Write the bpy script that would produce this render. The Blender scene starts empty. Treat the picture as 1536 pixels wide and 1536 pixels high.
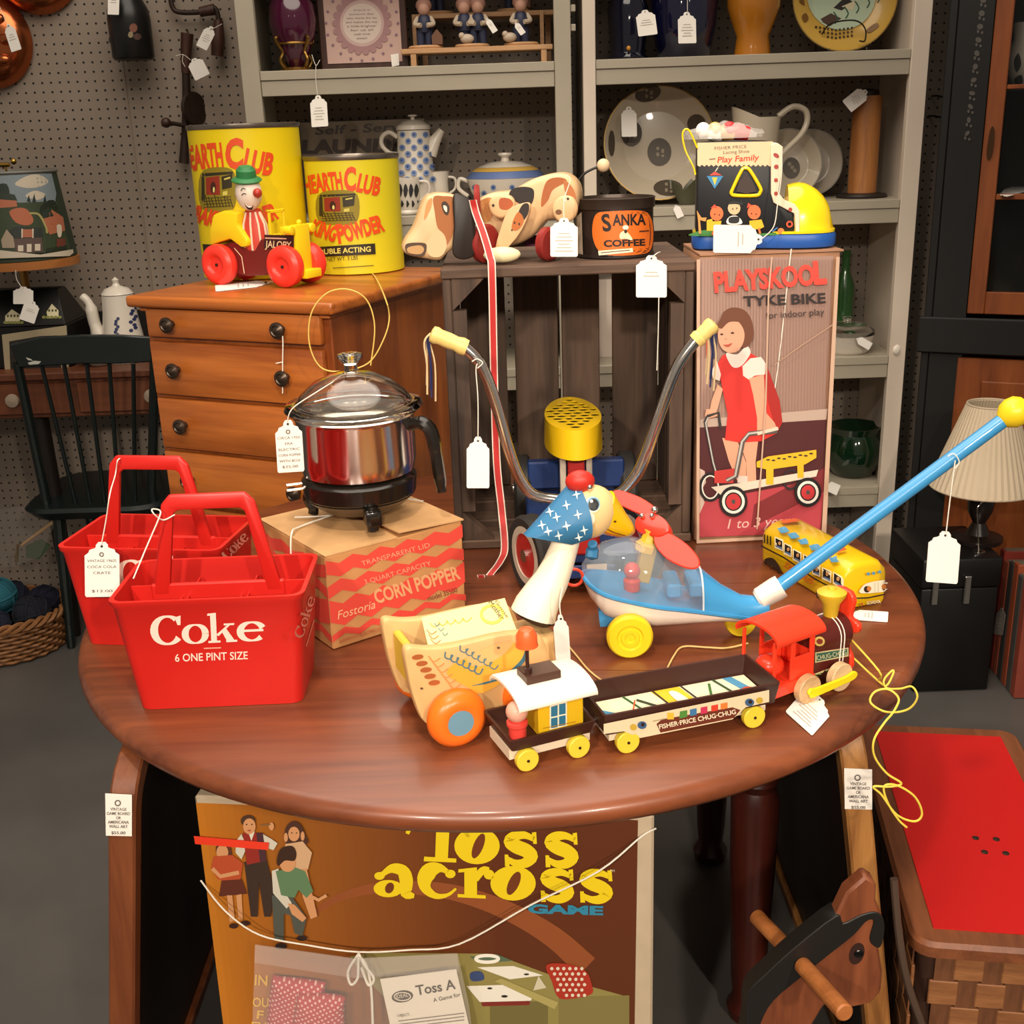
import bpy, bmesh, math, random
from mathutils import Vector as V, Matrix as M
from mathutils.bvhtree import BVHTree
from mathutils.geometry import tessellate_polygon
random.seed(7)
scene = bpy.context.scene
COL = scene.collection
PI = math.pi
rad = math.radians
# ------------------------------------------------------------------ camera
FPX = 1700.0; PITCH = rad(18.7); ROLL = rad(2.0)
CAM = V((0, 0, 1.42))
_r0 = V((1, 0, 0)); _u0 = V((0, math.sin(PITCH), math.cos(PITCH)))
FWD = V((0, math.cos(PITCH), -math.sin(PITCH)))
RGT = _r0*math.cos(ROLL) - _u0*math.sin(ROLL)
UPV = _r0*math.sin(ROLL) + _u0*math.cos(ROLL)
cd = bpy.data.cameras.new('camera'); cam = bpy.data.objects.new('camera', cd); COL.objects.link(cam)
cd.sensor_width = 36; cd.lens = FPX/1536*36; cd.clip_start = .02
cam.matrix_world = M(((RGT.x, UPV.x, -FWD.x, CAM.x), (RGT.y, UPV.y, -FWD.y, CAM.y), (RGT.z, UPV.z, -FWD.z, CAM.z), (0, 0, 0, 1)))
scene.camera = cam
# ------------------------------------------------------------------ light
scene.view_settings.view_transform = 'Standard'; scene.view_settings.look = 'None'
scene.view_settings.gamma = 1.0; scene.view_settings.exposure = 0.14
scene.view_settings.use_curve_mapping = False
wd = bpy.data.worlds.new('world'); scene.world = wd; wd.use_nodes = True
wd.node_tree.nodes['Background'].inputs[0].default_value = (1.0, .86, .72, 1)
wd.node_tree.nodes['Background'].inputs[1].default_value = .22
def lamp(name, typ, loc, target, energy, size=.1, col=(1, .87, .72), spot=70):
    ld = bpy.data.lights.new(name, typ); ld.energy = energy; ld.color = col
    if typ == 'SPOT':
        ld.spot_size = rad(spot); ld.spot_blend = .9; ld.shadow_soft_size = size
    else:
        ld.shape = 'DISK'; ld.size = size
    o = bpy.data.objects.new(name, ld); COL.objects.link(o); o.location = loc
    o.rotation_euler = (V(target)-V(loc)).to_track_quat('-Z', 'Y').to_euler()
    return o
# row of warm ceiling track spots in front of and over the table, plus the shop's general ceiling light
lamp('track_spot', 'SPOT', (-1.3, -2.3, 2.7), (-.25, 1.5, .75), 300, .09, spot=36)
lamp('track_spot', 'SPOT', (.1, -2.6, 2.7), (.0, 1.4, .65), 330, .09, spot=34)
lamp('track_spot', 'SPOT', (1.4, -2.2, 2.7), (.35, 1.5, .75), 270, .09, spot=36)
lamp('track_spot', 'SPOT', (-.2, .35, 2.8), (-.05, 1.5, .75), 80, .08, spot=80)
lamp('ceiling_panel', 'AREA', (-.2, 1.9, 2.9), (-.2, 1.9, 0), 54, 2.4, (1, .89, .76))
# ------------------------------------------------------------------ pixel -> place
def ray(px, py):
    return FWD + RGT*((px-768)/FPX) + UPV*((768-py)/FPX)
def G(px, py, z):
    d = ray(px, py); return CAM + d*((z-CAM.z)/d.z)
def D(px, py, y):
    d = ray(px, py); return CAM + d*(y/d.y)
class Plane:
    def __init__(s, o, n): s.o = V(o); s.n = V(n).normalized()
    def hit(s, px, py, h=0):
        d = ray(px, py); t = (s.o-CAM).dot(s.n)/d.dot(s.n)
        return CAM + d*t + s.n*h
class Cyl:
    def __init__(s, cx, cy, r): s.c = V((cx, cy)); s.r = r
    def hit(s, px, py, h=0):
        d = ray(px, py); a = d.xy.dot(d.xy); oc = CAM.xy-s.c; b = d.xy.dot(oc); c = oc.dot(oc)-s.r**2
        q = b*b-a*c
        if q < 0: return None
        t = (-b-math.sqrt(q))/a
        p = CAM+d*t; n = (p.xy-s.c)/s.r
        return p + V((n.x, n.y, 0))*h
class MeshSurf:
    """surface of built parts: a photo pixel lands where its ray meets them"""
    def __init__(s, objs):
        vs, fs = [], []
        for o in (objs if isinstance(objs, (list, tuple)) else [objs]):
            m = frame(o); k = len(vs); vs += [m @ v.co for v in o.data.vertices]; fs += [tuple(i+k for i in p.vertices) for p in o.data.polygons]
        s.t = BVHTree.FromPolygons(vs, fs)
    def hit(s, px, py, h=0):
        d = ray(px, py).normalized(); loc, n, i, dist = s.t.ray_cast(CAM, d)
        if loc is None: return None
        if n.dot(d) > 0: n = -n
        return loc + n*h - d*h*.5
def yplane(y, yaw=0, x=0): return Plane((x, y, 0), (math.sin(rad(yaw)), -math.cos(rad(yaw)), 0))
def frame(parent): 
    m = M.Identity(4); o = parent
    while o: m = o.matrix_basis @ m; o = o.parent
    return m
# ------------------------------------------------------------------ materials
def lin(h):
    h = h.lstrip('#'); c = [int(h[i:i+2], 16)/255 for i in (0, 2, 4)]
    return tuple((x/12.92 if x <= .04045 else ((x+.055)/1.055)**2.4) for x in c)+(1,)
MATS = {}
def mat(name, col='#888888', rough=.5, metal=0, spec=.5, trans=0, ior=1.45, noise=0, nscale=20, bump=0, bscale=60, coat=0, alpha=1, sheen=0, sss=0):
    if name in MATS: return MATS[name]
    m = bpy.data.materials.new(name); m.use_nodes = True; nt = m.node_tree; b = nt.nodes['Principled BSDF']
    c = lin(col) if isinstance(col, str) else col
    b.inputs['Base Color'].default_value = c
    b.inputs['Roughness'].default_value = rough; b.inputs['Metallic'].default_value = metal
    b.inputs['Specular IOR Level'].default_value = spec; b.inputs['IOR'].default_value = ior
    b.inputs['Transmission Weight'].default_value = trans; b.inputs['Coat Weight'].default_value = coat
    b.inputs['Alpha'].default_value = alpha
    if sheen: b.inputs['Sheen Weight'].default_value = sheen
    tc = nt.nodes.new('ShaderNodeTexCoord')
    if noise:
        n = nt.nodes.new('ShaderNodeTexNoise'); n.inputs['Scale'].default_value = nscale; n.inputs['Detail'].default_value = 5
        nt.links.new(tc.outputs['Object'], n.inputs['Vector'])
        r = nt.nodes.new('ShaderNodeValToRGB')
        r.color_ramp.elements[0].position = .3; r.color_ramp.elements[1].position = .7
        r.color_ramp.elements[0].color = tuple(x*(1-noise) for x in c[:3])+(1,); r.color_ramp.elements[1].color = tuple(min(1, x*(1+noise*.6)) for x in c[:3])+(1,)
        nt.links.new(n.outputs['Fac'], r.inputs['Fac']); nt.links.new(r.outputs['Color'], b.inputs['Base Color'])
    if bump:
        n2 = nt.nodes.new('ShaderNodeTexNoise'); n2.inputs['Scale'].default_value = bscale; n2.inputs['Detail'].default_value = 4
        nt.links.new(tc.outputs['Object'], n2.inputs['Vector'])
        bp = nt.nodes.new('ShaderNodeBump'); bp.inputs['Strength'].default_value = bump; bp.inputs['Distance'].default_value = .002
        nt.links.new(n2.outputs['Fac'], bp.inputs['Height']); nt.links.new(bp.outputs['Normal'], b.inputs['Normal'])
    MATS[name] = m; return m
def wood(name, c1, c2, axis='x', scale=18, rough=.45, coat=0, stretch=12, knots=0, spec=.5, bump=.15, world=False):
    if name in MATS: return MATS[name]
    m = bpy.data.materials.new(name); m.use_nodes = True; nt = m.node_tree; b = nt.nodes['Principled BSDF']
    N, L = nt.nodes.new, nt.links.new
    tc = N('ShaderNodeTexCoord'); mp = N('ShaderNodeMapping'); L(tc.outputs['Object'], mp.inputs['Vector'])
    s = [scale]*3; s['xyz'.index(axis)] = scale/stretch; mp.inputs['Scale'].default_value = s
    n1 = N('ShaderNodeTexNoise'); n1.inputs['Scale'].default_value = 1; n1.inputs['Detail'].default_value = 6; n1.inputs['Distortion'].default_value = .6
    L(mp.outputs['Vector'], n1.inputs['Vector'])
    n2 = N('ShaderNodeTexNoise'); n2.inputs['Scale'].default_value = 7; n2.inputs['Detail'].default_value = 4
    L(mp.outputs['Vector'], n2.inputs['Vector'])
    mx = N('ShaderNodeMath'); mx.operation = 'MULTIPLY_ADD'; mx.inputs[1].default_value = .35; L(n2.outputs['Fac'], mx.inputs[0]); L(n1.outputs['Fac'], mx.inputs[2])
    r = N('ShaderNodeValToRGB'); r.color_ramp.elements[0].position = .42; r.color_ramp.elements[1].position = .85
    r.color_ramp.elements[0].color = lin(c1); r.color_ramp.elements[1].color = lin(c2)
    L(mx.outputs[0], r.inputs['Fac'])
    out = r.outputs['Color']
    if knots:
        vo = N('ShaderNodeTexVoronoi'); mp2 = N('ShaderNodeMapping'); L(tc.outputs['Object'], mp2.inputs['Vector'])
        ss = [knots]*3; ss['xyz'.index(axis)] = knots*.45; mp2.inputs['Scale'].default_value = ss
        L(mp2.outputs['Vector'], vo.inputs['Vector']); vo.inputs['Scale'].default_value = 1
        rr = N('ShaderNodeValToRGB'); rr.color_ramp.elements[0].position = .03; rr.color_ramp.elements[1].position = .13
        rr.color_ramp.elements[0].color = (1, 1, 1, 1); rr.color_ramp.elements[1].color = (0, 0, 0, 1)
        L(vo.outputs['Distance'], rr.inputs['Fac'])
        mm = N('ShaderNodeMixRGB'); L(rr.outputs['Color'], mm.inputs['Fac']); L(out, mm.inputs[1]); mm.inputs[2].default_value = tuple(x*.35 for x in lin(c1)[:3])+(1,)
        out = mm.outputs['Color']
    L(out, b.inputs['Base Color'])
    b.inputs['Roughness'].default_value = rough; b.inputs['Coat Weight'].default_value = coat; b.inputs['Coat Roughness'].default_value = .15; b.inputs['Specular IOR Level'].default_value = spec
    if bump:
        bp = N('ShaderNodeBump'); bp.inputs['Strength'].default_value = bump; bp.inputs['Distance'].default_value = .001
        L(mx.outputs[0], bp.inputs['Height']); L(bp.outputs['Normal'], b.inputs['Normal'])
    MATS[name] = m; return m
def pegboard(name, col, hole='#14110e', off=(0, 0)):
    m = bpy.data.materials.new(name); m.use_nodes = True; nt = m.node_tree; b = nt.nodes['Principled BSDF']
    N, L = nt.nodes.new, nt.links.new
    tc = N('ShaderNodeTexCoord'); sp = N('ShaderNodeSeparateXYZ'); L(tc.outputs['Object'], sp.inputs[0])
    sq = []
    for ax, o in (('X', off[0]), ('Z', off[1])):
        a = N('ShaderNodeMath'); a.operation = 'ADD'; a.inputs[1].default_value = 10*.0254+o; L(sp.outputs[ax], a.inputs[0])
        d = N('ShaderNodeMath'); d.operation = 'DIVIDE'; d.inputs[1].default_value = .0254; L(a.outputs[0], d.inputs[0])
        f = N('ShaderNodeMath'); f.operation = 'FRACT'; L(d.outputs[0], f.inputs[0])
        s = N('ShaderNodeMath'); s.operation = 'SUBTRACT'; s.inputs[1].default_value = .5; L(f.outputs[0], s.inputs[0])
        q = N('ShaderNodeMath'); q.operation = 'POWER'; q.inputs[1].default_value = 2; L(s.outputs[0], q.inputs[0]); sq.append(q)
    ad = N('ShaderNodeMath'); ad.operation = 'ADD'; L(sq[0].outputs[0], ad.inputs[0]); L(sq[1].outputs[0], ad.inputs[1])
    lt = N('ShaderNodeMath'); lt.operation = 'LESS_THAN'; lt.inputs[1].default_value = .0165; L(ad.outputs[0], lt.inputs[0])
    mx = N('ShaderNodeMixRGB'); mx.inputs[1].default_value = lin(col); mx.inputs[2].default_value = lin(hole); L(lt.outputs[0], mx.inputs['Fac'])
    n = N('ShaderNodeTexNoise'); n.inputs['Scale'].default_value = 3; L(tc.outputs['Object'], n.inputs['Vector'])
    mu = N('ShaderNodeMixRGB'); mu.blend_type = 'MULTIPLY'; mu.inputs['Fac'].default_value = .25; L(mx.outputs[0], mu.inputs[1]); L(n.outputs['Fac'], mu.inputs[2])
    L(mu.outputs[0], b.inputs['Base Color']); b.inputs['Roughness'].default_value = .65
    iv = N('ShaderNodeMath'); iv.operation = 'SUBTRACT'; iv.inputs[0].default_value = 1; L(lt.outputs[0], iv.inputs[1])
    bp = N('ShaderNodeBump'); bp.inputs['Distance'].default_value = .003; bp.inputs['Strength'].default_value = .5; L(iv.outputs[0], bp.inputs['Height']); L(bp.outputs['Normal'], b.inputs['Normal'])
    return m
def dotted(name, base, dot, sp, r, rough=.5):
    m = bpy.data.materials.new(name); m.use_nodes = True; nt = m.node_tree; b = nt.nodes['Principled BSDF']
    N, L = nt.nodes.new, nt.links.new
    tc = N('ShaderNodeTexCoord'); vo = N('ShaderNodeTexVoronoi'); vo.inputs['Scale'].default_value = 1/sp; vo.inputs['Randomness'].default_value = .15
    mpd = N('ShaderNodeMapping'); mpd.inputs['Scale'].default_value = (1, 0, 1); mpd.inputs['Rotation'].default_value = (0, rad(30), 0); L(tc.outputs['Object'], mpd.inputs['Vector']); L(mpd.outputs['Vector'], vo.inputs['Vector'])
    lt = N('ShaderNodeMath'); lt.operation = 'LESS_THAN'; lt.inputs[1].default_value = r; L(vo.outputs['Distance'], lt.inputs[0])
    mx = N('ShaderNodeMixRGB'); mx.inputs[1].default_value = lin(base); mx.inputs[2].default_value = lin(dot); L(lt.outputs[0], mx.inputs['Fac'])
    L(mx.outputs[0], b.inputs['Base Color']); b.inputs['Roughness'].default_value = rough
    return m
def printmat(name, rough):
    m = bpy.data.materials.new(name); m.use_nodes = True; nt = m.node_tree; b = nt.nodes['Principled BSDF']
    a = nt.nodes.new('ShaderNodeAttribute'); a.attribute_name = 'Col'; nt.links.new(a.outputs['Color'], b.inputs['Base Color'])
    b.inputs['Roughness'].default_value = rough; MATS[name] = m; return m
PRINT = printmat('ink', .5); PRINTG = printmat('gloss_ink', .25)
# ------------------------------------------------------------------ mesh building
class MB:
    def __init__(s): s.v = []; s.f = []
    def add(s, vs, fs, m=None):
        k = len(s.v)
        s.v += [(m @ V(p)) if m is not None else V(p) for p in vs]
        s.f += [tuple(i+k for i in f) for f in fs]; return s
    def box(s, x0, x1, y0, y1, z0, z1, m=None):
        return s.add([(x0, y0, z0), (x1, y0, z0), (x1, y1, z0), (x0, y1, z0), (x0, y0, z1), (x1, y0, z1), (x1, y1, z1), (x0, y1, z1)],
                     [(3, 2, 1, 0), (4, 5, 6, 7), (0, 1, 5, 4), (1, 2, 6, 5), (2, 3, 7, 6), (3, 0, 4, 7)], m)
    def loft(s, rings, cap0=True, cap1=True, closed=True, m=None):
        n = len(rings[0]); vs = [p for r in rings for p in r]; fs = []
        for i in range(len(rings)-1):
            for j in range(n if closed else n-1):
                a = i*n+j; b = i*n+(j+1) % n
                fs.append((a, b, b+n, a+n))
        if cap0: fs.append(tuple(range(n-1, -1, -1)))
        if cap1: fs.append(tuple(range((len(rings)-1)*n, len(rings)*n)))
        return s.add(vs, fs, m)
    def lathe(s, prof, n=28, m=None, cap0=True, cap1=True):
        rings = [[(r*math.cos(2*PI*j/n), r*math.sin(2*PI*j/n), z) for j in range(n)] for r, z in prof]
        return s.loft(rings, cap0, cap1, True, m)
    def tube(s, path, r, n=8, caps=True, m=None):
        path = [V(p) for p in path]; k = len(path)
        rs = r if isinstance(r, (list, tuple)) else [r]*k
        rings = []; up = None
        for i, p in enumerate(path):
            t = (path[min(i+1, k-1)]-path[max(i-1, 0)]).normalized()
            if up is None: up = V((0, 0, 1)) if abs(t.z) < .9 else V((1, 0, 0))
            a = t.cross(up)
            if a.length < 1e-6: a = t.cross(V((.3, 1, .2)))
            a.normalize(); b = t.cross(a).normalized(); up = -b if up.dot(-b) > 0 else b
            b = up; a = t.cross(b)
            rings.append([p+(a*math.cos(2*PI*j/n)+b*math.sin(2*PI*j/n))*rs[i] for j in range(n)])
        return s.loft(rings, caps, caps, True, m)
    def prism(s, poly, h0, h1, m=None, fn=None):
        """polygon in xy, from h0 to h1 along z (or fn(x,y,h))"""
        n = len(poly); fn = fn or (lambda x, y, h: (x, y, h))
        vs = [fn(x, y, h0) for x, y in poly]+[fn(x, y, h1) for x, y in poly]
        fs = [(i, (i+1) % n, n+(i+1) % n, n+i) for i in range(n)]+[tuple(range(n-1, -1, -1)), tuple(range(n, 2*n))]
        return s.add(vs, fs, m)
    def ball(s, c, rx, ry=None, rz=None, nu=20, nv=12, m=None):
        ry = ry or rx; rz = rz or rx
        rings = []
        for i in range(nv+1):
            t = PI*i/nv; r = max(math.sin(t), .004)
            rings.append([(c[0]+rx*r*math.cos(2*PI*j/nu), c[1]+ry*r*math.sin(2*PI*j/nu), c[2]-rz*math.cos(t)) for j in range(nu)])
        return s.loft(rings, True, True, True, m)
    def torus(s, c, R, r, n=28, k=8, axis='z', m=None, sq=1.0):
        vs = []; fs = []
        for i in range(n):
            a = 2*PI*i/n
            for j in range(k):
                b = 2*PI*j/k; q = (R+r*math.cos(b)); p = V((q*math.cos(a), q*math.sin(a), r*math.sin(b)*sq))
                if axis == 'y': p = V((p.x, p.z, p.y))
                if axis == 'x': p = V((p.z, p.x, p.y))
                vs.append(p+V(c))
        for i in range(n):
            for j in range(k):
                fs.append((i*k+j, ((i+1) % n)*k+j, ((i+1) % n)*k+(j+1) % k, i*k+(j+1) % k))
        return s.add(vs, fs, m)
    def build(s, name, material, parent=None, bevel=0, seg=1, smooth=35, sub=0, world=False):
        vs = s.v
        if world and parent is not None:
            inv = frame(parent).inverted(); vs = [inv @ p for p in vs]
        me = bpy.data.meshes.new(name); me.from_pydata([tuple(p) for p in vs], [], s.f)
        bm = bmesh.new(); bm.from_mesh(me)
        bmesh.ops.recalc_face_normals(bm, faces=bm.faces)
        if bevel:
            ed = [e for e in bm.edges if len(e.link_faces) == 2 and e.calc_face_angle(0) > rad(25)]
            bmesh.ops.bevel(bm, geom=ed, offset=bevel, segments=seg, affect='EDGES', profile=.5, clamp_overlap=True)
        bm.to_mesh(me); bm.free()
        me.shade_smooth(); me.set_sharp_from_angle(angle=rad(smooth))
        me.materials.append(material)
        o = bpy.data.objects.new(name, me); COL.objects.link(o)
        if parent is not None: o.parent = parent
        if sub:
            md = o.modifiers.new('s', 'SUBSURF'); md.levels = sub; md.render_levels = sub
        return o
def mtx(loc=(0, 0, 0), rx=0, ry=0, rz=0, sc=None):
    m = M.Translation(V(loc)) @ M.Rotation(rad(rz), 4, 'Z') @ M.Rotation(rad(ry), 4, 'Y') @ M.Rotation(rad(rx), 4, 'X')
    if sc: m = m @ M.Diagonal((*sc, 1))
    return m
def aim(a, b):
    """matrix with z axis from a to b"""
    a, b = V(a), V(b); return M.Translation(a) @ (b-a).to_track_quat('Z', 'Y').to_matrix().to_4x4()
def thing(name, label, cat, loc=(0, 0, 0), rz=0, group=None):
    o = bpy.data.objects.new(name, None); COL.objects.link(o); o.empty_display_size = .05
    o.location = loc; o.rotation_euler = (0, 0, rad(rz)); o['label'] = label; o['category'] = cat
    if group: o['group'] = group
    o.matrix_basis = M.Translation(V(loc)) @ M.Rotation(rad(rz), 4, 'Z')
    return o
def tagp(o, label, cat, group=None):
    o['label'] = label; o['category'] = cat
    if group: o['group'] = group
    return o
def struct(o): o['kind'] = 'structure'; return o
def smoothpath(pts, n=8, closed=False):
    """Catmull-Rom through points"""
    P = [V(p) for p in pts]; out = []; k = len(P)
    rng = range(k if closed else k-1)
    for i in rng:
        p0 = P[(i-1) % k] if closed or i > 0 else P[i]; p1 = P[i]; p2 = P[(i+1) % k]; p3 = P[(i+2) % k] if closed or i+2 < k else p2
        for j in range(n):
            t = j/n
            out.append(.5*((2*p1)+(p2-p0)*t+(2*p0-5*p1+4*p2-p3)*t*t+(3*p1-p0-3*p2+p3)*t**3))
    if not closed: out.append(P[-1])
    return out
def sp2(pts, n=5, closed=True): return [(p.x, p.y) for p in smoothpath([(x, y, 0) for x, y in pts], n, closed)]
# ------------------------------------------------------------------ flat print in photo pixels
_font = {}
def fontmesh(s, bold=0):
    k = (s, bold)
    if k in _font: return _font[k]
    cu = bpy.data.curves.new('lettering', 'FONT'); cu.body = s; cu.offset = bold; cu.resolution_u = 3; cu.size = 1
    o = bpy.data.objects.new('lettering', cu); COL.objects.link(o)
    dg = bpy.context.evaluated_depsgraph_get(); e = o.evaluated_get(dg); me = e.to_mesh()
    vs = [(v.co.x, v.co.y) for v in me.vertices]; fs = [tuple(p.vertices) for p in me.polygons]
    e.to_mesh_clear(); bpy.data.objects.remove(o); bpy.data.curves.remove(cu)
    _font[k] = (vs, fs); return vs, fs
def txt(s, x0, y0, x1, y1, h, bold=0, shear=0, arc=0, grow=0):
    """lettering from baseline point (x0,y0) to (x1,y1), capital height h, in photo pixels"""
    vs, fs = fontmesh(s, bold)
    if not vs: return []
    mnx = min(v[0] for v in vs); mxx = max(v[0] for v in vs); cap = .73
    L = math.hypot(x1-x0, y1-y0) or 1; ux, uy = (x1-x0)/L, (y1-y0)/L
    out = []
    def mp(p):
        t = (p[0]-mnx)/(mxx-mnx or 1); hh = p[1]/cap*h*(1+grow*(t-.5))
        a = t*L+shear*hh; hh += arc*4*t*(1-t)
        return (x0+ux*a+uy*hh, y0+uy*a-ux*hh)
    for f in fs: out.append([mp(vs[i]) for i in f])
    return out
def stroke(pts, w, closed=False):
    """ribbon polygon quads along px polyline, w number or list"""
    n = len(pts); ws = w if isinstance(w, (list, tuple)) else [w]*n
    L, R = [], []
    for i in range(n):
        if closed: a = pts[(i-1) % n]; b = pts[(i+1) % n]
        else: a = pts[max(i-1, 0)]; b = pts[min(i+1, n-1)]
        dx, dy = b[0]-a[0], b[1]-a[1]; l = math.hypot(dx, dy) or 1
        nx, ny = -dy/l*ws[i]/2, dx/l*ws[i]/2
        L.append((pts[i][0]+nx, pts[i][1]+ny)); R.append((pts[i][0]-nx, pts[i][1]-ny))
    return [[L[i], L[(i+1) % n], R[(i+1) % n], R[i]] for i in range(n if closed else n-1)]
def ell(cx, cy, rx, ry, n=20, rot=0):
    c, s = math.cos(rad(rot)), math.sin(rad(rot))
    return [(cx+rx*math.cos(t)*c-ry*math.sin(t)*s, cy+rx*math.cos(t)*s+ry*math.sin(t)*c) for t in [2*PI*i/n for i in range(n)]]
def ring(cx, cy, rx, ry, w, n=24): return stroke(ell(cx, cy, rx, ry, n), w, True)
def rc(x0, y0, x1, y1): return [(x0, y0), (x1, y0), (x1, y1), (x0, y1)]
def _split(tri, L, out, d=0):
    a, b, c = tri
    e = [((a[0]-b[0])**2+(a[1]-b[1])**2, 0), ((b[0]-c[0])**2+(b[1]-c[1])**2, 1), ((c[0]-a[0])**2+(c[1]-a[1])**2, 2)]
    m, i = max(e)
    if m < L*L or d > 9: out.append(tri); return
    if i == 1: a, b, c = b, c, a
    elif i == 2: a, b, c = c, a, b
    q = ((a[0]+b[0])/2, (a[1]+b[1])/2)
    _split((a, q, c), L, out, d+1); _split((q, b, c), L, out, d+1)
def decal(name, parent, surf, items, h0=.0005, dh=.00012, L=None, material=None, label=None):
    """items: (colour, polygon) or (colour, [polygons]); coordinates in photo pixels, laid on surf"""
    vs, fs, cs = [], [], []
    inv = frame(parent).inverted() if parent is not None else M.Identity(4)
    k = 0
    for col, polys in items:
        if not polys: continue
        if not isinstance(polys[0][0], (tuple, list)): polys = [polys]
        c = lin(col); h = h0+dh*k; k += 1
        for jp, p in enumerate(polys):
            if len(p) < 3: continue
            hj = h+(jp % 9)*4e-6
            if len(p) == 3: tris = [tuple(p)]
            elif len(p) == 4 and not L: tris = [(p[0], p[1], p[2]), (p[0], p[2], p[3])]
            else: tris = [tuple(p[i] for i in t) for t in tessellate_polygon([[V((x, y, 0)) for x, y in p]])]
            if L:
                o2 = []
                for t in tris: _split(t, L, o2)
                tris = o2
            for t in tris:
                b = len(vs)
                q = [surf.hit(x, y, hj) for x, y in t]
                if any(w is None for w in q): continue
                q = [inv @ w for w in q]
                vs += [tuple(w) for w in q]
                # face the camera
                n = (q[1]-q[0]).cross(q[2]-q[0]); view = (inv @ CAM)-q[0]
                fs.append((b, b+1, b+2) if n.dot(view) > 0 else (b, b+2, b+1)); cs += list(c)*3
    me = bpy.data.meshes.new(name); me.from_pydata(vs, [], fs)
    at = me.attributes.new('Col', 'FLOAT_COLOR', 'CORNER'); at.data.foreach_set('color', cs)
    me.materials.append(material or PRINT)
    o = bpy.data.objects.new(name, me); COL.objects.link(o)
    if parent is not None: o.parent = parent
    if label: o['label'] = label
    return o
def plate(pxpoly, surf, h0, h1):
    """solid slab whose outline is traced in photo pixels on surf"""
    b = MB(); b.prism(pxpoly, h0, h1, fn=lambda x, y, h: surf.hit(x, y, h)); return b
# ------------------------------------------------------------------ price tags
PAPER = mat('tag_paper', '#f4efe6', .6); STRING = mat('white_string', '#e8e2d4', .8)
TAGSHAPE = [(0, -.10), (0, .10), (.05, .17), (.10, .18), (.12, .25), (.14, .36), (.19, .39), (.24, .5), (.97, .5), (1, .46), (1, -.46), (.97, -.5), (.24, -.5), (.19, -.39), (.14, -.36), (.12, -.25), (.10, -.18), (.05, -.17)]
def price_tag(label, surf, top, bot, w, strings=(), lines=4, th=.0008, sr=.0008, text=None, ssurf=None, col=None):
    o = thing('price_tag', label, 'tag', surf.hit(*bot), group='paper price tags')
    ax = (bot[0]-top[0], bot[1]-top[1]); L = math.hypot(*ax); ux, uy = ax[0]/L, ax[1]/L; nx, ny = -uy, ux
    def at(s, t): return (top[0]+ux*L*s+nx*w*t, top[1]+uy*L*s+ny*w*t)
    plate([at(s, t) for s, t in TAGSHAPE], surf, 0, th).build('card', col or PAPER, o, world=True)
    it = [('#3a3430', [at(.075+.025*math.sin(a), .055*math.cos(a)*L/w*.45) for a in [PI*k/4 for k in range(8)]])]
    if text:
        # text: list of lines; upright on the card, t decreases to the right when the tag hangs
        for k, tline in enumerate(text):
            yy = .36+.11*k
            hw = min(.42, .05*len(tline))
            a, b = at(yy, hw), at(yy, -hw)
            it.append(('#6b625a', txt(tline, *a, *b, L*.05)))
        it.append(('#6b625a', ring(*at(.22, 0), L*.035, L*.035, L*.018, 10)))
    else:
        for k in range(lines):
            yy = .40+.09*k; hw = .2+.13*((k*7) % 3)/2
            it.append(('#b9b0a6', stroke([at(yy, -hw), at(yy, hw)], L*.022)))
    decal('printed_text', o, surf, it, h0=th+.0003)
    for st in strings:
        pts = [p if len(p) == 3 else (surf.hit(p[0], p[1], .002)) for p in st]
        b = MB(); b.tube(smoothpath(pts, 5), sr, 6); b.build('string', STRING, o, world=True)
    return o
# ================================================================== setting
floor_m = mat('painted_concrete', '#55524f', .38, noise=.18, nscale=3, bump=.15, bscale=40)
b = MB(); b.add([(-3.2, -1.5, 0), (3.2, -1.5, 0), (3.2, 3.56, 0), (-3.2, 3.56, 0)], [(0, 1, 2, 3)]); struct(b.build('floor', floor_m))
PEGW = pegboard('wall_pegboard', '#98897a'); PEGS = pegboard('shelf_pegboard', '#86796c')
wall = MB().box(-3.2, 3.2, 3.50, 3.56, 0, 2.9).build('wall_back', PEGW); struct(wall)
seam = MB().box(-1.075, -1.068, 3.497, 3.502, 0, 2.9).build('trim_1', mat('seam_strip', '#8a7b6c', .6)); struct(seam)
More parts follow.
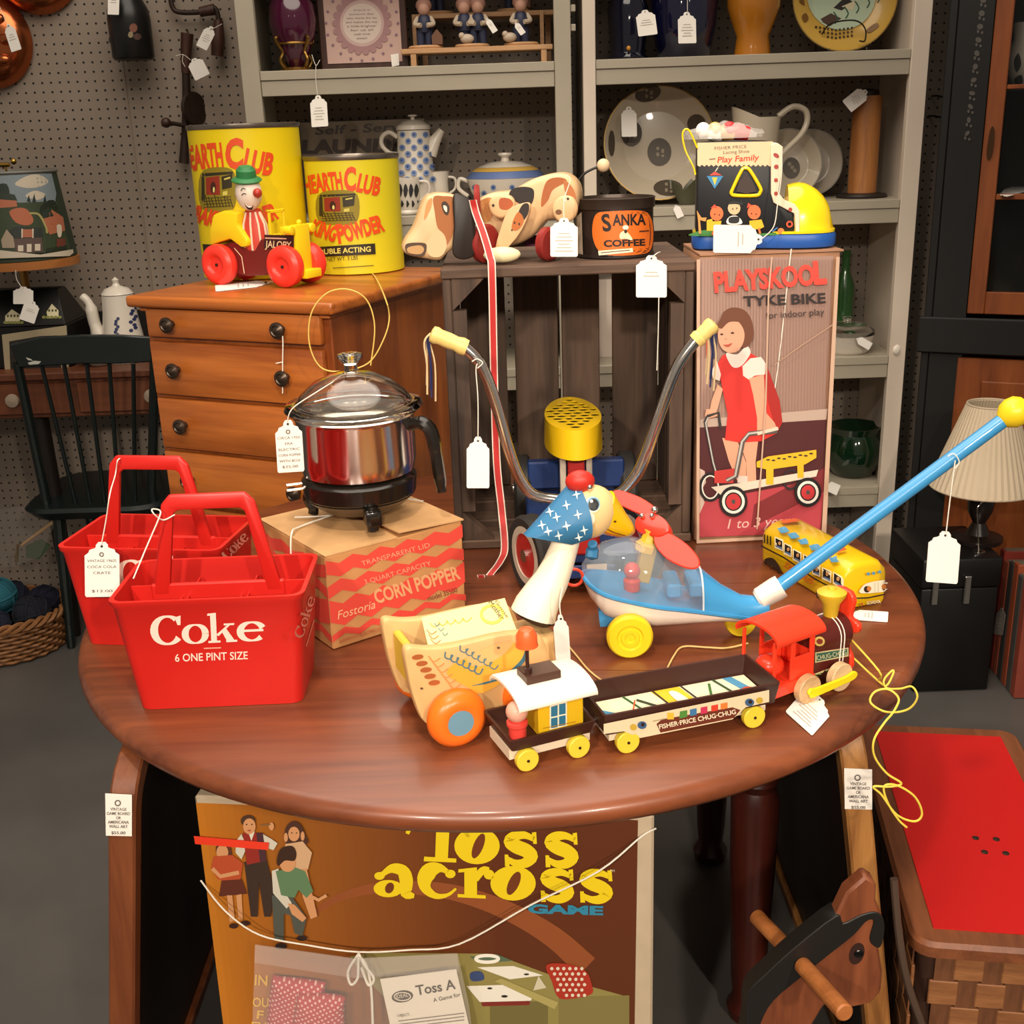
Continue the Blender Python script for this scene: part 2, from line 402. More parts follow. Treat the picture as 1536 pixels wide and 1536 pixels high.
# ------------------------------------------------------------------ shelving units
PAINT = mat('greige_paint', '#a39a88', .5, noise=.06, nscale=8, bump=.08, bscale=90)
PAINTW = mat('cream_paint', '#cdbfae', .5, noise=.05, nscale=8)
YS, YB = 3.10, 3.42
LEV = [1.577, 1.208, .790, .412]
def shelf_unit(label, x0, x1, sw0, sw1, stile_m, side_m, levels, xr):
    o = thing('shelf_unit', label, 'shelf', ((x0+x1)/2, (YS+YB)/2, 0))
    for a, c in ((x0, x0+sw0), (x1-sw1, x1)):
        MB().box(a, c, YS-.012, YS+.012, .0, 2.25).build('stile', stile_m, o, bevel=.0015, world=True)
    MB().box(x0+.004, x0+.02, YS+.014, YB, .0, 2.25).build('side_panel', side_m, o, world=True)
    MB().box(x1-.02, x1-.004, YS+.014, YB, .0, 2.25).build('side_panel', side_m, o, world=True)
    MB().box(x0+.021, x1-.021, YB-.008, YB, 0, 2.25).build('back_panel', PEGS, o, world=True)
    for z in levels:
        s = MB().box(x0+.021, x1-.021, YS+.004, YB-.01, z-.02, z).build('shelf_board', PAINT, o, bevel=.001, world=True)
        MB().box(x0+sw0+.001, x1-sw1-.001, YS-.010, YS+.003, z-.022, z+.0005).build('edge_strip', PAINT, s, bevel=.0012, world=True)
        MB().box(x0+sw0+.001, x1-sw1-.001, YS-.007, YS+.003, z-.060, z-.023).build('apron', PAINT, s, bevel=.0012, world=True)
    # moulding inside the side wall
    for z in levels[1:]:
        MB().box(xr-.004, xr, YS+.06, YS+.07, z+.03, z+.31).build('moulding', side_m, o, world=True)
    return o
UL = shelf_unit('grey painted wooden shelf unit with dotted pitcher and small figurines', -.648, .190, .046, .042, PAINT, PAINT, LEV+[1.93], .17)
UR = shelf_unit('grey shelf unit with cream edges holding plates and amber vase', .220, 1.100, .032, .045, PAINTW, PAINTW, LEV+[1.93], 1.08)
for z in (1.70, 1.655):
    MB().box(.191, .203, YS-.006, YS+.02, z-.008, z+.008).build('hinge', PAINT, UL, bevel=.001, world=True)
kn = D(1353, 525, 3.09)
MB().lathe([(.006, 0), (.006, .012), (.016, .018), (.018, .026), (.012, .032), (.002, .034)], 16, m=aim(kn+V((-.03, .02, 0)), kn+V((.03, -.03, 0)))).build('knob', mat('white_china', '#e6ddd0', .2), UR, world=True)
# ================================================================== round table
TC = V((-.021, 1.659, 0)); TR = .633; TZ = .74
TW = wood('table_wood', '#4d2414', '#824526', 'x', 14, .38, coat=.25, stretch=16, bump=.1)
table = thing('round_table', 'round reddish brown wooden table with toys standing all over its top', 'table', (TC.x, TC.y, 0))
ang = rad(-5)
seams = [-.30, .0, .30]
def slice_poly(lo, hi, R, n=40):
    t0 = math.asin(max(-1, min(1, lo/R))); t1 = math.asin(max(-1, min(1, hi/R)))
    r_ = [(R*math.cos(t0+(t1-t0)*i/n), R*math.sin(t0+(t1-t0)*i/n)) for i in range(n+1)]
    l_ = [(-x, y) for x, y in reversed(r_)]
    if lo <= -R: l_ = l_[:-1]
    if hi >= R: l_ = l_[1:]
    return r_+l_
bounds = [-TR]+seams+[TR]
for i in range(4):
    lo, hi = bounds[i], bounds[i+1]
    g = .0007
    rings = []
    for (dr, z) in ((.016, -.030), (.006, -.028), (.001, -.021), (.0, -.015), (.002, -.008), (.007, -.003), (.014, 0)):
        R = TR-dr
        rings.append([(x, y, TZ+z) for x, y in slice_poly(max(lo+g, -R) if i else -R, min(hi-g, R) if i < 3 else R, R)])
    MB().loft(rings, m=M.Rotation(ang, 4, 'Z')).build('plank', TW, table, smooth=50)
DK = wood('dark_turned_wood', '#2a0f09', '#45180f', 'z', 20, .35)
MB().lathe([(.50, TZ-.09), (.50, TZ-.031)], 48).build('apron', DK, table)
legp = [(.03, 0), (.034, .02), (.024, .04), (.028, .08), (.036, .30), (.038, .42), (.03, .44), (.036, .455), (.030, .47), (.036, .485), (.030, .5), (.036, .515), (.03, .53), (.036, .545), (.030, .56), (.040, .58), (.042, TZ-.095)]
for lx, ly in ((.385, -.13), (.40, .30), (-.40, .30), (-.385, -.13)):
    MB().lathe(legp, 20, m=M.Translation((lx, ly, 0))).build('leg', DK, table)
# ================================================================== chest of drawers
CZ = 1.11; CY = -25
cx = V((math.cos(rad(CY)), math.sin(rad(CY)), 0)); cy = V((-math.sin(rad(CY)), math.cos(rad(CY)), 0))
FR = V((-.336, 2.215, 0)); CW, CDp = .52, .58
chest = thing('chest_of_drawers', 'orange pine chest of drawers with small dark round knobs behind the table', 'chest', FR-cx*CW/2+cy*CDp/2, CY)
PINE = wood('pine', '#7d3a12', '#b9692a', 'x', 16, .36, coat=.2, stretch=14, knots=5)
PINEZ = wood('pine_side', '#6b2f10', '#9a5220', 'z', 14, .36, coat=.2, stretch=12, knots=3)
hw, hd = CW/2, CDp/2
b = MB(); b.box(-hw, hw, -hd, hd, CZ-.024, CZ)
b.build('top', PINE, chest, bevel=.007, seg=3)
MB().box(-hw+.025, hw-.025, -hd+.03, hd-.01, .05, CZ-.0245).build('carcass', PINEZ, chest, bevel=.002)
MB().box(-hw+.02, hw-.02, -hd+.018, hd-.008, CZ-.034, CZ-.0247).build('moulding', PINE, chest, bevel=.002)
KN = mat('knob_metal', '#4a3d33', .3, metal=.7)
dz = [(1.023, 1.083), (.898, 1.013), (.778, .889), (.650, .769), (.50, .64), (.30, .49), (.08, .29)]
for z0, z1 in dz:
    d = MB().box(-hw+.04, hw-.04, -hd+.012, -hd+.029, z0, z1).build('drawer', PINE, chest, bevel=.004, seg=2)
    for kx in (-.150, .130):
        zc = (z0+z1)/2
        MB().lathe([(.007, 0), (.007, .014), (.0165, .017), (.0165, .022), (.011, .025), (.009, .023), (.004, .026), (.001, .0265)], 18, m=mtx((kx, -hd+.0125, zc), rx=90)).build('knob', KN, d)
# ================================================================== apple crate on the table
CR = wood('weathered_wood', '#2c1f17', '#5d4636', 'z', 22, .75, stretch=14, bump=.5)
CRX = wood('weathered_wood_x', '#33241a', '#6b5140', 'x', 22, .75, stretch=14, bump=.5)
crate = thing('wooden_crate', 'weathered dark wooden crate standing on end with slatted back', 'crate', (.093, 1.97, TZ))
X0, X1, Y0, Y1, Z0, Z1 = -.098, .302, 1.815, 2.135, TZ+.001, 1.213
def cb(nm, m, x0, x1, y0, y1, z0, z1): MB().box(x0, x1, y0, y1, z0, z1).build(nm, m, crate, bevel=.002, world=True)
ym = (Y0+Y1)/2
for a, c in ((X0, X0+.014), (X1-.014, X1)):
    for k in range(3):
        ya = Y0+k*(Y1-Y0)/3; cb('side_slat', CR, a, c, ya+.001, ya+(Y1-Y0)/3-.006, Z0+.016, Z1-.017)
for k in range(3):
    ya = Y0+k*(Y1-Y0)/3
    cb('top_board', CRX, X0-.002, X1+.002, ya, ya+(Y1-Y0)/3-.003, Z1-.016, Z1)
    cb('bottom_board', CRX, X0-.002, X1+.002, ya, ya+(Y1-Y0)/3-.003, Z0, Z0+.015)
xs = [X0+.016, X0+.098, X0+.114, X0+.196, X0+.203, X0+.274, X0+.298, X0+.384]
for k in range(4): cb('back_slat', CR, xs[2*k], xs[2*k+1], Y1-.012, Y1-.001, Z0+.016, Z1-.017)
for sx, x in ((1, X0+.0145), (-1, X1-.0145)):
    for z, sz in ((Z1-.0165, -1), (Z0+.0155, 1)):
        b = MB(); b.prism([(0, 0), (.052*sx, 0), (0, .05*sz)], Y0+.004, Y0+.028, fn=lambda u, v, h, x=x, z=z: (x+u, h, z+v)); b.build('corner_block', CR, crate, world=True)
    b = MB(); b.box(min(x, x+.022*sx), max(x, x+.022*sx), Y0+.006, Y0+.028, Z0+.066, Z1-.067); b.build('corner_post', CR, crate, world=True)
# ================================================================== tyke bike box
BX = thing('cardboard_box', 'tall printed cardboard box picturing a girl with a ride-on bike', 'box', (.436, 1.93, TZ))
bw, bdp, bh = .222, .17, .479
BR = mat('box_card', '#a77a5c', .7, noise=.12, nscale=30)
BFR = mat('box_front', '#a97f70', .6, noise=.06, nscale=14)
ex = V((1, 0, 0)); ey = V((0, 1, 0))
bfl = V((.310, 1.818, TZ)); bc = bfl+ex*bw/2+ey*bdp/2; BX.location = bc; BX.matrix_basis = M.Translation(bc)
MB().box(-bw/2, bw/2, -bdp/2, bdp/2, .001, bh).build('carton', BR, BX, bevel=.003, seg=2)
bxs = Plane(bfl, -ey)
MB().prism([(-bw/2, -bdp/2-.002), (bw/2+.004, -bdp/2-.003), (bw/2+.002, -.004), (-bw/2, -.003)], bh+.0005, bh+.003).build('top_flap', BR, BX)
MB().prism([(-bw/2, 0), (bw/2, 0), (bw/2, bdp/2), (-bw/2, bdp/2)], bh+.0005, bh+.004).build('top_flap', BR, BX)
# print on the front, read from the photo
it = [('#a58578', [(1047, 388), (1250, 384), (1228, 798), (1046, 806)])]
for k in range(44):
    xa = 1048+k*4.6; it.append(('#977568', stroke([(xa, 388), (xa*.985+14, 622)], .9)))
it += [('#b9a193', [(1048, 628), (1240, 612), (1238, 628), (1048, 640)]),
       ('#4e1f22', [(1048, 640), (1238, 628), (1233, 735), (1047, 770)]),
       ('#b5414a', [(1047, 752), (1120, 738), (1236, 716), (1229, 797), (1047, 804)]),
       ('#7d2a2e', [(1125, 790), (1130, 755), (1236, 700), (1236, 735)]),
       ('#cbb1a2', [(1047, 700), (1056, 705), (1058, 722), (1050, 735), (1056, 752), (1048, 770)])]
it.append(('#e2483a', txt('PLAYSKOOL', 1071, 437, 1237, 424, 30, bold=.045, grow=0)))
it.append(('#e2483a', txt('L', 1219, 424, 1239, 423, 33, bold=.05)))
it.append(('#2b2222', txt('TYKE BIKE', 1114, 458, 1237, 453, 15, bold=.03)))
it.append(('#3a2e2c', txt('for indoor play', 1148, 477, 1235, 471, 10, bold=.005)))
it.append(('#e6b9b0', txt('1 to 3 years', 1090, 791, 1190, 785, 15, shear=.3)))
SK, SKD = '#dba183', '#c98a6c'
hair = sp2([(1078, 480), (1085, 466), (1098, 460), (1115, 464), (1125, 478), (1129, 500), (1122, 516), (1112, 520), (1100, 508), (1084, 512), (1072, 494)])
it += [('#b9503c', rc(1058, 500, 1063, 535)), ('#20264e', rc(1069, 498, 1074, 537)),
       (SK, [(1082, 655), (1105, 660), (1118, 692), (1118, 722), (1106, 722), (1092, 690)]), (SK, [(1107, 660), (1136, 658), (1132, 690), (1133, 722), (1119, 724), (1118, 690)]),
       ('#d9c9be', rc(1105, 712, 1120, 722)),
       (SK, [(1075, 575), (1083, 582), (1075, 612), (1068, 625), (1062, 622), (1066, 600)]), (SK, [(1058, 612), (1072, 612), (1076, 622), (1062, 626), (1056, 622)]),
       ('#d5312b', [(1075, 545), (1082, 532), (1092, 528), (1093, 545), (1102, 550), (1114, 545), (1122, 527), (1134, 534), (1150, 560), (1162, 600), (1170, 632), (1164, 648), (1140, 660), (1108, 662), (1086, 658), (1090, 620), (1082, 580)]),
       ('#a8251f', [(1148, 545), (1168, 600), (1172, 632), (1163, 648), (1150, 600)]),
       ('#e6cfc4', [(1066, 555), (1074, 540), (1080, 560), (1078, 570), (1068, 566)]), ('#e9d6cc', [(1112, 548), (1124, 536), (1140, 534), (1148, 545), (1146, 560), (1130, 562), (1122, 568), (1113, 562)]),
       ('#e9d6cc', sp2([(1088, 528), (1104, 530), (1118, 518), (1124, 528), (1112, 546), (1100, 550), (1092, 542)])),
       (SK, [(1122, 566), (1144, 560), (1146, 590), (1148, 618), (1160, 632), (1164, 642), (1150, 648), (1134, 646), (1134, 625), (1128, 590)]),
       ('#6d3f2a', hair), (SK, sp2([(1077, 492), (1088, 480), (1104, 480), (1114, 494), (1114, 510), (1106, 524), (1094, 528), (1082, 522), (1076, 508)])),
       ('#6d3f2a', sp2([(1076, 482), (1090, 470), (1110, 472), (1118, 488), (1108, 482), (1092, 482), (1080, 492)])),
       ('#4a2d22', ell(1081, 500, 2.6, 1.5, 8)), ('#4a2d22', ell(1097, 498, 2.8, 1.6, 8)), (SKD, ell(1087, 507, 2, 1.5, 8)), ('#b4503f', sp2([(1083, 516), (1090, 515), (1097, 513), (1091, 519)]))]
# the little bike in the picture
it += [('#33302f', stroke([(1072, 706), (1068, 690), (1056, 630), (1060, 622), (1076, 617), (1079, 640)], 4.5)), ('#b9b4ae', stroke([(1072, 704), (1068, 690), (1057, 632), (1061, 624)], 2)),
       ('#e9e2d6', ring(1064, 728, 13, 18, 4)), ('#1d1a1b', ring(1064, 728, 15, 20, 4)), ('#2c2526', ring(1184, 717, 11, 14, 3)),
       ('#dcd0bd', [(1065, 728), (1120, 720), (1225, 702), (1222, 712), (1080, 740)]), ('#c93a36', [(1070, 704), (1100, 700), (1098, 722), (1070, 722)]),
       ('#57504d', stroke([(1088, 718), (1102, 712), (1112, 660), (1122, 648), (1164, 644)], 7)), ('#bdb7b0', stroke([(1088, 718), (1101, 711), (1111, 660), (1121, 648), (1136, 646)], 3)),
       ('#e2cdb9', stroke([(1134, 648), (1165, 640)], 5)),
       ('#e2b526', [(1133, 690), (1150, 682), (1222, 672), (1222, 684), (1205, 694), (1150, 702), (1133, 698)]), ('#e2b526', rc(1147, 692, 1158, 724)), ('#e2b526', [(1193, 685), (1203, 684), (1203, 714), (1194, 714)])]
for k in range(9): it.append(('#3a3128', ell(1150+k*8, 687-k*1.2+(k % 2)*2, 3, 1.3, 8)))
for cxx, cyy, r1, r2 in ((1098, 749, 21, 23), (1209, 735, 20, 22)):
    it += [('#1b1819', ell(cxx, cyy, r1, r2, 24)), ('#e9e4da', ell(cxx, cyy, r1-4, r2-5, 22)), ('#1b1819', ell(cxx, cyy, r1-8, r2-9, 20)), ('#c2363a', ell(cxx, cyy, r1-10, r2-11, 18)), ('#4f4a49', ell(cxx, cyy, 3, 3.5, 10))]
it.append(('#c8a68e', stroke([(1155, 384), (1150, 440), (1146, 600), (1133, 790)], 2.2)))
it.append(('#b08e78', stroke([(1158, 545), (1200, 515), (1247, 484)], 1.6)))
it.append(('#c8a68e', [[(1251, 384), (1256, 384), (1236, 797), (1229, 798)], [(1043, 388), (1048, 388), (1047, 806), (1043, 806)], [(1043, 806), (1229, 797), (1229, 801), (1043, 811)]]))
decal('printed_picture', BX, bxs, it)
st = [(1186, 376), (1184, 392), (1165, 560), (1142, 700), (1130, 800)]
MB().tube(smoothpath([bxs.hit(x, y, .003) for x, y in st], 4), .0011, 6).build('string', STRING, BX, world=True)
# ================================================================== yellow tins on the chest
YEL = mat('tin_yellow', '#e6cc0a', .42, spec=.5); YEL2 = mat('tin_yellow_pale', '#d8c820', .45, spec=.5)
TINM = mat('tin_metal', '#8a8178', .32, metal=.9)
OR = '#e04a12'
def hearth(x0, y0, x1, y1):
    X = lambda t: x0+(x1-x0)*t; Y = lambda t: y0+(y1-y0)*t
    it = [('#8a7a18', sp2([(X(0), Y(.15)), (X(.5), Y(-.02)), (X(1), Y(.12)), (X(1), Y(.9)), (X(.55), Y(1.02)), (X(.02), Y(.9))], 4))]
    it.append(('#2e2710', [[(X(.06), Y(.12)), (X(.95), Y(.08)), (X(.95), Y(.14)), (X(.06), Y(.2))], [(X(.04), Y(.2)), (X(.12), Y(.2)), (X(.14), Y(.8)), (X(.04), Y(.75))], [(X(.62), Y(.2)), (X(.94), Y(.14)), (X(.92), Y(.45)), (X(.64), Y(.5))]]))
    it.append(('#8c2c18', [(X(.16), Y(.22)), (X(.56), Y(.18)), (X(.58), Y(.62)), (X(.18), Y(.62))]))
    it.append(('#3a1c10', ell(X(.38), Y(.45), (x1-x0)*.08, (y1-y0)*.14, 10)))
    it.append(('#d9d07a', ell(X(.4), Y(.5), (x1-x0)*.03, (y1-y0)*.07, 8)))
    ln = []
    for k in range(9):
        xx = X(.15+.09*k); ln += stroke([(xx, Y(.62+.04*(k % 3))), (xx+(x1-x0)*.08, Y(.9))], 1.3)
    for k in range(4): ln += stroke([(X(.1), Y(.7+.07*k)), (X(.9), Y(.66+.07*k))], 1.0)
    it.append(('#3a3010', ln))
    it.append(('#c9bd5a', [[(X(.66), Y(.55)), (X(.8), Y(.52)), (X(.8), Y(.62)), (X(.66), Y(.64))], [(X(.7), Y(.24)), (X(.88), Y(.2)), (X(.88), Y(.24)), (X(.7), Y(.28))]]))
    return it
def tin(label, x, y, r, z0, z1, m):
    o = thing('baking_powder_tin', label, 'tin', (x, y, z0), group='yellow baking powder tins')
    h = z1-z0
    MB().lathe([(r-.003, .001), (r, .003), (r, h-.01)], 48).build('label_wrap', m, o)
    MB().lathe([(r+.001, h-.0098), (r+.0025, h-.005), (r+.002, h), (r-.003, h+.001), (r-.004, h-.006), (.001, h-.006)], 48).build('rim', TINM, o)
    return o
c1 = (-.585, 2.75, .1255); c2 = (-.346, 2.765, .109)
t1 = tin('tall yellow tin with orange lettering behind the toy clown', *c1, CZ, 1.449, YEL)
s1 = Cyl(*c1)
it = [(OR, txt('EARTH', 286, 255, 336, 249, 36, bold=.045, arc=1)), (OR, txt('C', 338, 251, 365, 251, 44, bold=.045)), (OR, txt('LUB', 364, 254, 407, 262, 33, bold=.045, arc=-1))]
it += hearth(301, 252, 352, 317)
it += [(OR, txt('BAKING', 290, 330, 348, 348, 24, bold=.045)), (OR, txt('POWDER', 352, 349, 418, 326, 24, bold=.045)), ('#2a2010', [(305, 366), (420, 370), (420, 384), (307, 380)])]
decal('printed_label', t1, s1, it, L=7, h0=.0008)
t2 = tin('shorter yellow tin with orange lettering at the rear corner of the chest', *c2, CZ, 1.374, YEL2)
s2 = Cyl(*c2)
it = [(OR, txt('HEARTH', 458, 292, 515, 284, 27, bold=.045, arc=2)), (OR, txt('C', 516, 285, 534, 285, 35, bold=.045)), (OR, txt('LUB', 534, 286, 568, 293, 27, bold=.045))]
it += hearth(477, 286, 536, 336)
it += [(OR, txt('KING', 466, 350, 502, 362, 23, bold=.045)), (OR, txt('P', 508, 364, 520, 362, 28, bold=.045)), (OR, txt('OWDER', 520, 362, 577, 345, 25, bold=.045)),
       ('#2a2010', [(466, 371), (562, 365), (563, 381), (468, 386)]), ('#e3d46a', txt('DOUBLE ACTING', 470, 382, 556, 377, 8, bold=.02)),
       ('#4a3c10', txt('NET WT. 3 LBS', 492, 392, 537, 389, 6)), ('#6a5a18', stroke([(500, 402), (560, 398)], 1.2))]
decal('printed_label', t2, s2, it, L=7, h0=.0008)
# ================================================================== toy car with clown
ja, jb = G(330, 428, CZ), G(428, 432, CZ)
jyaw = math.degrees(math.atan2(jb.y-ja.y, jb.x-ja.x)); jm = (ja+jb)/2
jn = V((-math.sin(rad(jyaw)), math.cos(rad(jyaw)), 0))
RED = mat('toy_red', '#ee3a2c', .32); TY = mat('toy_yellow', '#f4d21a', .35); MAR = mat('maroon_litho', '#6e1f1b', .4)
SKIN = mat('clown_white', '#efe0d0', .4)
jal = thing('toy_car', 'yellow and maroon pull-along toy car with red wheels and clown driver', 'toy', jm+jn*.046, jyaw)
jwb = (jb-ja).length/2
wp = [(.012, .016), (.014, .008), (.020, .004), (.028, .000), (.037, .003), (.0435, .012), (.045, .020), (.0435, .028), (.037, .036), (.010, .037)]
def toywheel(nm, parent, loc, prof, m, out=-1, hub=None):
    o = MB().lathe(prof, 30, m=mtx(loc, rx=90 if out < 0 else -90) @ M.Translation((0, 0, -max(z for r, z in prof))) @ M.Diagonal((1, 1, 1, 1))).build(nm, m, parent); return o
wheelp = [(.002, .0), (.036, .0), (.0435, .008), (.045, .018), (.0435, .027), (.036, .034), (.027, .0355), (.021, .033), (.017, .027), (.015, .0265), (.001, .0265)]
for sx in (-1, 1):
    for sy in (-1, 1):
        w = MB().lathe(wheelp, 30, m=mtx((sx*jwb, sy*.022, .045), rx=90 if sy < 0 else -90)).build('wheel', RED, jal)
        MB().lathe([(.0035, .0267), (.0035, .029), (.001, .030)], 10, m=mtx((sx*jwb, sy*.022, .045), rx=90 if sy < 0 else -90)).build('axle_end', KN, w)
b = MB(); b.prism([(-.105, .05), (-.10, .085), (-.045, .095), (-.02, .075), (.0, .075), (.02, .10), (.07, .10), (.07, .025), (-.03, .02), (-.10, .03)], -.026, .026, fn=lambda x, y, h: (x, h, y))
body = b.build('body', MAR, jal, bevel=.002)
b = MB(); b.prism([(-.118, .085), (-.115, .12), (-.100, .152), (-.07, .16), (-.03, .155), (-.035, .13), (-.01, .098), (-.012, .085), (-.03, .082), (-.06, .10)], -.034, .034, fn=lambda x, y, h: (x, h, y)); b.build('seat_shell', TY, jal, bevel=.005, seg=2)
b = MB()
for y in (-.024, .024): b.box(.046, .051, y-.003, y+.003, .10, .160)
b.box(.046, .051, -.027, .027, .154, .161); b.box(.046, .051, -.027, .027, .102, .110); b.build('windshield', TY, jal, bevel=.001)
b = MB(); b.box(.100, .116, -.024, .024, .024, .130); b.box(.095, .138, -.026, .026, .018, .036); b.box(.090, .104, -.044, .044, .112, .128); b.box(.068, .1, -.02, .02, .09, .112)
b.lathe([(.010, 0), (.010, .02)], 14, m=mtx((.098, -.036, .120), ry=90)); b.lathe([(.010, 0), (.010, .02)], 14, m=mtx((.098, .036, .120), ry=90)); b.ball((.108, 0, .134), .006)
b.build('radiator', TY, jal, bevel=.003, seg=2)
b = MB(); b.lathe([(.03, .045), (.034, .09), (.03, .13), (.018, .155), (.012, .165)], 20, m=mtx((-.018, 0, 0), sc=(1, .7, 1)))
STRP = mat('striped_cloth', '#c8412f', .5)
cb_ = b.build('clown_body', STRP, jal)
b = MB()
for k in range(10):
    a = 2*PI*k/10; b.tube([(-.018+r*math.cos(a), .7*r*math.sin(a), z) for r, z in ((.031, .045), (.035, .09), (.031, .13), (.019, .155))], .0022, 5)
b.build('stripe', mat('cream_print', '#ecd9bd', .5), cb_)
HC = V((-.015, -.008, .196))
hd_ = MB().ball(HC, .029, .028, .038).build('clown_head', SKIN, jal)
MB().ball(HC+V((.031, -.008, .0)), .010).build('nose', mat('nose_red', '#b2382a', .35), hd_)
b = MB(); b.lathe([(.030, 0), (.033, .003), (.031, .006), (.022, .010), (.021, .024), (.014, .032), (.002, .034)], 22, m=mtx(HC+V((-.002, 0, .024)), rx=8, ry=8)); b.build('hat', mat('hat_green', '#2f7a45', .5), hd_)
hp = Plane(frame(jal) @ (HC+V((0, -.024, 0))), jn*-1)
decal('face_print', hd_, hp, [('#2a2420', stroke(sp2([(364, 286), (367, 282), (371, 284)], 3, False), 1.3)), ('#2a2420', stroke(sp2([(365, 293), (368, 290), (372, 291)], 3, False), 1.3)), ('#3a1512', sp2([(369, 304), (373, 309), (380, 311), (383, 306), (381, 314), (374, 313)])), ('#ffffff', sp2([(371, 306), (375, 309), (380, 309), (376, 311)]))], h0=.006)
sp_ = Plane(frame(jal) @ V((0, -.0265, 0)), jn*-1)
decal('printed_side', jal, sp_, [('#3a1512', [(397, 352), (441, 353), (441, 374), (396, 373)]), ('#e8c79a', txt('JALOPY', 398, 371, 437, 373, 11, bold=.01)), ('#d9a88c', stroke([(398, 357), (430, 358)], 2)), ('#e6c9a8', stroke([(352, 372), (363, 385), (367, 410)], 1.3)), ('#1e1414', ell(364, 370, 2.5, 2.5, 8))], h0=.0008)
jst = [(456, 408, .03), (480, 404, .01), (500, 402, .003), (545, 408, .002), (560, 412, .002)]
jp = [G(x, y, CZ+z) for x, y, z in jst]
jp += [D(575, 440, 2.20), D(584, 475, 2.16), D(575, 510, 2.15), D(552, 545, 2.15), D(510, 557, 2.15), D(480, 550, 2.15), D(464, 515, 2.15), D(467, 470, 2.15), D(490, 440, 2.15), D(522, 434, 2.15), D(550, 450, 2.15), D(562, 490, 2.15), D(556, 548, 2.15)]
MB().tube(smoothpath(jp, 6), .0014, 6).build('pull_string', mat('yellow_string', '#e0bc60', .6), jal, world=True)
price_tag('white price tag lying on the chest edge under the toy car', Plane((0, 0, CZ+.001), (0, 0, 1)), (405, 424), (323, 433), 9, [[(405, 424), (430, 421), (475, 415)]], lines=3)
# ================================================================== wooden dog on the crate
DW = mat('dog_cream', '#d9b183', .42, noise=.12, nscale=25, coat=.2); DB = mat('dog_black', '#241b17', .45)
DBR = mat('dog_brown', '#9a5426', .42, noise=.3, nscale=30); DR = mat('wheel_dark_red', '#8f2a26', .4)
dog = thing('toy_dog', 'spotted wooden basset hound pull toy with black ears lying on the crate', 'toy', (.02, 1.93, Z1))
pd = yplane(1.90, -12, .02); pdf = yplane(1.872, -12, .02)
def dp(nm, poly, s, t0, t1, m, bev=.006, par=None, n=4): return plate(sp2(poly, n), s, t0, t1).build(nm, m, par or dog, bevel=bev, seg=2, world=True, smooth=50)
bodyp = [(715, 302), (735, 290), (765, 286), (795, 270), (825, 261), (848, 262), (864, 277), (867, 300), (858, 322), (838, 330), (818, 332), (800, 352), (778, 366), (748, 372), (725, 360), (712, 335)]
dbody = dp('body', bodyp, pd, -.065, 0, DW, .012)
decal('painted_spots', dbody, pd, [('#211815', sp2([(768, 284), (785, 280), (800, 284), (800, 300), (792, 310), (775, 303), (764, 294)])), ('#a45a2c', sp2([(822, 270), (840, 266), (850, 272), (830, 284), (822, 300), (812, 310), (814, 288)])), ('#b06a38', sp2([(846, 270), (858, 280), (864, 296), (856, 300), (848, 288)])), ('#b87a44', sp2([(716, 306), (735, 296), (742, 310), (735, 330), (722, 330)]))], L=30)
th_ = dp('thigh', [(830, 304), (842, 294), (858, 296), (866, 310), (862, 326), (850, 334), (836, 332), (828, 318)], pdf, -.014, 0, DW, .005)
sh_ = dp('shoulder', [(733, 302), (748, 292), (765, 294), (772, 306), (766, 322), (750, 328), (736, 320)], pdf, -.014, 0, DW, .005)
decal('painted_spots', sh_, pdf, [('#a8522a', sp2([(750, 298), (764, 298), (770, 306), (762, 314), (750, 312)])), ('#2a1c16', ell(740, 308, 2.2, 2.2, 8))], h0=.0008, L=12)
decal('painted_spots', th_, pdf, [('#6d4526', ell(838, 318, 5, 4, 10)), ('#2a1c16', ell(852, 276+22, 2, 2, 8))], h0=.0008)
lg = dp('front_leg', [(743, 374), (750, 345), (762, 316), (780, 306), (794, 305), (794, 318), (784, 342), (772, 360), (752, 380)], yplane(1.862, -12, .02), -.010, 0, DW, .004)
decal('painted_spots', lg, yplane(1.862, -12, .02), [('#2a1e18', sp2([(778, 318), (785, 306), (793, 306), (793, 318), (786, 330), (780, 328)])), ('#b5652c', sp2([(770, 330), (778, 318), (786, 330), (778, 344), (768, 344)])), ('#3a281e', [ell(772, 334, 1.5, 2, 8), ell(779, 336, 1.5, 2, 8), ell(768, 345, 1.2, 1.6, 8)])], h0=.0008)
MB().ball(D(753, 383, 1.85)+V((0, 0, .001)), .030, .012, .0125).build('paw', mat('paw_cream', '#e8dcae', .45), dog, world=True)
for px, py, rr, y in ((727, 357, .031, 1.874), (822, 352, .027, 1.874)):
    c = D(px, py, y); c.z = Z1+rr+.001
    MB().lathe([(.001, -.008), (rr-.004, -.008), (rr, -.005), (rr, .005), (rr-.004, .008), (.001, .008)], 24, m=M.Translation(c) @ M.Rotation(rad(48), 4, 'Z') @ M.Rotation(rad(90), 4, 'X')).build('wheel', DR, dog, world=True)
ph = yplane(1.862, 8, -.05)
hdp = [(636, 302), (648, 292), (668, 290), (690, 296), (704, 310), (706, 340), (690, 366), (672, 380), (660, 391), (640, 389), (615, 384), (605, 376), (608, 362), (622, 340)]
dh = dp('head', hdp, ph, -.055, 0, DW, .010)
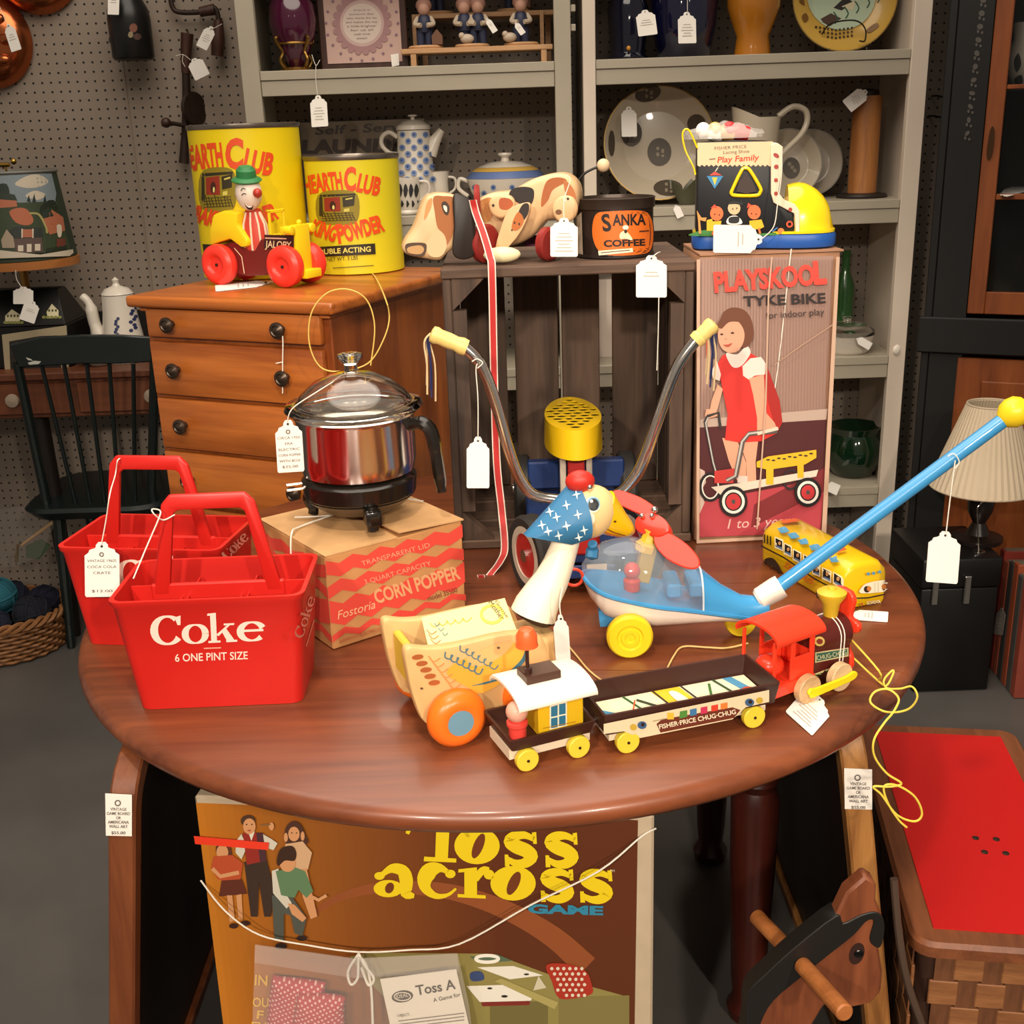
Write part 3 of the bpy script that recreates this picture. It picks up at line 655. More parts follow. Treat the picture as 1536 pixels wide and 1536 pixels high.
decal('painted_face', dh, ph, [('#a05e2c', sp2([(650, 296), (664, 294), (684, 300), (682, 340), (674, 362), (668, 366), (664, 350), (656, 340), (652, 318)])), ('#c98d54', sp2([(640, 305), (648, 297), (646, 312), (636, 330)])), ('#d8b488', sp2([(655, 346), (666, 352), (670, 368), (664, 382), (652, 386), (642, 380), (640, 364)])), ('#3a2418', sp2([(662, 306), (668, 302), (674, 310), (672, 322), (666, 320)])), ('#f0e2c8', sp2([(665, 308), (670, 310), (670, 318), (666, 314)])), ('#4a3222', sp2([(609, 366), (634, 364), (640, 370), (634, 384), (612, 380)])), ('#b98e5c', sp2([(612, 371), (630, 368), (636, 374), (630, 381), (613, 379)]))], h0=.0008, L=14)
dp('ear', [(680, 294), (695, 293), (708, 302), (713, 322), (713, 372), (708, 386), (690, 389), (679, 378), (681, 340)], yplane(1.850, 8, -.05), -.008, 0, DB, .003)
cl_ = MB().torus(D(716, 306, 1.885), .026, .005, 20, 6, 'x', sq=1).build('collar', DR, dog, world=True)
tl = [D(868, 270, 1.905), D(880, 258, 1.905), D(902, 248, 1.905)]
MB().tube(smoothpath(tl, 6), .0022, 6).build('tail_spring', mat('dark_spring', '#2c2a28', .4, metal=.6), dog, world=True)
MB().ball(D(905, 248, 1.905), .0105, .0105, .0105).build('tail_bead', mat('bead_wood', '#d8bb95', .5), dog, world=True)
# red leash with white edges, over the crate's front edge and down to the table
lp = [(709, 300, 1.845), (714, 320, 1.845), (725, 350, 1.82), (735, 385, 1.797), (738, 410, 1.785), (741, 560, 1.785), (745, 690, 1.775), (752, 760, 1.765), (757, 820, 1.745), (750, 842, 1.72), (738, 858, 1.70), (726, 872, 1.69), (722, 880, 1.688)]
LP = [D(*p) for p in lp]; LP[-1].z = max(LP[-1].z, TZ+.004)
def ribbon(nm, pts, w, m, par, dy=0):
    pts = smoothpath(pts, 6); b = MB(); rings = []
    for i, p in enumerate(pts):
        p = V(p)+V((0, dy, 0)); rings.append([p+V((-w/2, 0, 0)), p+V((w/2, 0, 0)), p+V((w/2, .0012, 0)), p+V((-w/2, .0012, 0))])
    b.loft(rings); return b.build(nm, m, par, world=True)
ls = ribbon('leash', LP, .0125, mat('leash_white', '#d8cabc', .6), dog)
ribbon('red_stripe', LP, .0088, mat('leash_red', '#b3211f', .55), ls, -.0008)
price_tag('white price tag hanging from the wooden dog on the crate', yplane(1.80, 0), (846, 327), (846, 385), 41, [[(846, 330), (846, 300), (855, 270), (848, 262)]], lines=6)
# ================================================================== coffee tin
cz0 = Z1
cc = D(928, 388, 1.865); r_c = .0645
ct = thing('coffee_tin', 'round dark brown coffee tin with orange label on the crate', 'tin', (cc.x, 1.865+r_c, cz0))
TD = mat('tin_brown', '#2b211c', .38, noise=.3, nscale=40); hc = .094
MB().lathe([(r_c-.002, .001), (r_c+.001, .002), (r_c+.001, .005), (r_c-.001, .006), (r_c-.001, hc-.016)], 48).build('body', TD, ct)
MB().lathe([(r_c+.0015, hc-.0158), (r_c+.0015, hc-.002), (r_c+.0025, hc), (r_c, hc+.001), (r_c-.001, hc-.004), (.001, hc-.004)], 48).build('lid', mat('lid_brown', '#3b2f28', .35, metal=.4), ct)
sc = Cyl(cc.x, 1.865+r_c, r_c)
rr_ = sp2([(894, 322), (915, 317), (960, 316), (974, 324), (979, 345), (976, 372), (962, 381), (915, 383), (897, 374), (889, 350)], 5)
decal('printed_label', ct, sc, [('#1c1512', [(x*1.03-28.1, y*1.04-14) for x, y in rr_]), ('#d96a1c', rr_), ('#1d1511', txt('S', 905, 347, 918, 345, 26, bold=.03)), ('#1d1511', txt('ANKA', 919, 338, 968, 337, 17, bold=.03)), ('#1d1511', txt('COFFEE', 906, 370, 967, 368, 10, bold=.04)), ('#f0dcb4', sp2([(930, 358), (930, 350), (937, 346), (944, 352), (948, 360), (938, 358)])), ('#f0e6cc', ell(938, 341, 4.5, 3.5, 10)), ('#3a2018', ell(938, 347, 2.4, 3, 8)), ('#4a2410', stroke([(958, 347), (972, 346)], 2)), ('#e8dcc0', [(898, 376), (948, 372), (949, 378), (899, 383)]), ('#4a3020', stroke([(902, 379), (944, 375)], 1.2)), ('#b7a894', [(867, 325), (874, 318), (876, 382), (868, 380)])], L=9, h0=.001)
price_tag('white price tag hanging over the crate front below the coffee tin', yplane(1.803, 0), (977, 383), (977, 446), 46, [[(977, 386), (985, 380), D(990, 378, 1.83)], [(988, 446), (987, 500), (985, 555)]], lines=2)  # lower strand is added: a white line standing for the crate's light gap
# ================================================================== shoe house toy
SZ = TZ+bh+.0045
SHY = -8; sx_e = V((math.cos(rad(SHY)), math.sin(rad(SHY)), 0)); sy_e = V((-sx_e.y, sx_e.x, 0)); shc = V((bc.x, bc.y-.005, SZ))
shx = thing('toy_shoe', 'black toy lace-up shoe with yellow toe and blue sole on the tall box', 'toy', shc, SHY)
def sl(px): # local x on the shoe from photo x near its base
    p = Plane(shc-sy_e*.03, -sy_e).hit(px, 360); return (frame(shx).inverted() @ p).x
BL_ = mat('sole_blue', '#2257a8', .4); SY = mat('toe_yellow', '#f5d414', .22, coat=.4); SBK = mat('shoe_black', '#17181c', .45)
xh, xt = sl(1041), sl(1256); wsh = .058
sole = [(xh, -.6), (xh, .6), (xh+.03, .85), (xh+.10, .8), (xh+.15, 1.0), (xt-.03, .95), (xt-.006, .6), (xt, 0), (xt-.006, -.6), (xt-.03, -.95), (xh+.15, -1.0), (xh+.10, -.8), (xh+.03, -.85)]
sp = [(x, y*wsh) for x, y in sole]; sp = sp2(sp, 4)
MB().prism(sp, 0, .023).build('sole', BL_, shx, bevel=.005, seg=2)
MB().prism([(x*.985, y*.97) for x, y in sp], .0231, .027).build('welt', SY, shx)
ps = Plane(shc-sy_e*.050, -sy_e)
upp = [(1044, 352), (1046, 215), (1098, 210), (1158, 212), (1161, 222), (1160, 290), (1170, 302), (1190, 312), (1194, 352)]
up_ = plate(upp, ps, -.098, 0).build('upper', SBK, shx, bevel=.004, seg=2, world=True)
x1s = sl(1180)
rings = []
for k in range(9):
    t = k/8; x = xt-.004-(xt-.004-x1s)*t; w = wsh*.85*(1-(1-t)**2.6)**.5 if k else .004; h = .075*(1-(1-t)**2.2)**.5*(1-.08*max(0, t-.7)/.3) if k else .004
    rings.append([(x, -w*math.cos(PI*j/12), .0271+h*math.sin(PI*j/12)) for j in range(13)])
MB().loft(rings, closed=True).build('toe_cap', SY, shx, smooth=60)
it = [('#ecc9a0', [(1046, 214), (1159, 212), (1158, 246)]+[(1158-7.0*i-3.5*(j), 247+(3 if j else 0)) for i in range(16) for j in (0, 1)]+[(1046, 248)]),
      ('#4a3a30', txt('FISHER PRICE', 1072, 225, 1120, 222, 5)), ('#4a3a30', txt('Lacing Shoe', 1085, 231, 1124, 229, 5)), ('#d0431f', txt('Play Family', 1076, 244, 1138, 240, 9, bold=.015, shear=.2)), ('#7a5a40', stroke([(1064, 239), (1073, 238)], 1.5)),
      ('#3a7d34', sp2([(1044, 348), (1060, 345), (1090, 349), (1140, 350), (1192, 347), (1195, 352), (1044, 354)])),
      ('#e04a3c', [(1064, 263), (1072, 257), (1083, 263)]), ('#3a86b8', [(1060, 264), (1085, 264), (1072, 283)]), ('#e6c43a', [(1068, 266), (1076, 266), (1072, 278)]), ('#f4ead6', stroke([(1073, 257), (1077, 251)], 1.2))]
it += [('#f0b41e', [(1060, 330), (1068, 328), (1072, 346), (1060, 346)]), ('#e8703c', ell(1075, 320, 10, 11, 14)), ('#e04a2c', [(1066, 312), (1072, 306), (1076, 312)]), ('#f0b41e', [(1068, 332), (1082, 331), (1080, 346), (1064, 346)]),
       ('#d9b98e', ell(1101, 312, 9.5, 10, 14)), ('#16161a', sp2([(1092, 306), (1100, 301), (1110, 303), (1112, 300), (1114, 308), (1104, 306)])), ('#f4f0e4', sp2([(1090, 330), (1096, 324), (1106, 324), (1113, 332), (1110, 336), (1092, 336)])), ('#16161a', sp2([(1094, 326), (1108, 325), (1107, 334), (1094, 334)])),
       ('#e8703c', ell(1131, 318, 10, 11, 14)), ('#e04a2c', [(1120, 312), (1122, 304), (1128, 308)]), ('#f0b41e', [(1124, 331), (1142, 329), (1146, 340), (1138, 344), (1124, 342)]), ('#e8703c', stroke([(1138, 342), (1140, 350)], 3)), ('#e8703c', stroke([(1072, 344), (1068, 352)], 3)),
       ('#2a1a14', [ell(1072, 321, 1, 1.3, 6), ell(1079, 322, 1, 1.3, 6), ell(1099, 313, 1, 1.3, 6), ell(1105, 312, 1, 1.3, 6), ell(1127, 320, 1, 1.3, 6), ell(1134, 321, 1, 1.3, 6)]),
       ('#d9502c', ring(1184, 336, 4, 4, 2.5, 10)), ('#3a6fae', stroke([(1158, 347), (1166, 341)], 2)), ('#e0803c', ell(1171, 346, 5, 4.5, 10)), ('#c9914a', [(1045, 315), (1052, 326), (1060, 326), (1058, 332), (1050, 330), (1052, 350), (1048, 350), (1047, 330)])]
lace_it = [('#a83a30', [ell(1164, 233, 5, 3, 10, 35), ell(1164, 250, 3.5, 3.5, 10), ell(1163.5, 270, 3, 3.2, 10), ell(1163.5, 290, 3, 3.2, 10), ell(1185, 314, 3, 3.2, 10)])]
decal('printed_side', up_, ps, it, h0=.0008)
lpn = plate([(1156, 217), (1165, 214), (1174, 220), (1172, 258), (1167, 288), (1176, 300), (1192, 306), (1199, 316), (1199, 353), (1193, 353), (1191, 320), (1160, 304), (1156, 290)], ps, -.096, .0045).build('lacing_panel', mat('panel_cream', '#e6d6b8', .5), shx, bevel=.001, world=True)
decal('eyelets', lpn, ps, lace_it, h0=.0052)
fr_ = sp2([(1097, 290), (1099, 283), (1112, 256), (1118, 252), (1125, 256), (1140, 281), (1140, 288), (1134, 293), (1104, 293)], 3)
b = MB()
tri = [ps.hit(x, y, .003) for x, y in fr_]
b.tube(tri+[tri[0], tri[1]], .0028, 8); b.build('window_frame', SY, shx, world=True)
decal('window_opening', up_, ps, [('#3a2822', sp2([(1104, 287), (1118, 261), (1134, 287)], 2))], h0=.0006+.00012*40)
MB().tube(smoothpath([ps.hit(x, y, .002) for x, y in ((1046, 222), (1033, 195), (1024, 200), (1028, 225), (1040, 250), (1043, 262))], 5), .0015, 6).build('yellow_lace', SY, shx, world=True)
bagm = mat('clear_plastic', '#f2ece6', .06, trans=0, alpha=.34, spec=.9, bump=1, bscale=50)
bag = thing('plastic_bag', 'small clear bag of peg figures resting in the shoe top', 'bag', ps.hit(1090, 212, -.04))
b = MB(); b.ball(ps.hit(1088, 194, -.04)+V((0, 0, -.001)), .060, .036, .026, 24, 14)
for v in b.v:
    k = 1+.16*math.sin(v.x*170)*math.cos(v.z*150+v.y*90); c0 = ps.hit(1090, 200, -.04); v.x = c0.x+(v.x-c0.x)*k; v.z = max(c0.z-.012+(v.z-c0.z)*k*.9, ps.hit(1090, 210).z+.002)
b.build('film', bagm, bag, world=True)
for px, py, m in ((1066, 199, mat('peg_white', '#f4ecdd', .4)), (1084, 197, mat('peg_tan', '#caa04a', .4)), (1106, 200, mat('peg_red', '#c22a2e', .4))):
    b = MB(); c = ps.hit(px, py, -.035); c.z = ps.hit(1090, 212).z+.014; b.lathe([(.001, -.022), (.0115, -.02), (.0125, 0), (.009, .003)], 14, m=M.Translation(c) @ M.Rotation(rad(-75), 4, 'Y')); b.ball(c+V((-.011, 0, .004)), .0115); b.build('peg_figure', m, bag, world=True)
price_tag('white price tag leaning sideways against the toy shoe sole', Plane(bfl-ey*.008, -ey), (1143, 359), (1070, 358), 42, [[(1141, 359), (1160, 340), (1166, 305), (1172, 260), (1172, 225)]], lines=2)
# ================================================================== ride-on bike in front of the crate
CHR = mat('chrome', '#e6e1da', .16, metal=1.0); CREAMP = mat('grip_cream', '#e6c878', .4)
bike = thing('ride_on_bike', 'childs ride-on bike with chrome handlebars and perforated yellow seat', 'bike', (.11, 1.72, TZ))
hb = [(698, 522, 1.60), (722, 548, 1.60), (742, 600, 1.605), (762, 672, 1.61), (778, 715, 1.615), (800, 742, 1.62), (840, 750, 1.625), (880, 750, 1.625), (925, 742, 1.62), (948, 722, 1.615), (966, 690, 1.61), (990, 620, 1.605), (1016, 550, 1.60), (1046, 508, 1.60)]
MB().tube(smoothpath([D(*p) for p in hb], 6), .0085, 12).build('handlebar', CHR, bike, world=True)
for a, c in (((646, 500), (700, 522)), ((1072, 484), (1043, 512))):
    A, B = D(*a, 1.60), D(*c, 1.60); L = (B-A).length
    g = MB().lathe([(.006, 0), (.0115, .002), (.0125, .008), (.011, .014), (.0115, L*.5), (.0105, L*.7), (.0125, L-.008), (.0115, L), (.0086, L)], 18, m=aim(A, B)).build('grip', CREAMP, bike, world=True)
    b = MB(); bl = MB()
    for k in range(5):
        s = V((.004*math.sin(k*2.1), .004*math.cos(k*1.7), 0)); bb = bl if k % 2 else b
        bb.tube(smoothpath([A, A+V((-.006, 0, -.012))+s, A+V((-.008+.002*k, 0, -.045))+s, A+V((-.010+.002*k, 0, -.075-.006*k))+s], 4), .0014, 5)
    b.build('streamer', mat('streamer_cream', '#cfb68a', .6), g, world=True); bl.build('streamer', mat('streamer_blue', '#232a55', .6), g, world=True)
# seat with real holes
SYB = mat('seat_yellow', '#e6ba14', .35)
sw, sd = .048, .122
seat_z = .952
cxs, cys = D(859, 640, 1.90).x, 1.905
out = [(cxs+sw*math.cos(t)*(1+.10*math.sin(t)*-1), cys+sd*math.sin(t)) for t in [2*PI*i/40 for i in range(40)]]
holes = []
for r in range(11):
    for k in range(5):
        hx = (k-2)*.0185+(.009 if r % 2 else 0); hy = -.098+r*.0196
        if (hx/sw)**2+(hy/sd)**2 < .72: holes.append((hx+.0015*math.sin(r*3+k*5), hy+.001*math.sin(r*7+k), .0074+.0016*math.sin(k*4+r*2.3), .0078))
mesh_pts = [V((x, y, 0)) for x, y in out]
loops = [mesh_pts]+[[V((cxs+hx+a*math.cos(-t), cys+hy+b_*math.sin(-t), 0)) for t in [2*PI*i/10 for i in range(10)]] for hx, hy, a, b_ in holes]
zt = seat_z; b = MB(); bm = bmesh.new(); eds = []
for l in loops:
    vv = [bm.verts.new((p.x, p.y, zt)) for p in l]; eds += [bm.edges.new((vv[i], vv[(i+1) % len(vv)])) for i in range(len(vv))]
bmesh.ops.triangle_fill(bm, edges=eds, use_beauty=True, use_dissolve=False); bm.verts.index_update()
b.add([v.co.copy() for v in bm.verts], [tuple(v.index for v in f.verts) for f in bm.faces]); bm.free()
k0 = 0
for li, l in enumerate(loops):
    dz_ = .050 if li == 0 else .0012; n = len(l)
    b.add([(p.x, p.y, zt) for p in l]+[(cxs+(p.x-cxs)*(1.03 if li == 0 else 1), cys+(p.y-cys)*(1.03 if li == 0 else 1), zt-dz_) for p in l], [(i, (i+1) % n, n+(i+1) % n, n+i) for i in range(n)])
b.build('seat', SYB, bike, world=True)
MB().prism([(cxs+(x-cxs)*.96, cys+(y-cys)*.96) for x, y in out], zt-.045, zt-.012).build('seat_underside', mat('seat_dark', '#1d1812', .6), bike, world=True)
BLUE = mat('bike_blue', '#1a3060', .4); BRED = mat('bike_red', '#a8241f', .4); BLK = mat('tyre_black', '#2b2826', .6); CRW = mat('wheel_cream', '#b9aa98', .4)
px_ = cxs
MB().box(px_-.014, px_+.014, 1.815, 1.845, TZ+.07, zt-.013).build('seat_post', BRED, bike, bevel=.002, world=True)
for s in (-1, 1): MB().box(px_+s*.022-.005, px_+s*.022+.005, 1.818, 1.842, TZ+.07, zt-.013).build('seat_post_edge', CRW, bike, bevel=.001, world=True)
MB().box(px_-.085, px_+.075, 1.60, 1.99, TZ+.052, TZ+.070).build('deck', BLUE, bike, bevel=.003, world=True)
MB().box(px_-.080, px_+.09, 1.905, 1.93, TZ+.075, TZ+.125).build('rear_board', BLUE, bike, bevel=.003, world=True)
MB().box(px_-.02, px_+.02, 1.585, 1.63, TZ+.0705, TZ+.13).build('steering_block', BRED, bike, bevel=.004, world=True)
MB().box(px_-.03, px_+.045, 1.592, 1.598, TZ+.030, TZ+.0515).build('front_board', BLUE, bike, bevel=.002, world=True)
MB().box(px_+.0, px_+.03, 1.588, 1.5915, TZ+.034, TZ+.054).build('front_label', mat('label_card', '#d2bda0', .6), bike, world=True)
def bwheel(x, y, r, yaw):
    m = M.Translation((x, y, TZ+r+.0005)) @ M.Rotation(rad(yaw), 4, 'Z') @ M.Rotation(rad(90), 4, 'Y')
    w = MB().lathe([(r*.72, -.014), (r*.93, -.015), (r, -.010), (r, -.004), (r*.985, 0), (r, .004), (r, .010), (r*.93, .015), (r*.72, .014)], 32, m=m, cap0=False, cap1=False).build('tyre', BLK, bike, world=True)
    MB().lathe([(.001, -.0125), (r*.62, -.0125), (r*.62, .0125), (.001, .0125)], 28, m=m).build('hub', BRED, w, world=True)
    b = MB()
    for z in (-.0135, .0135): b.lathe([(r*.56, z-.001), (r*.74, z-.001), (r*.74, z+.001), (r*.56, z+.001), (r*.56, z-.001)], 28, m=m, cap0=False, cap1=False)
    b.build('rim', CRW, w, world=True)
    b = MB(); b.lathe([(.010, -.017), (.010, .017)], 14, m=m); b.build('axle_cap', CHR, w, world=True)
bwheel(px_-.080, 1.62, .062, 24); bwheel(px_+.085, 1.66, .062, 24)
bwheel(px_-.090, 1.955, .062, 0); bwheel(px_+.098, 1.955, .062, 0)
price_tag('white price tag on a long string from the left chrome handlebar', yplane(1.585, 0), (717, 655), (717, 732), 34, [[(716, 545), (714, 556), (717, 600), (717, 660)], [(708, 542), (716, 538), (724, 544), (716, 552)]], lines=0)
# ================================================================== corn popper and its carton
pyaw = 36
pfl = V((-.255, 1.434, TZ)); px2 = V((math.cos(rad(pyaw)), math.sin(rad(pyaw)), 0)); py2 = V((-px2.y, px2.x, 0)); pw, pdp, phh = .224, .208, .142
pb = thing('corn_popper_carton', 'tan cardboard carton with red zigzag stripes and fold-over flaps', 'box', pfl+px2*pw/2+py2*pdp/2, pyaw)
PC = mat('kraft_card', '#c08a55', .7, noise=.1, nscale=30)
MB().box(-pw/2, pw/2, -pdp/2, pdp/2, .001, phh-.003).build('carton', PC, pb, bevel=.002)
PCT = mat('kraft_top', '#c79a68', .7, noise=.12, nscale=24)
MB().prism([(-pw/2, -pdp/2), (.002, -pdp/2-.001), (.0, pdp/2), (-pw/2, pdp/2)], phh-.0028, phh-.001).build('flap', PCT, pb)
MB().add([(.004, -pdp/2-.002, phh+.004), (pw/2+.002, -pdp/2-.002, phh-.002), (pw/2, pdp/2, phh), (.004, pdp/2, phh+.0005), (.004, -pdp/2-.002, phh+.006), (pw/2+.002, -pdp/2-.002, phh), (pw/2, pdp/2, phh+.002), (.004, pdp/2, phh+.0025)], [(3, 2, 1, 0), (4, 5, 6, 7), (0, 1, 5, 4), (1, 2, 6, 5), (2, 3, 7, 6), (3, 0, 4, 7)]).build('flap', PCT, pb)
pf = Plane(pfl, -py2); pl = Plane(pfl, -px2)
ZR = '#d9493c'
# front: unit coords (0..1, 0..1 from top-left) to photo pixels
def bil(c, u, v):
    (ax, ay), (bx_, by), (cx_, cy_), (dx, dy) = c
    return ((1-v)*((1-u)*ax+u*bx_)+v*((1-u)*dx+u*cx_), (1-v)*((1-u)*ay+u*by)+v*((1-u)*dy+u*cy_))
def px_of(p):
    v = V(p)-CAM; z = v.dot(FWD); return (768+FPX*v.dot(RGT)/z, 768-FPX*v.dot(UPV)/z)
fc = [px_of(pfl+V((0, 0, phh-.004))), px_of(pfl+px2*pw+V((0, 0, phh-.004))), px_of(pfl+px2*pw+V((0, 0, .002))), px_of(pfl+V((0, 0, .002)))]
lc = [px_of(pfl+py2*pdp+V((0, 0, phh-.004))), px_of(pfl+V((0, 0, phh-.004))), px_of(pfl+V((0, 0, .002))), px_of(pfl+py2*pdp+V((0, 0, .002)))]
def zig(c, v0, v1, n=5, amp=.03, ph=0):
    top = [bil(c, i/(2*n), v0+(amp if (i+ph) % 2 else -amp)) for i in range(2*n+1)]; bot = [bil(c, i/(2*n), v1+(amp if (i+ph) % 2 else -amp)) for i in range(2*n+1)]
    return [[top[i], top[i+1], bot[i+1], bot[i]] for i in range(2*n)]
def bt(c, s, u0, u1, v, h, **k):
    a, b_ = bil(c, u0, v), bil(c, u1, v); return txt(s, *a, *b_, h, **k)
it = [(ZR, zig(fc, .06, .21)), (ZR, zig(fc, .29, .42, ph=1)), (ZR, zig(fc, .50, .74, amp=.035)), (ZR, zig(fc, .82, .89, ph=1))]
it += [('#e09a7a', bt(fc, 'TRANSPARENT LID', .26, .76, .19, 7.5)), ('#e09a7a', bt(fc, '3 QUART CAPACITY', .27, .76, .40, 7.5)), ('#d8a070', bt(fc, 'CORN POPPER', .34, .97, .645, 21, bold=.03)), ('#e8b48c', bt(fc, 'Fostoria', .05, .33, .69, 13, shear=.4)), ('#7a3a2a', bt(fc, 'model 35500', .72, .94, .79, 8)),
       ('#b8523c', bt(fc, 'DOMINION ELECTRIC COMPANY MANSFIELD', .05, .62, .945, 4.5)), ('#b8523c', bt(fc, 'MANSFIELD, OHIO', .36, .62, .985, 4))]
decal('printed_front', pb, pf, it)
decal('printed_side', pb, pl, [(ZR, zig(lc, .10, .24, 3)), (ZR, zig(lc, .30, .42, 3, ph=1)), (ZR, zig(lc, .48, .75, 3)), (ZR, zig(lc, .82, .9, 3, ph=1))])
pc = pfl+px2*.118+py2*.105+V((0, 0, phh+.004)); pc.z = TZ+phh+.003
pop = thing('corn_popper', 'chrome electric corn popper with glass lid and black handle on a carton', 'appliance', pc)
BAK = mat('bakelite_black', '#17130f', .22, coat=.3); GLS = mat('clear_glass', '#f6f4f0', .03, trans=1.0, ior=1.45)
R_ = .082
MB().lathe([(.030, .012), (.055, .016), (R_-.010, .028), (R_-.002, .036)], 40).build('base_pan', mat('grey_metal', '#6d655e', .3, metal=.8), pop)
MB().lathe([(R_-.003, .0365), (R_, .040), (R_+.002, .062), (R_-.004, .068), (R_-.012, .070)], 40).build('base_ring', BAK, pop)
MB().lathe([(R_-.012, .0705), (R_-.001, .073), (R_+.003, .090), (R_+.003, .150), (R_+.006, .156), (R_+.004, .158), (R_, .150), (R_-.002, .076), (.001, .075)], 48).build('pot', CHR, pop)
MB().lathe([(.001, .218), (.010, .217), (.03, .213), (.055, .202), (.074, .186), (.082, .176), (.096, .172), (.099, .166), (.095, .162), (.084, .1605), (.080, .162), (.079, .168), (.070, .182), (.05, .197), (.03, .207), (.01, .211), (.001, .212)], 48).build('lid', GLS, pop)
MB().lathe([(.010, .2175), (.009, .226), (.013, .231), (.018, .236), (.017, .241), (.010, .243), (.001, .2425)], 20).build('lid_knob', GLS, pop)
hdv = V((math.cos(rad(-18)), math.sin(rad(-18)), 0))
MB().tube(smoothpath([hdv*(R_-.002)+V((0, 0, .140)), hdv*(R_+.020)+V((0, 0, .146)), hdv*(R_+.034)+V((0, 0, .135)), hdv*(R_+.040)+V((0, 0, .105)), hdv*(R_+.046)+V((0, 0, .045))], 6), [.009]*6+[.010]*12+[.009]*5+[.007]*2, 10).build('handle', BAK, pop)
for a in (-72, 168, 60):
    d_ = V((math.cos(rad(a)), math.sin(rad(a)), 0))
    MB().tube(smoothpath([d_*.070+V((0, 0, .034)), d_*.082+V((0, 0, .030)), d_*.082+V((0, 0, .020)), d_*.076+V((0, 0, .010)), d_*.077+V((0, 0, .001))], 4), .008, 8).build('leg', BAK, pop)
MB().box(-.012, .012, -.012, .012, -.010, .012, m=mtx((.026, -.084, .024), rz=18)).build('plug_housing', BAK, pop, bevel=.004, seg=2)
for z in (.048, .056): MB().tube([(-R_+.004, -.01, z), (-R_-.022, -.018, z)], .002, 8).build('plug_pin', CHR, pop)
MB().tube(smoothpath([G(442, 776, TZ+phh+.003), G(500, 772, TZ+phh+.004), G(545, 755, TZ+phh+.005), G(600, 748, TZ+phh+.006), G(635, 752, TZ+phh+.005)], 5), .0013, 6).build('tie_string', STRING, pb, world=True)
MB().tube(smoothpath([G(500, 772, TZ+phh+.003), G(450, 790, TZ+phh+.002), G(437, 802, TZ+phh+.002), Plane(pfl-px2*.002, -px2).hit(437, 850)], 5), .0013, 6).build('tie_string', STRING, pb, world=True)
tp = Plane(pc+V((-.075, -.07, 0)), (-.35, -.93, 0))
price_tag('white price tag tied to the corn popper lid', tp, (432, 630), (437, 708), 40, [[(432, 632), (440, 612), D(475, 588, pc.y-.07), D(508, 568, pc.y-.018), D(520, 564, pc.y-.012)]], text=['CIRCA 1950', 'ERA', 'ELECTRIC', 'CORN POPPER', 'WITH BOX', '$35.00'])
kst = thing('knob_string', 'white string hanging from the chest drawer knob behind the popper', 'string', frame(chest) @ V((.13, -hd, .9)))
for q_ in ([(424, 496), (424, 505), (424, 545), (424, 590)], [(405, 548), (414, 545), (424, 543)]): MB().tube(smoothpath(([frame(chest) @ V((.128, -hd+.004, 1.045)), frame(chest) @ V((.133, -hd-.004, 1.047))] if q_[0][1] > 490 and q_[0][0] > 420 else [])+[Plane(frame(chest) @ V((0, -hd-.006, 0)), -cy).hit(x, y) for x, y in q_[1:]], 4), .0012, 6).build('strand', STRING, kst, world=True)
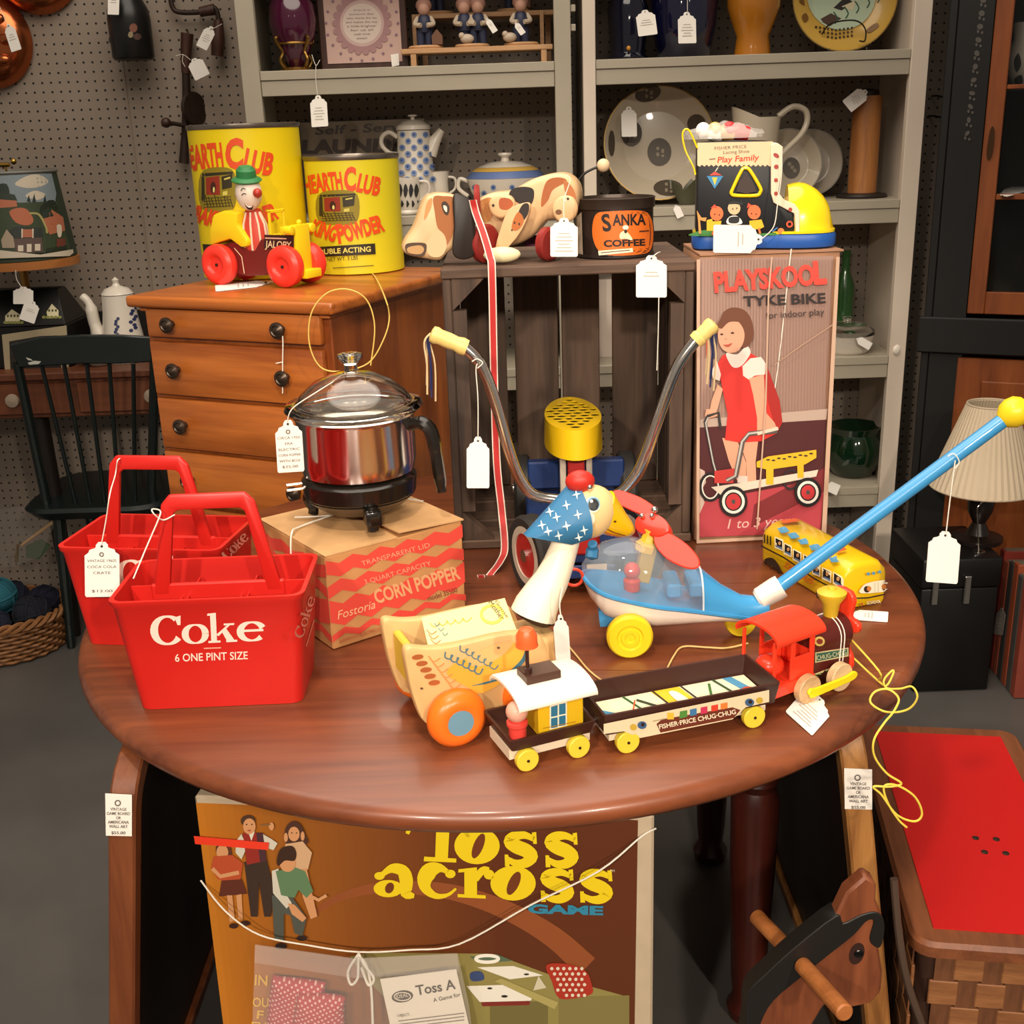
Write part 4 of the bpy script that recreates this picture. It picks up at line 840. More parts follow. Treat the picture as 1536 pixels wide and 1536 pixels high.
# ================================================================== red bottle carriers
RP = mat('carrier_red', '#c4211a', .36, noise=.05, nscale=8)
def rrect(wx, wy, r, n=4, cx0=0, cy0=0):
    out = []
    for qx, qy, a0 in ((1, 1, 0), (-1, 1, 90), (-1, -1, 180), (1, -1, 270)):
        for k in range(n+1):
            a = rad(a0+90*k/n); out.append((cx0+qx*(wx-r)+r*math.cos(a), cy0+qy*(wy-r)+r*math.sin(a)))
    return out
def carrier(label, c, yaw, front_items, side_items):
    o = thing('bottle_carrier', label, 'carrier', c, yaw, 'red plastic six-bottle carriers')
    H = .152
    def lev(t, ins=0): return .103+.014*t-ins, .060+.011*t-ins
    rings = []
    for t in (0, .5, .93, .96, 1.0):
        wx, wy = lev(t); e = .0025 if t >= .96 else 0
        rings.append([(x, y, H*t+ (0.018*max(0, (abs(x)-.085)/.032)*0)) for x, y in rrect(wx+e, wy+e, .016)])
    for t in (1.0, .5, .04):
        wx, wy = lev(t, .003); rings.append([(x, y, H*t) for x, y in rrect(wx, wy, .014)])
    MB().loft(rings).build('tub', RP, o, smooth=45)
    zt_ = H-.020
    MB().prism([(-.099, .008), (.099, .008), (.110, zt_+.012), (-.110, zt_+.012)], -.0015, .0015, fn=lambda x, y, h: (x, h, y)).build('centre_wall', RP, o)
    for x in (-.038, .038):
        for s in (-1, 1):
            MB().box(x-.001, x+.001, min(s*.002, s*.058), max(s*.002, s*.058), .03, zt_-.002).build('divider', RP, o)
            MB().box(x-.009*1-.001, x-.009+.001, min(s*.002, s*.020), max(s*.002, s*.020), .03, zt_-.004).build('divider', RP, o)
    hp_ = [(-.082, zt_), (-.058, H+.100), (-.047, H+.112), (.047, H+.112), (.058, H+.100), (.082, zt_), (.062, zt_+.0), (.044, H+.088), (.038, H+.092), (-.038, H+.092), (-.044, H+.088), (-.062, zt_)]
    b = MB(); b.prism(hp_, -.004, .004, fn=lambda x, y, h: (x, h, y)); b.build('handle', RP, o, bevel=.0025, seg=2)
    b = MB(); b.prism([(-.085, zt_-.008), (.085, zt_-.008), (.085, zt_+.014), (-.085, zt_+.014)], -.0035, .0035, fn=lambda x, y, h: (x, h, y)); b.build('handle_base', RP, o, bevel=.002)
    m = frame(o); tl_ = math.atan2(.011, H)
    n = (m.to_3x3() @ V((0, -math.cos(tl_), -math.sin(tl_))))
    pf_ = Plane(m @ V((0, -.060, 0)), n)
    decal('printed_logo', o, pf_, front_items, h0=.0008)
    tl2 = math.atan2(.014, H); n2 = m.to_3x3() @ V((math.cos(tl2), 0, -math.sin(tl2)))
    decal('printed_logo', o, Plane(m @ V((.103, 0, 0)), n2), side_items, h0=.0008)
    return o
def serif_coke(x0, y0, x1, y1, h):
    """bold serif C o k e in photo pixels, baseline (x0,y0)-(x1,y1)"""
    L = math.hypot(x1-x0, y1-y0); ux, uy = (x1-x0)/L, (y1-y0)/L
    def T(p): return (x0+ux*p[0]*L+uy*p[1]*h, y0+uy*p[0]*L-ux*p[1]*h)
    out = []
    def arc(cx_, cy_, rx, ry, a0, a1, w0, w1, n=20):
        pts, ws = [], []
        for i in range(n+1):
            a = rad(a0+(a1-a0)*i/n); pts.append((cx_+rx*math.cos(a), cy_+ry*math.sin(a))); ws.append(w0+(w1-w0)*abs(math.cos(a))**1.5)
        # anisotropic: convert to px first
        q = [T(p) for p in pts]; return stroke(q, [w*h for w in ws])
    out += arc(.135, .5, .115, .47, 50, 325, .07, .27); out += [[T(p) for p in ((.2, .93), (.255, .98), (.25, .66), (.225, .66))]]
    out += arc(.375, .33, .088, .31, 0, 360, .05, .24, 28)
    out += [[T(p) for p in q] for q in (((.51, .02), (.56, .02), (.56, 1.0), (.51, .97)), ((.485, 1.0), (.56, 1.02), (.56, .94), (.485, .93)), ((.485, .07), (.59, .07), (.59, 0), (.485, 0)), ((.555, .27), (.66, .60), (.685, .60), (.575, .22)), ((.60, .40), (.645, .46), (.715, .04), (.65, .02)), ((.625, .64), (.715, .64), (.715, .575), (.625, .575)), ((.64, .07), (.735, .07), (.735, 0), (.64, 0)))]
    out += arc(.865, .33, .100, .31, 20, 320, .06, .25, 24); out += [[T(p) for p in ((.79, .40), (.965, .40), (.965, .32), (.79, .32))]]
    return out
IV = '#f0cfc0'
c1c = V((-.377, 1.342, TZ+.0005)); c2c = V((-.505, 1.528, TZ+.0005))
f1 = [(IV, serif_coke(229, 968, 402, 960, 44)), (IV, txt('6 ONE PINT SIZE', 263, 992, 372, 988, 12, bold=.012)), ('#e0a890', stroke([(306, 972), (332, 971)], 1.5))]
s1i = [('#e89a88', serif_coke(453, 958, 473, 895, 14)), ('#e08a78', stroke([(458, 970), (470, 930)], 1.5))]
carrier('red plastic bottle carrier with white lettering at the table front', c1c, 1, f1, s1i)
f2 = [(IV, serif_coke(178, 885, 330, 872, 44)), (IV, txt('6 ONE PINT SIZE', 188, 905, 300, 897, 12, bold=.01))]
s2i = [('#e89a88', serif_coke(341, 840, 374, 806, 17))]
carrier('red plastic bottle carrier half hidden behind the front carrier', c2c, -9, f2, s2i)
pt = Plane(c2c+V((-.07, -.082, 0)), (-.16, -.985, 0))
price_tag('white price tag tied to the handle of the rear red carrier', pt, (153, 813), (154, 895), 52, [[(153, 817), (160, 780), (166, 740), D(173, 712, c2c.y-.006), D(176, 692, c2c.y-.006), D(180, 688, c2c.y), D(172, 694, c2c.y+.006)]], text=['VINTAGE 1960S', 'COCA COLA', 'CRATE', '', '', '$12.00'])
MB_t = thing('price_string', 'white string tied round the handle of the front red carrier', 'string', D(240, 775, c1c.y-.01))
MB().tube(smoothpath([D(262, 772, c1c.y-.007), D(245, 780, c1c.y-.008), D(232, 772, c1c.y-.02), D(228, 764, c1c.y-.02), D(240, 766, c1c.y-.012), D(238, 778, c1c.y-.02), D(220, 820, c1c.y-.03), D(200, 868, c1c.y-.05)], 5), .0009, 6).build('strand', STRING, MB_t, world=True)
# ================================================================== goose pull toy
gy = 22; gf = V((math.cos(rad(gy)), math.sin(rad(gy)), 0)); gn = V((math.sin(rad(gy)), -math.cos(rad(gy)), 0))
gw = G(685, 1115, TZ)
goose = thing('toy_goose', 'wooden goose pull toy with star-print blue bonnet and orange wheels', 'toy', gw-gn*.06+gf*.05, gy)
GW = mat('goose_wood', '#dcb277', .45, noise=.14, nscale=12); GWH = mat('goose_white', '#f3e6cd', .3, coat=.3); GYL = mat('goose_panel', '#d9b23a', .5)
pp = [(609, 974), (640, 974), (675, 971), (707, 964), (750, 954), (790, 950), (812, 955), (822, 980), (820, 1002), (806, 1030), (770, 1060), (733, 1071), (680, 1086), (640, 1087), (622, 1052), (612, 1012)]
g0 = Plane(gw-gn*.012, gn)
near = plate(sp2(pp, 3), g0, -.016, 0).build('side_panel', GW, goose, bevel=.003, seg=2, world=True)
b = plate(sp2(pp, 3), g0, -.016, 0); b.v = [v-gn*.088 for v in b.v]; b.build('side_panel', GW, goose, bevel=.003, seg=2, world=True)
pa = [g0.hit(622, 1052), g0.hit(733, 1070)]
def gbox(nm, m, u0, u1, n0, n1, z0, z1):
    q = frame(goose).inverted() @ (gw-gn*.028); MB().box(q.x+u0, q.x+u1, q.y+n0, q.y+n1, z0, z1).build(nm, m, goose, bevel=.002)
gbox('floor_block', GW, -.030, .10, .0005, .0715, .035, .062)
gbox('rear_board', GYL, -.040, -.030, .0005, .0715, .063, .112)
_nb = frame(goose).inverted() @ Plane(gw-gn*.064, gn).hit(800, 924); _ny = (frame(goose).inverted() @ (gw-gn*.028)).y
MB().box(_nb.x-.030, _nb.x+.022, _ny+.0005, _ny+.0715, .040, _nb.z-.016).build('chest_block', GW, goose, bevel=.008, seg=3)
decal('painted_wing', near, g0, [('#e2a83c', sp2([(690, 990), (740, 975), (780, 962), (789, 975), (780, 1000), (755, 1022), (720, 1040), (700, 1030), (670, 1010)])), ('#dcae6e', sp2([(700, 985), (745, 966), (770, 962), (750, 985), (715, 1000)])),
      ('#3f6f80', stroke(sp2([(783, 954), (790, 970), (784, 990), (762, 1010), (735, 1022), (708, 1028)], 4, False), [3, 4, 5, 6, 6, 6, 6, 6, 6, 6, 6, 5, 5, 5, 4, 4, 3, 3, 2, 1, 1][:21])),
      ('#4f7580', [q for k in range(6) for q in stroke(sp2([(668+9*k, 977+4*k), (667+9*k, 985+4.5*k), (674+9*k, 988+4.5*k), (679+9*k, 982+4*k)], 3, False), 2.2)]+[q for k in range(6) for q in stroke(sp2([(690+9*k, 967+5*k), (690+9*k, 975+5*k), (697+9*k, 978+5*k), (702+9*k, 972+5*k)], 3, False), 1.8)]),
      ('#a85a2c', [ell(626+7.5*(k > 0)*0+6.2*k, 985+9.6*k, 9, 4, 10, -8) for k in range(5)]), ('#d98c4c', [q for k in range(6) for q in stroke(sp2([(642+6*k, 983+8*k), (650+6*k, 992+8*k), (660+6*k, 986+8*k)], 3, False), 1.6)]),
      ('#5a4630', [ell(747, 971, 2.4, 1.8, 8), ell(632, 1032, 2.4, 1.8, 8)])], h0=.0008)
OW = mat('wheel_orange', '#f0701c', .32, sss=0); HUBB = mat('hub_blue', '#6a93a8', .4)
gwp = [(.002, .0), (.026, .0), (.033, .006), (.036, .014), (.0345, .022), (.028, .029), (.020, .0315), (.0155, .030)]
for u in (0, .100):
    for s in (0, 1):
        base = gw+gf*u-(gn*.11 if s else V((0, 0, 0))); base.z = TZ+.0362
        if u and not s: base = base-gn*.016
        m = aim(base-gn*.011 if not s else base+gn*.0, base+gn if not s else base-gn)
        w = MB().lathe(gwp, 32, m=m).build('wheel', OW, goose, world=True, smooth=60)
        MB().lathe([(.0158, .0302), (.0158, .0312), (.001, .0316)], 24, m=m).build('hub', HUBB, w, world=True)
bk = thing('story_booklet', 'pale yellow printed booklet lying in the goose basket', 'booklet', G(700, 935, TZ+.10))
pbk = Plane((0, 1.25, TZ+.118), (0, -.10, .995))
BKP = mat('booklet_paper', '#efdf9a', .55)
plate([(632, 926), (757, 897), (775, 946), (642, 968)], pbk, -.003, 0).build('pages', BKP, bk, world=True)
decal('cover_print', bk, pbk, [('#c9a93c', [q for k in range(5) for q in stroke(sp2([(645+12*k, 935-2*k), (652+12*k, 941-2*k), (660+12*k, 934-2*k)], 3, False), 1.3)]), ('#b0764a', [q for k in range(3) for q in stroke(sp2([(640+3*k, 945+7*k), (647+3*k, 952+7*k), (655+3*k, 947+7*k)], 3, False), 1.2)]), ('#5a7f88', [q for k in range(3) for q in stroke(sp2([(652+6*k, 935+7*k), (655+6*k, 940+7*k), (660+6*k, 936+7*k)], 3, False), 1.2)]), ('#d8cc50', ring(738, 922, 16, 13, 4)), ('#5a5024', txt('Mother', 732, 905, 752, 932, 8)), ('#5a5024', txt('Goose', 742, 903, 760, 928, 5))], h0=.0006)
# neck, head
cy_g = (gw-gn*.055).y
def gp(x, y, dn=0): return Plane(gw-gn*.064, gn).hit(x, y, dn)
npth = [(800, 922), (805, 908), (815, 890), (828, 868), (838, 845), (846, 822), (853, 800), (860, 785)]
b = MB(); b.tube([gp(*q) for q in npth], [.029, .0275, .0245, .0215, .019, .0172, .016, .015], 20); b.build('neck', GWH, goose, world=True, smooth=60)
MB().tube([gp(796, 930), gp(800, 922)], [.020, .0285], 16).build('neck_socket', mat('socket_dark', '#3a2a1e', .5), goose, world=True)
hc_ = gp(886, 767)
hm = M.Translation(hc_) @ M.Rotation(rad(gy), 4, 'Z') @ M.Rotation(rad(22), 4, 'Y')
FACE = mat('goose_face', '#e9c68c', .35, coat=.2); BEAK = mat('beak_yellow', '#eebb10', .3, coat=.3)
head = MB().ball((0, 0, 0), .0335, .0255, .0335, 24, 14, m=hm).build('head', FACE, goose, world=True, smooth=70)
bp_ = [gp(900, 764), gp(912, 776), gp(925, 785), gp(938, 793), gp(946, 797)]
rings = []
for p, (wv, wh) in zip(bp_, ((.027, .021), (.0235, .019), (.0175, .016), (.012, .013), (.007, .009))):
    t = (bp_[-1]-bp_[0]).normalized(); u = V((0, 0, 1)); s = t.cross(u).normalized(); u = s.cross(t)
    rings.append([p+s*wh*math.cos(2*PI*j/18)+u*wv*math.sin(2*PI*j/18) for j in range(18)])
beak = MB().loft(rings).build('beak', BEAK, head, world=True, smooth=70)
# bonnet: hull of a hood ring and a pointed tail
SCARF = mat('bonnet_blue', '#2f6f9a', .5)
bm = bmesh.new()
Rg = []
for j in range(24):
    a = 2*PI*j/24
    q = gp(866, 766)+(UPV*math.cos(a)*.036*(1.0)+gn*math.sin(a)*.030)+gf*(.008*math.cos(a)*-1+.004)
    Rg.append(q)
pts = Rg+[gp(788, 803)+gn*d for d in (.006, -.006)]+[gp(806, 802)+gn*.012, gp(806, 802)-gn*.012, gp(845, 744), gp(846, 808)+gn*.024, gp(850, 775)+gn*.027, gp(850, 775)-gn*.027]
inv = frame(goose).inverted()
for q in pts: bm.verts.new(inv @ q)
bmesh.ops.convex_hull(bm, input=bm.verts)
me = bpy.data.meshes.new('bonnet'); bm.to_mesh(me); bm.free(); me.materials.append(SCARF); me.shade_smooth(); me.set_sharp_from_angle(angle=rad(50))
bon = bpy.data.objects.new('bonnet', me); COL.objects.link(bon); bon.parent = goose
def star(x, y, r=7):
    return [(x+(r if k % 2 == 0 else r*.26)*math.cos(PI/4*k-.2), y+(r*1.15 if k % 2 == 0 else r*.26)*math.sin(PI/4*k-.2)) for k in range(8)]
decal('star_print', bon, MeshSurf(bon), [('#dfe6e0', [star(x, y) for x, y in ((865, 742), (850, 758), (825, 768), (867, 772), (835, 776), (813, 788), (850, 789), (822, 797), (838, 803), (876, 795), (868, 806))])], h0=.0008, L=5)
MB().ball(gp(870, 722), .018, .012, .014, 18, 10).build('hat', mat('hat_red', '#bf2a1e', .45), head, world=True)
MB().ball(gp(878, 727, .012), .0035).build('rivet', CHR, head, world=True)
decal('painted_eye', head, MeshSurf([head]), [('#f3e6cc', ell(889, 757, 11, 12, 20)), ('#6f9ab4', ell(890, 756, 9.5, 10.5, 20)), ('#14141a', ell(890, 757, 7.6, 9, 20)), ('#f4f4f4', ell(887, 752, 2.2, 2.2, 10)), ('#efe0c8', ell(884, 778, 8, 10, 16))], h0=.0008, L=4)
decal('beak_line', beak, MeshSurf([beak]), [('#8a4a10', stroke(sp2([(902, 788), (918, 797), (938, 803)], 4, False), 1.6)), ('#4a2a10', ell(922, 782, 2.2, 1.5, 8)), ('#d87a2c', sp2([(901, 792), (915, 799), (936, 806), (915, 804)]))], h0=.0008, L=5)
b = MB(); b.tube(smoothpath([gp(878, 808, .02), gp(880, 818, .016), gp(876, 832, .02)], 4), [.006]*4+[.008]*4+[.002], 8); b.build('ribbon_tie', SCARF, bon, world=True)
price_tag('white price tag hanging behind the goose neck', Plane(gw-gn*.02+gf*.17, (.6, -.8, 0)), (840, 922), (845, 1000), 22, [[(840, 926), (838, 905), (842, 880)]], lines=0)
MB().tube(smoothpath([G(x, y, TZ+z) for x, y, z in ((818, 972, .04), (830, 962, .03), (845, 962, .008), (862, 980, .003), (882, 1004, .002), (905, 1022, .002), (922, 1027, .002))], 5), .0013, 6).build('pull_string', mat('cream_cord', '#e3c27c', .6), goose, world=True)
# ================================================================== helicopter push toy
HY = 1.438
heli = thing('toy_helicopter', 'blue and white push-along toy helicopter with clear dome and red rotor', 'toy', D(980, 940, HY)*1.0)
heli.location.z = TZ; heli.matrix_basis = M.Translation(heli.location)
HBL = mat('heli_blue', '#3f92c8', .28, coat=.3); HWH = mat('heli_white', '#ece0d2', .32, coat=.2); HY_ = mat('wheel_yellow', '#eccc22', .35)
ST = [(873, .003, 862, 868, 846), (884, .026, 878, 896, 832), (905, .042, 892, 924, 815), (940, .050, 902, 938, 806), (980, .050, 910, 940, 812), (1015, .044, 914, 937, 828), (1048, .036, 918, 934, 852), (1080, .026, 922, 932, 877), (1110, .020, 926, 934, 893), (1132, .018, 929, 938, 895), (1150, .016, 930, 944, 890)]
sec = []
for px, w, yr, yb, yt in ST:
    x = D(px, yr, HY).x; zr = D(px, yr, HY-w*.95).z; zb = max(D(px, yb, HY-w*.35).z, TZ+.004); zt_ = D(px, yt, HY).z; sec.append((x, w, zr, min(zb, zr-.002), zt_))
rings = [[(x, HY-w*math.cos(PI*j/14), zr-(zr-zb)*math.sin(PI*j/14)**.75) for j in range(15)] for x, w, zr, zb, zt_ in sec]
MB().loft(rings).build('hull', HWH, heli, world=True, smooth=60)
def upper(i0, i1, k=1.0): return [[(x, HY-w*k*math.cos(PI*j/14), zr+.0005+(zt_-zr)*k*math.sin(PI*j/14)**.8) for j in range(15)] for x, w, zr, zb, zt_ in sec[i0:i1]]
dome = mat('dome_plastic', '#b9c3ca', .03, alpha=.24, spec=1.0, coat=1)
MB().loft(upper(0, 7), cap0=False, cap1=False, closed=False).build('dome', dome, heli, world=True, smooth=60)
MB().tube([V(p) for p in upper(6, 7, 1.01)[0]], .0014, 6).build('dome_edge', mat('dome_seam', '#cfd8dc', .2), heli, world=True)
MB().loft(upper(6, 11)).build('tail_boom', HBL, heli, world=True, smooth=60)
fl_ = [[(x, HY-w*.95, zr+.001), (x, HY+w*.95, zr+.001)] for x, w, zr, zb, zt_ in sec[:7]]
b = MB(); b.loft(fl_, False, False, closed=False); b.build('deck', HBL, heli, world=True)
rp = [V((x, HY-w-.001, zr)) for x, w, zr, zb, zt_ in sec]+[V((x, HY+w+.001, zr)) for x, w, zr, zb, zt_ in reversed(sec)]
MB().tube(smoothpath(rp, 3), .0032, 6).build('rim_band', HBL, heli, world=True)
for k in range(2):
    sx_ = D(1010, 900, HY).x+k*.03; MB().box(sx_-.012, sx_+.008, HY-.028, HY+.028, sec[4][2]+.002, sec[4][2]+.022).build('seat_block', HBL, heli, bevel=.003, world=True)
MB().box(-.010, .010, -.010, .010, 0, .055, m=M.Translation(D(962, 870, HY)) @ M.Rotation(rad(12), 4, 'Y')).build('mast', mat('mast_amber', '#b8963a', .4, alpha=.85), heli, bevel=.001, world=True)
pil = MB(); pc_ = D(948, 866, HY-.008); pil.lathe([(.011, -.018), (.012, -.004), (.009, .0)], 16, m=M.Translation(pc_)); pil.ball(pc_+V((0, 0, .010)), .0115); pil.build('pilot', mat('pilot_red', '#c52a22', .4), heli, world=True)
rp0 = D(982, 792, HY)
yk = MB(); yk.lathe([(.014, 0), (.016, .010), (.010, .016), (.008, .03)], 6, m=M.Translation(D(968, 826, HY)) @ M.Rotation(rad(14), 4, 'Y')); yk.build('rotor_yoke', mat('yoke_yellow', '#e0b22a', .4), heli, world=True)
prn = Plane(rp0, (-.42, -.55, .72))
RR_ = mat('rotor_red', '#e8341e', .28, coat=.3)
for poly in ([(918, 746), (920, 737), (932, 736), (958, 745), (978, 757), (983, 764), (978, 772), (962, 772), (938, 762), (922, 753)], [(984, 802), (1004, 800), (1030, 816), (1046, 834), (1050, 846), (1044, 853), (1028, 852), (1004, 841), (988, 826), (981, 812)]):
    plate(sp2(poly, 4), prn, -.0015, .0015).build('rotor_blade', RR_, heli, bevel=.0012, world=True)
plate(sp2([(953, 785), (958, 776), (972, 770), (990, 774), (1003, 786), (1004, 798), (990, 806), (970, 803), (956, 797)], 4), prn, -.014, .004).build('rotor_hub', RR_, heli, bevel=.003, seg=2, world=True)
for x, y in ((984, 768), (980, 777), (965, 777)): MB().ball(prn.hit(x, y, .006), .0036 if x < 984 else .005).build('rivet', CHR, heli, world=True)
hwp = [(.002, 0), (.027, 0), (.031, .003), (.031, .012), (.028, .016), (.018, .0165), (.016, .014), (.013, .014), (.012, .0165), (.007, .0165), (.006, .0145), (.001, .015)]
for s in (-1, 1): MB().lathe(hwp, 36, m=mtx((D(945, 953, HY-.06).x, HY+s*.048, TZ+.0315), rx=90 if s < 0 else -90)).build('wheel', HY_, heli, world=True)
MB().lathe([(.002, -.008), (.020, -.008), (.022, -.004), (.022, .004), (.020, .008), (.002, .008)], 28, m=mtx((D(1110, 940, HY).x, HY, TZ+.0225), rx=90)).build('tail_wheel', HY_, heli, world=True)
MB().prism([(-.012, .0), (.012, 0), (.008, .022), (-.014, .024)], -.012, .012, m=mtx((D(912, 930, HY).x, HY, TZ+.026), rx=90)).build('axle_block', HBL, heli, world=True)
A, B = D(1136, 900, HY), D(1172, 879, HY)
MB().lathe([(.012, 0), (.0155, .004), (.017, .03), (.0165, (B-A).length)], 20, m=aim(A, B)).build('collar', HWH, heli, world=True)
A, B = D(1160, 886, HY), D(1512, 625, HY)
MB().tube([A, B], .0098, 16).build('push_rod', HBL, heli, world=True)
C_ = D(1520, 619, HY)
kb = MB(); kb.lathe([(.010, -.018), (.012, -.016), (.0185, -.008), (.0205, .002), (.018, .012), (.011, .019), (.001, .0205)], 24, m=aim(C_, C_+(B-A))); kb.build('knob', HY_, heli, world=True)
MB().torus(D(861, 866, HY-.01), .012, .0022, 20, 6, 'y').build('ring', mat('ring_red', '#d8452e', .4), heli, world=True)
price_tag('blank white price tag hanging from the blue push rod', yplane(HY-.014, 0), (1418, 797), (1412, 874), 48, [[(1418, 801), (1424, 750), (1430, 705), (1432, 690)], [(1421, 684), (1430, 680), (1438, 692), (1432, 702)]], lines=0)
# ================================================================== tin school bus
ba, bb_, bc_ = G(1262, 916, TZ), G(1334, 904, TZ), G(1140, 842, TZ)
bax = (bc_-ba).normalized(); blen = (bc_-ba).length; bwx = V((bax.y, -bax.x, 0)); bwid = .076
bus = thing('toy_bus', 'yellow lithographed tin toy school bus with black line', 'toy', ba+bax*blen/2+bwx*bwid/2)
BY = mat('bus_yellow', '#dfb40e', .28, coat=.3)
bh_ = .069
def brect(t, ins=0, zt_=0):
    p0 = ba+bax*blen*t; out = []
    prof = [(.002, .0015), (0, .006), (0, .046), (.003, .055), (.012, bh_-.003-zt_), (.022, bh_-zt_)]
    for u, z in prof: out.append(p0+bwx*(u+ins)+V((0, 0, min(z, bh_-zt_))))
    for u, z in reversed(prof): out.append(p0+bwx*(bwid-u-ins)+V((0, 0, min(z, bh_-zt_))))
    return out
bod = MB().loft([brect(0, .004, .008), brect(.010, .001, .003), brect(.035, 0, 0), brect(.95, 0, 0), brect(.985, .002, .006), brect(1, .006, .014)]).build('body', BY, bus, world=True, smooth=55)
for t in (.2, .78):
    for s in (0, 1):
        c = ba+bax*blen*t+bwx*(bwid*s)+V((0, 0, .0135)); m = aim(c+bwx*(.002 if s == 0 else -.002), c+bwx*(.012 if s == 0 else -.012))
        MB().lathe([(.001, 0), (.013, 0), (.0132, .010), (.001, .010)], 20, m=m).build('wheel', mat('bus_wheel', '#1c1714', .5), bus, world=True)
sb = MeshSurf(bod)
it = [('#efe6c8', [[(1160, 800), (1250, 851), (1264, 862), (1264, 890), (1250, 880), (1160, 822)]])]
wn = [((1164, 807), (1174, 812)), ((1178, 816), (1187, 821)), ((1192, 825), (1202, 831)), ((1208, 833), (1217, 839)), ((1222, 846), (1231, 850)), ((1237, 853), (1248, 859)), ((1254, 860), (1264, 867))]
for (xa, ya), (xb, yb) in wn:
    it.append(('#efe2b8', [(xa-1.5, ya-2), (xb+1.5, yb-2), (xb+1.5, yb+15), (xa-1.5, ya+15)])); it.append(('#17130f', [(xa, ya), (xb, yb), (xb, yb+12.5), (xa, ya+12.5)])); it.append(('#b98a5c', ell((xa+xb)/2+1, ya+8, 2.2, 2.8, 8))); it.append(('#5a7fa8', [(xa+2, ya+11), (xb, yb+9), (xb, yb+12.5), (xa+1, ya+12.5)]))
it = it[1:]
for k in range(3): it.append(('#2a2010', rc(1149+k*4.5, 802+k*1.5, 1151+k*4.5, 814+k*1.5)))
it += [('#2a1a10', stroke([(1141, 816), (1180, 836), (1225, 867), (1268, 890)], 2.2)), ('#2a1a10', stroke([(1268, 896), (1300, 895), (1333, 888)], 2.0)), ('#c05a10', txt('SCHOOL', 1179, 849, 1197, 861, 10, bold=.03)), ('#c05a10', txt('BUS', 1205, 866, 1222, 876, 9, bold=.03)),
       ('#c8542a', [(1170, 784), (1195, 782), (1200, 786), (1176, 789)]), ('#4f8fb4', [[(1169+15*k, 795+8.5*k), (1179+15*k, 794+8.5*k), (1186+15*k, 801+8.5*k), (1175+15*k, 802+8.5*k)] for k in range(3)]+[[(1216, 821), (1228, 820), (1234, 827), (1221, 828)], [(1246, 839), (1256, 838), (1262, 845), (1251, 846)]]), ('#c8542a', [(1253, 829), (1266, 826), (1270, 829), (1258, 833)]),
       ('#4f8fb4', [ell(1299, 859, 2.5, 2.5, 8), ell(1307, 858, 2.5, 2.5, 8), ell(1316, 856, 2.5, 2.5, 8)]),
       ('#e9e0c6', sp2([(1288, 888), (1290, 878), (1300, 872), (1325, 868), (1331, 872), (1330, 884)], 3)), ('#2a1c14', [ell(1297, 882, 5, 5, 10), ell(1324, 879, 5, 5.5, 10)]), ('#c87a3a', [ell(1300, 881, 3.5, 4, 8), ell(1322, 878, 3.5, 4, 8)]), ('#cfc4a0', [rc(1308, 872, 1309, 886), rc(1313, 871, 1314, 886)]),
       ('#f0ecd8', txt('SCHOOL', 1297, 905, 1318, 902, 5)), ('#f3ecd8', stroke([(1274, 913), (1300, 914), (1332, 906)], 3)), ('#b9501e', [ell(1289, 904, 2, 2, 8), ell(1325, 898, 2, 2, 8)]), ('#2b3a58', [(1253, 888), (1264, 894), (1264, 908), (1254, 902)]),
       ('#2a1d12', [sp2([(1152, 838), (1164, 836), (1174, 848), (1178, 862), (1166, 856), (1154, 848)], 3), sp2([(1230, 884), (1240, 884), (1250, 896), (1254, 910), (1244, 906), (1232, 898)], 3)])]
decal('lithographed_print', bus, sb, it, h0=.0007, L=8)
price_tag('white price tag lying on the table behind the toy bus rear', Plane((0, 0, TZ+.001), (0, 0, 1)), (1275, 922), (1332, 926), 15, [], lines=3)
# ================================================================== toy train
BRN = mat('train_brown', '#3b2019', .38); YW = mat('train_yellow', '#e3c43a', .4)
def twheel(par, x, y, r, m, t=.009):
    w = MB().lathe([(.001, 0), (r-.001, 0), (r, .001), (r, t-.001), (r-.001, t), (.001, t)], 26, m=mtx((x, y, r+.0005), rx=90)).build('wheel', m, par)
    MB().lathe([(.0018, t), (.0018, t+.001)], 8, m=mtx((x, y, r+.0005), rx=90)).build('axle_end', KN, w)
def tray(par, L, W, z0, z1, m, t=.003):
    rings = [[(x, y, z0) for x, y in rrect(L/2-.004, W/2-.004, .003, 2)], [(x, y, z1) for x, y in rrect(L/2, W/2, .003, 2)], [(x, y, z1) for x, y in rrect(L/2-t, W/2-t, .002, 2)], [(x, y, z0+.004) for x, y in rrect(L/2-t-.004, W/2-t-.004, .002, 2)]]
    return MB().loft(rings).build('tray', m, par)
ca, cb2 = G(793, 1158, TZ), G(870, 1138, TZ)
cyaw = math.degrees(math.atan2(cb2.y-ca.y, cb2.x-ca.x)); cn = V((-math.sin(rad(cyaw)), math.cos(rad(cyaw)), 0))
cab = thing('toy_caboose', 'brown toy caboose with white roof and yellow cabin on the table', 'toy', (ca+cb2)/2+cn*.040, cyaw)
wbh = (cb2-ca).length/2
for sx in (-1, 1):
    twheel(cab, sx*wbh, -.031, .0134, YW); twheel(cab, sx*wbh, .040, .0134, YW)
tray(cab, .106, .080, .0278, .043, BRN)
MB().box(-.050, .050, -.029, .029, .014, .0275).build('chassis', mat('chassis_cream', '#d9c8ae', .5), cab)
cabin = MB().box(-.012, .044, -.026, .026, .032, .080).build('cabin', mat('cabin_yellow', '#dfb21c', .4), cab, bevel=.001)
pcb = Plane(frame(cab) @ V((0, -.026, 0)), -cn)
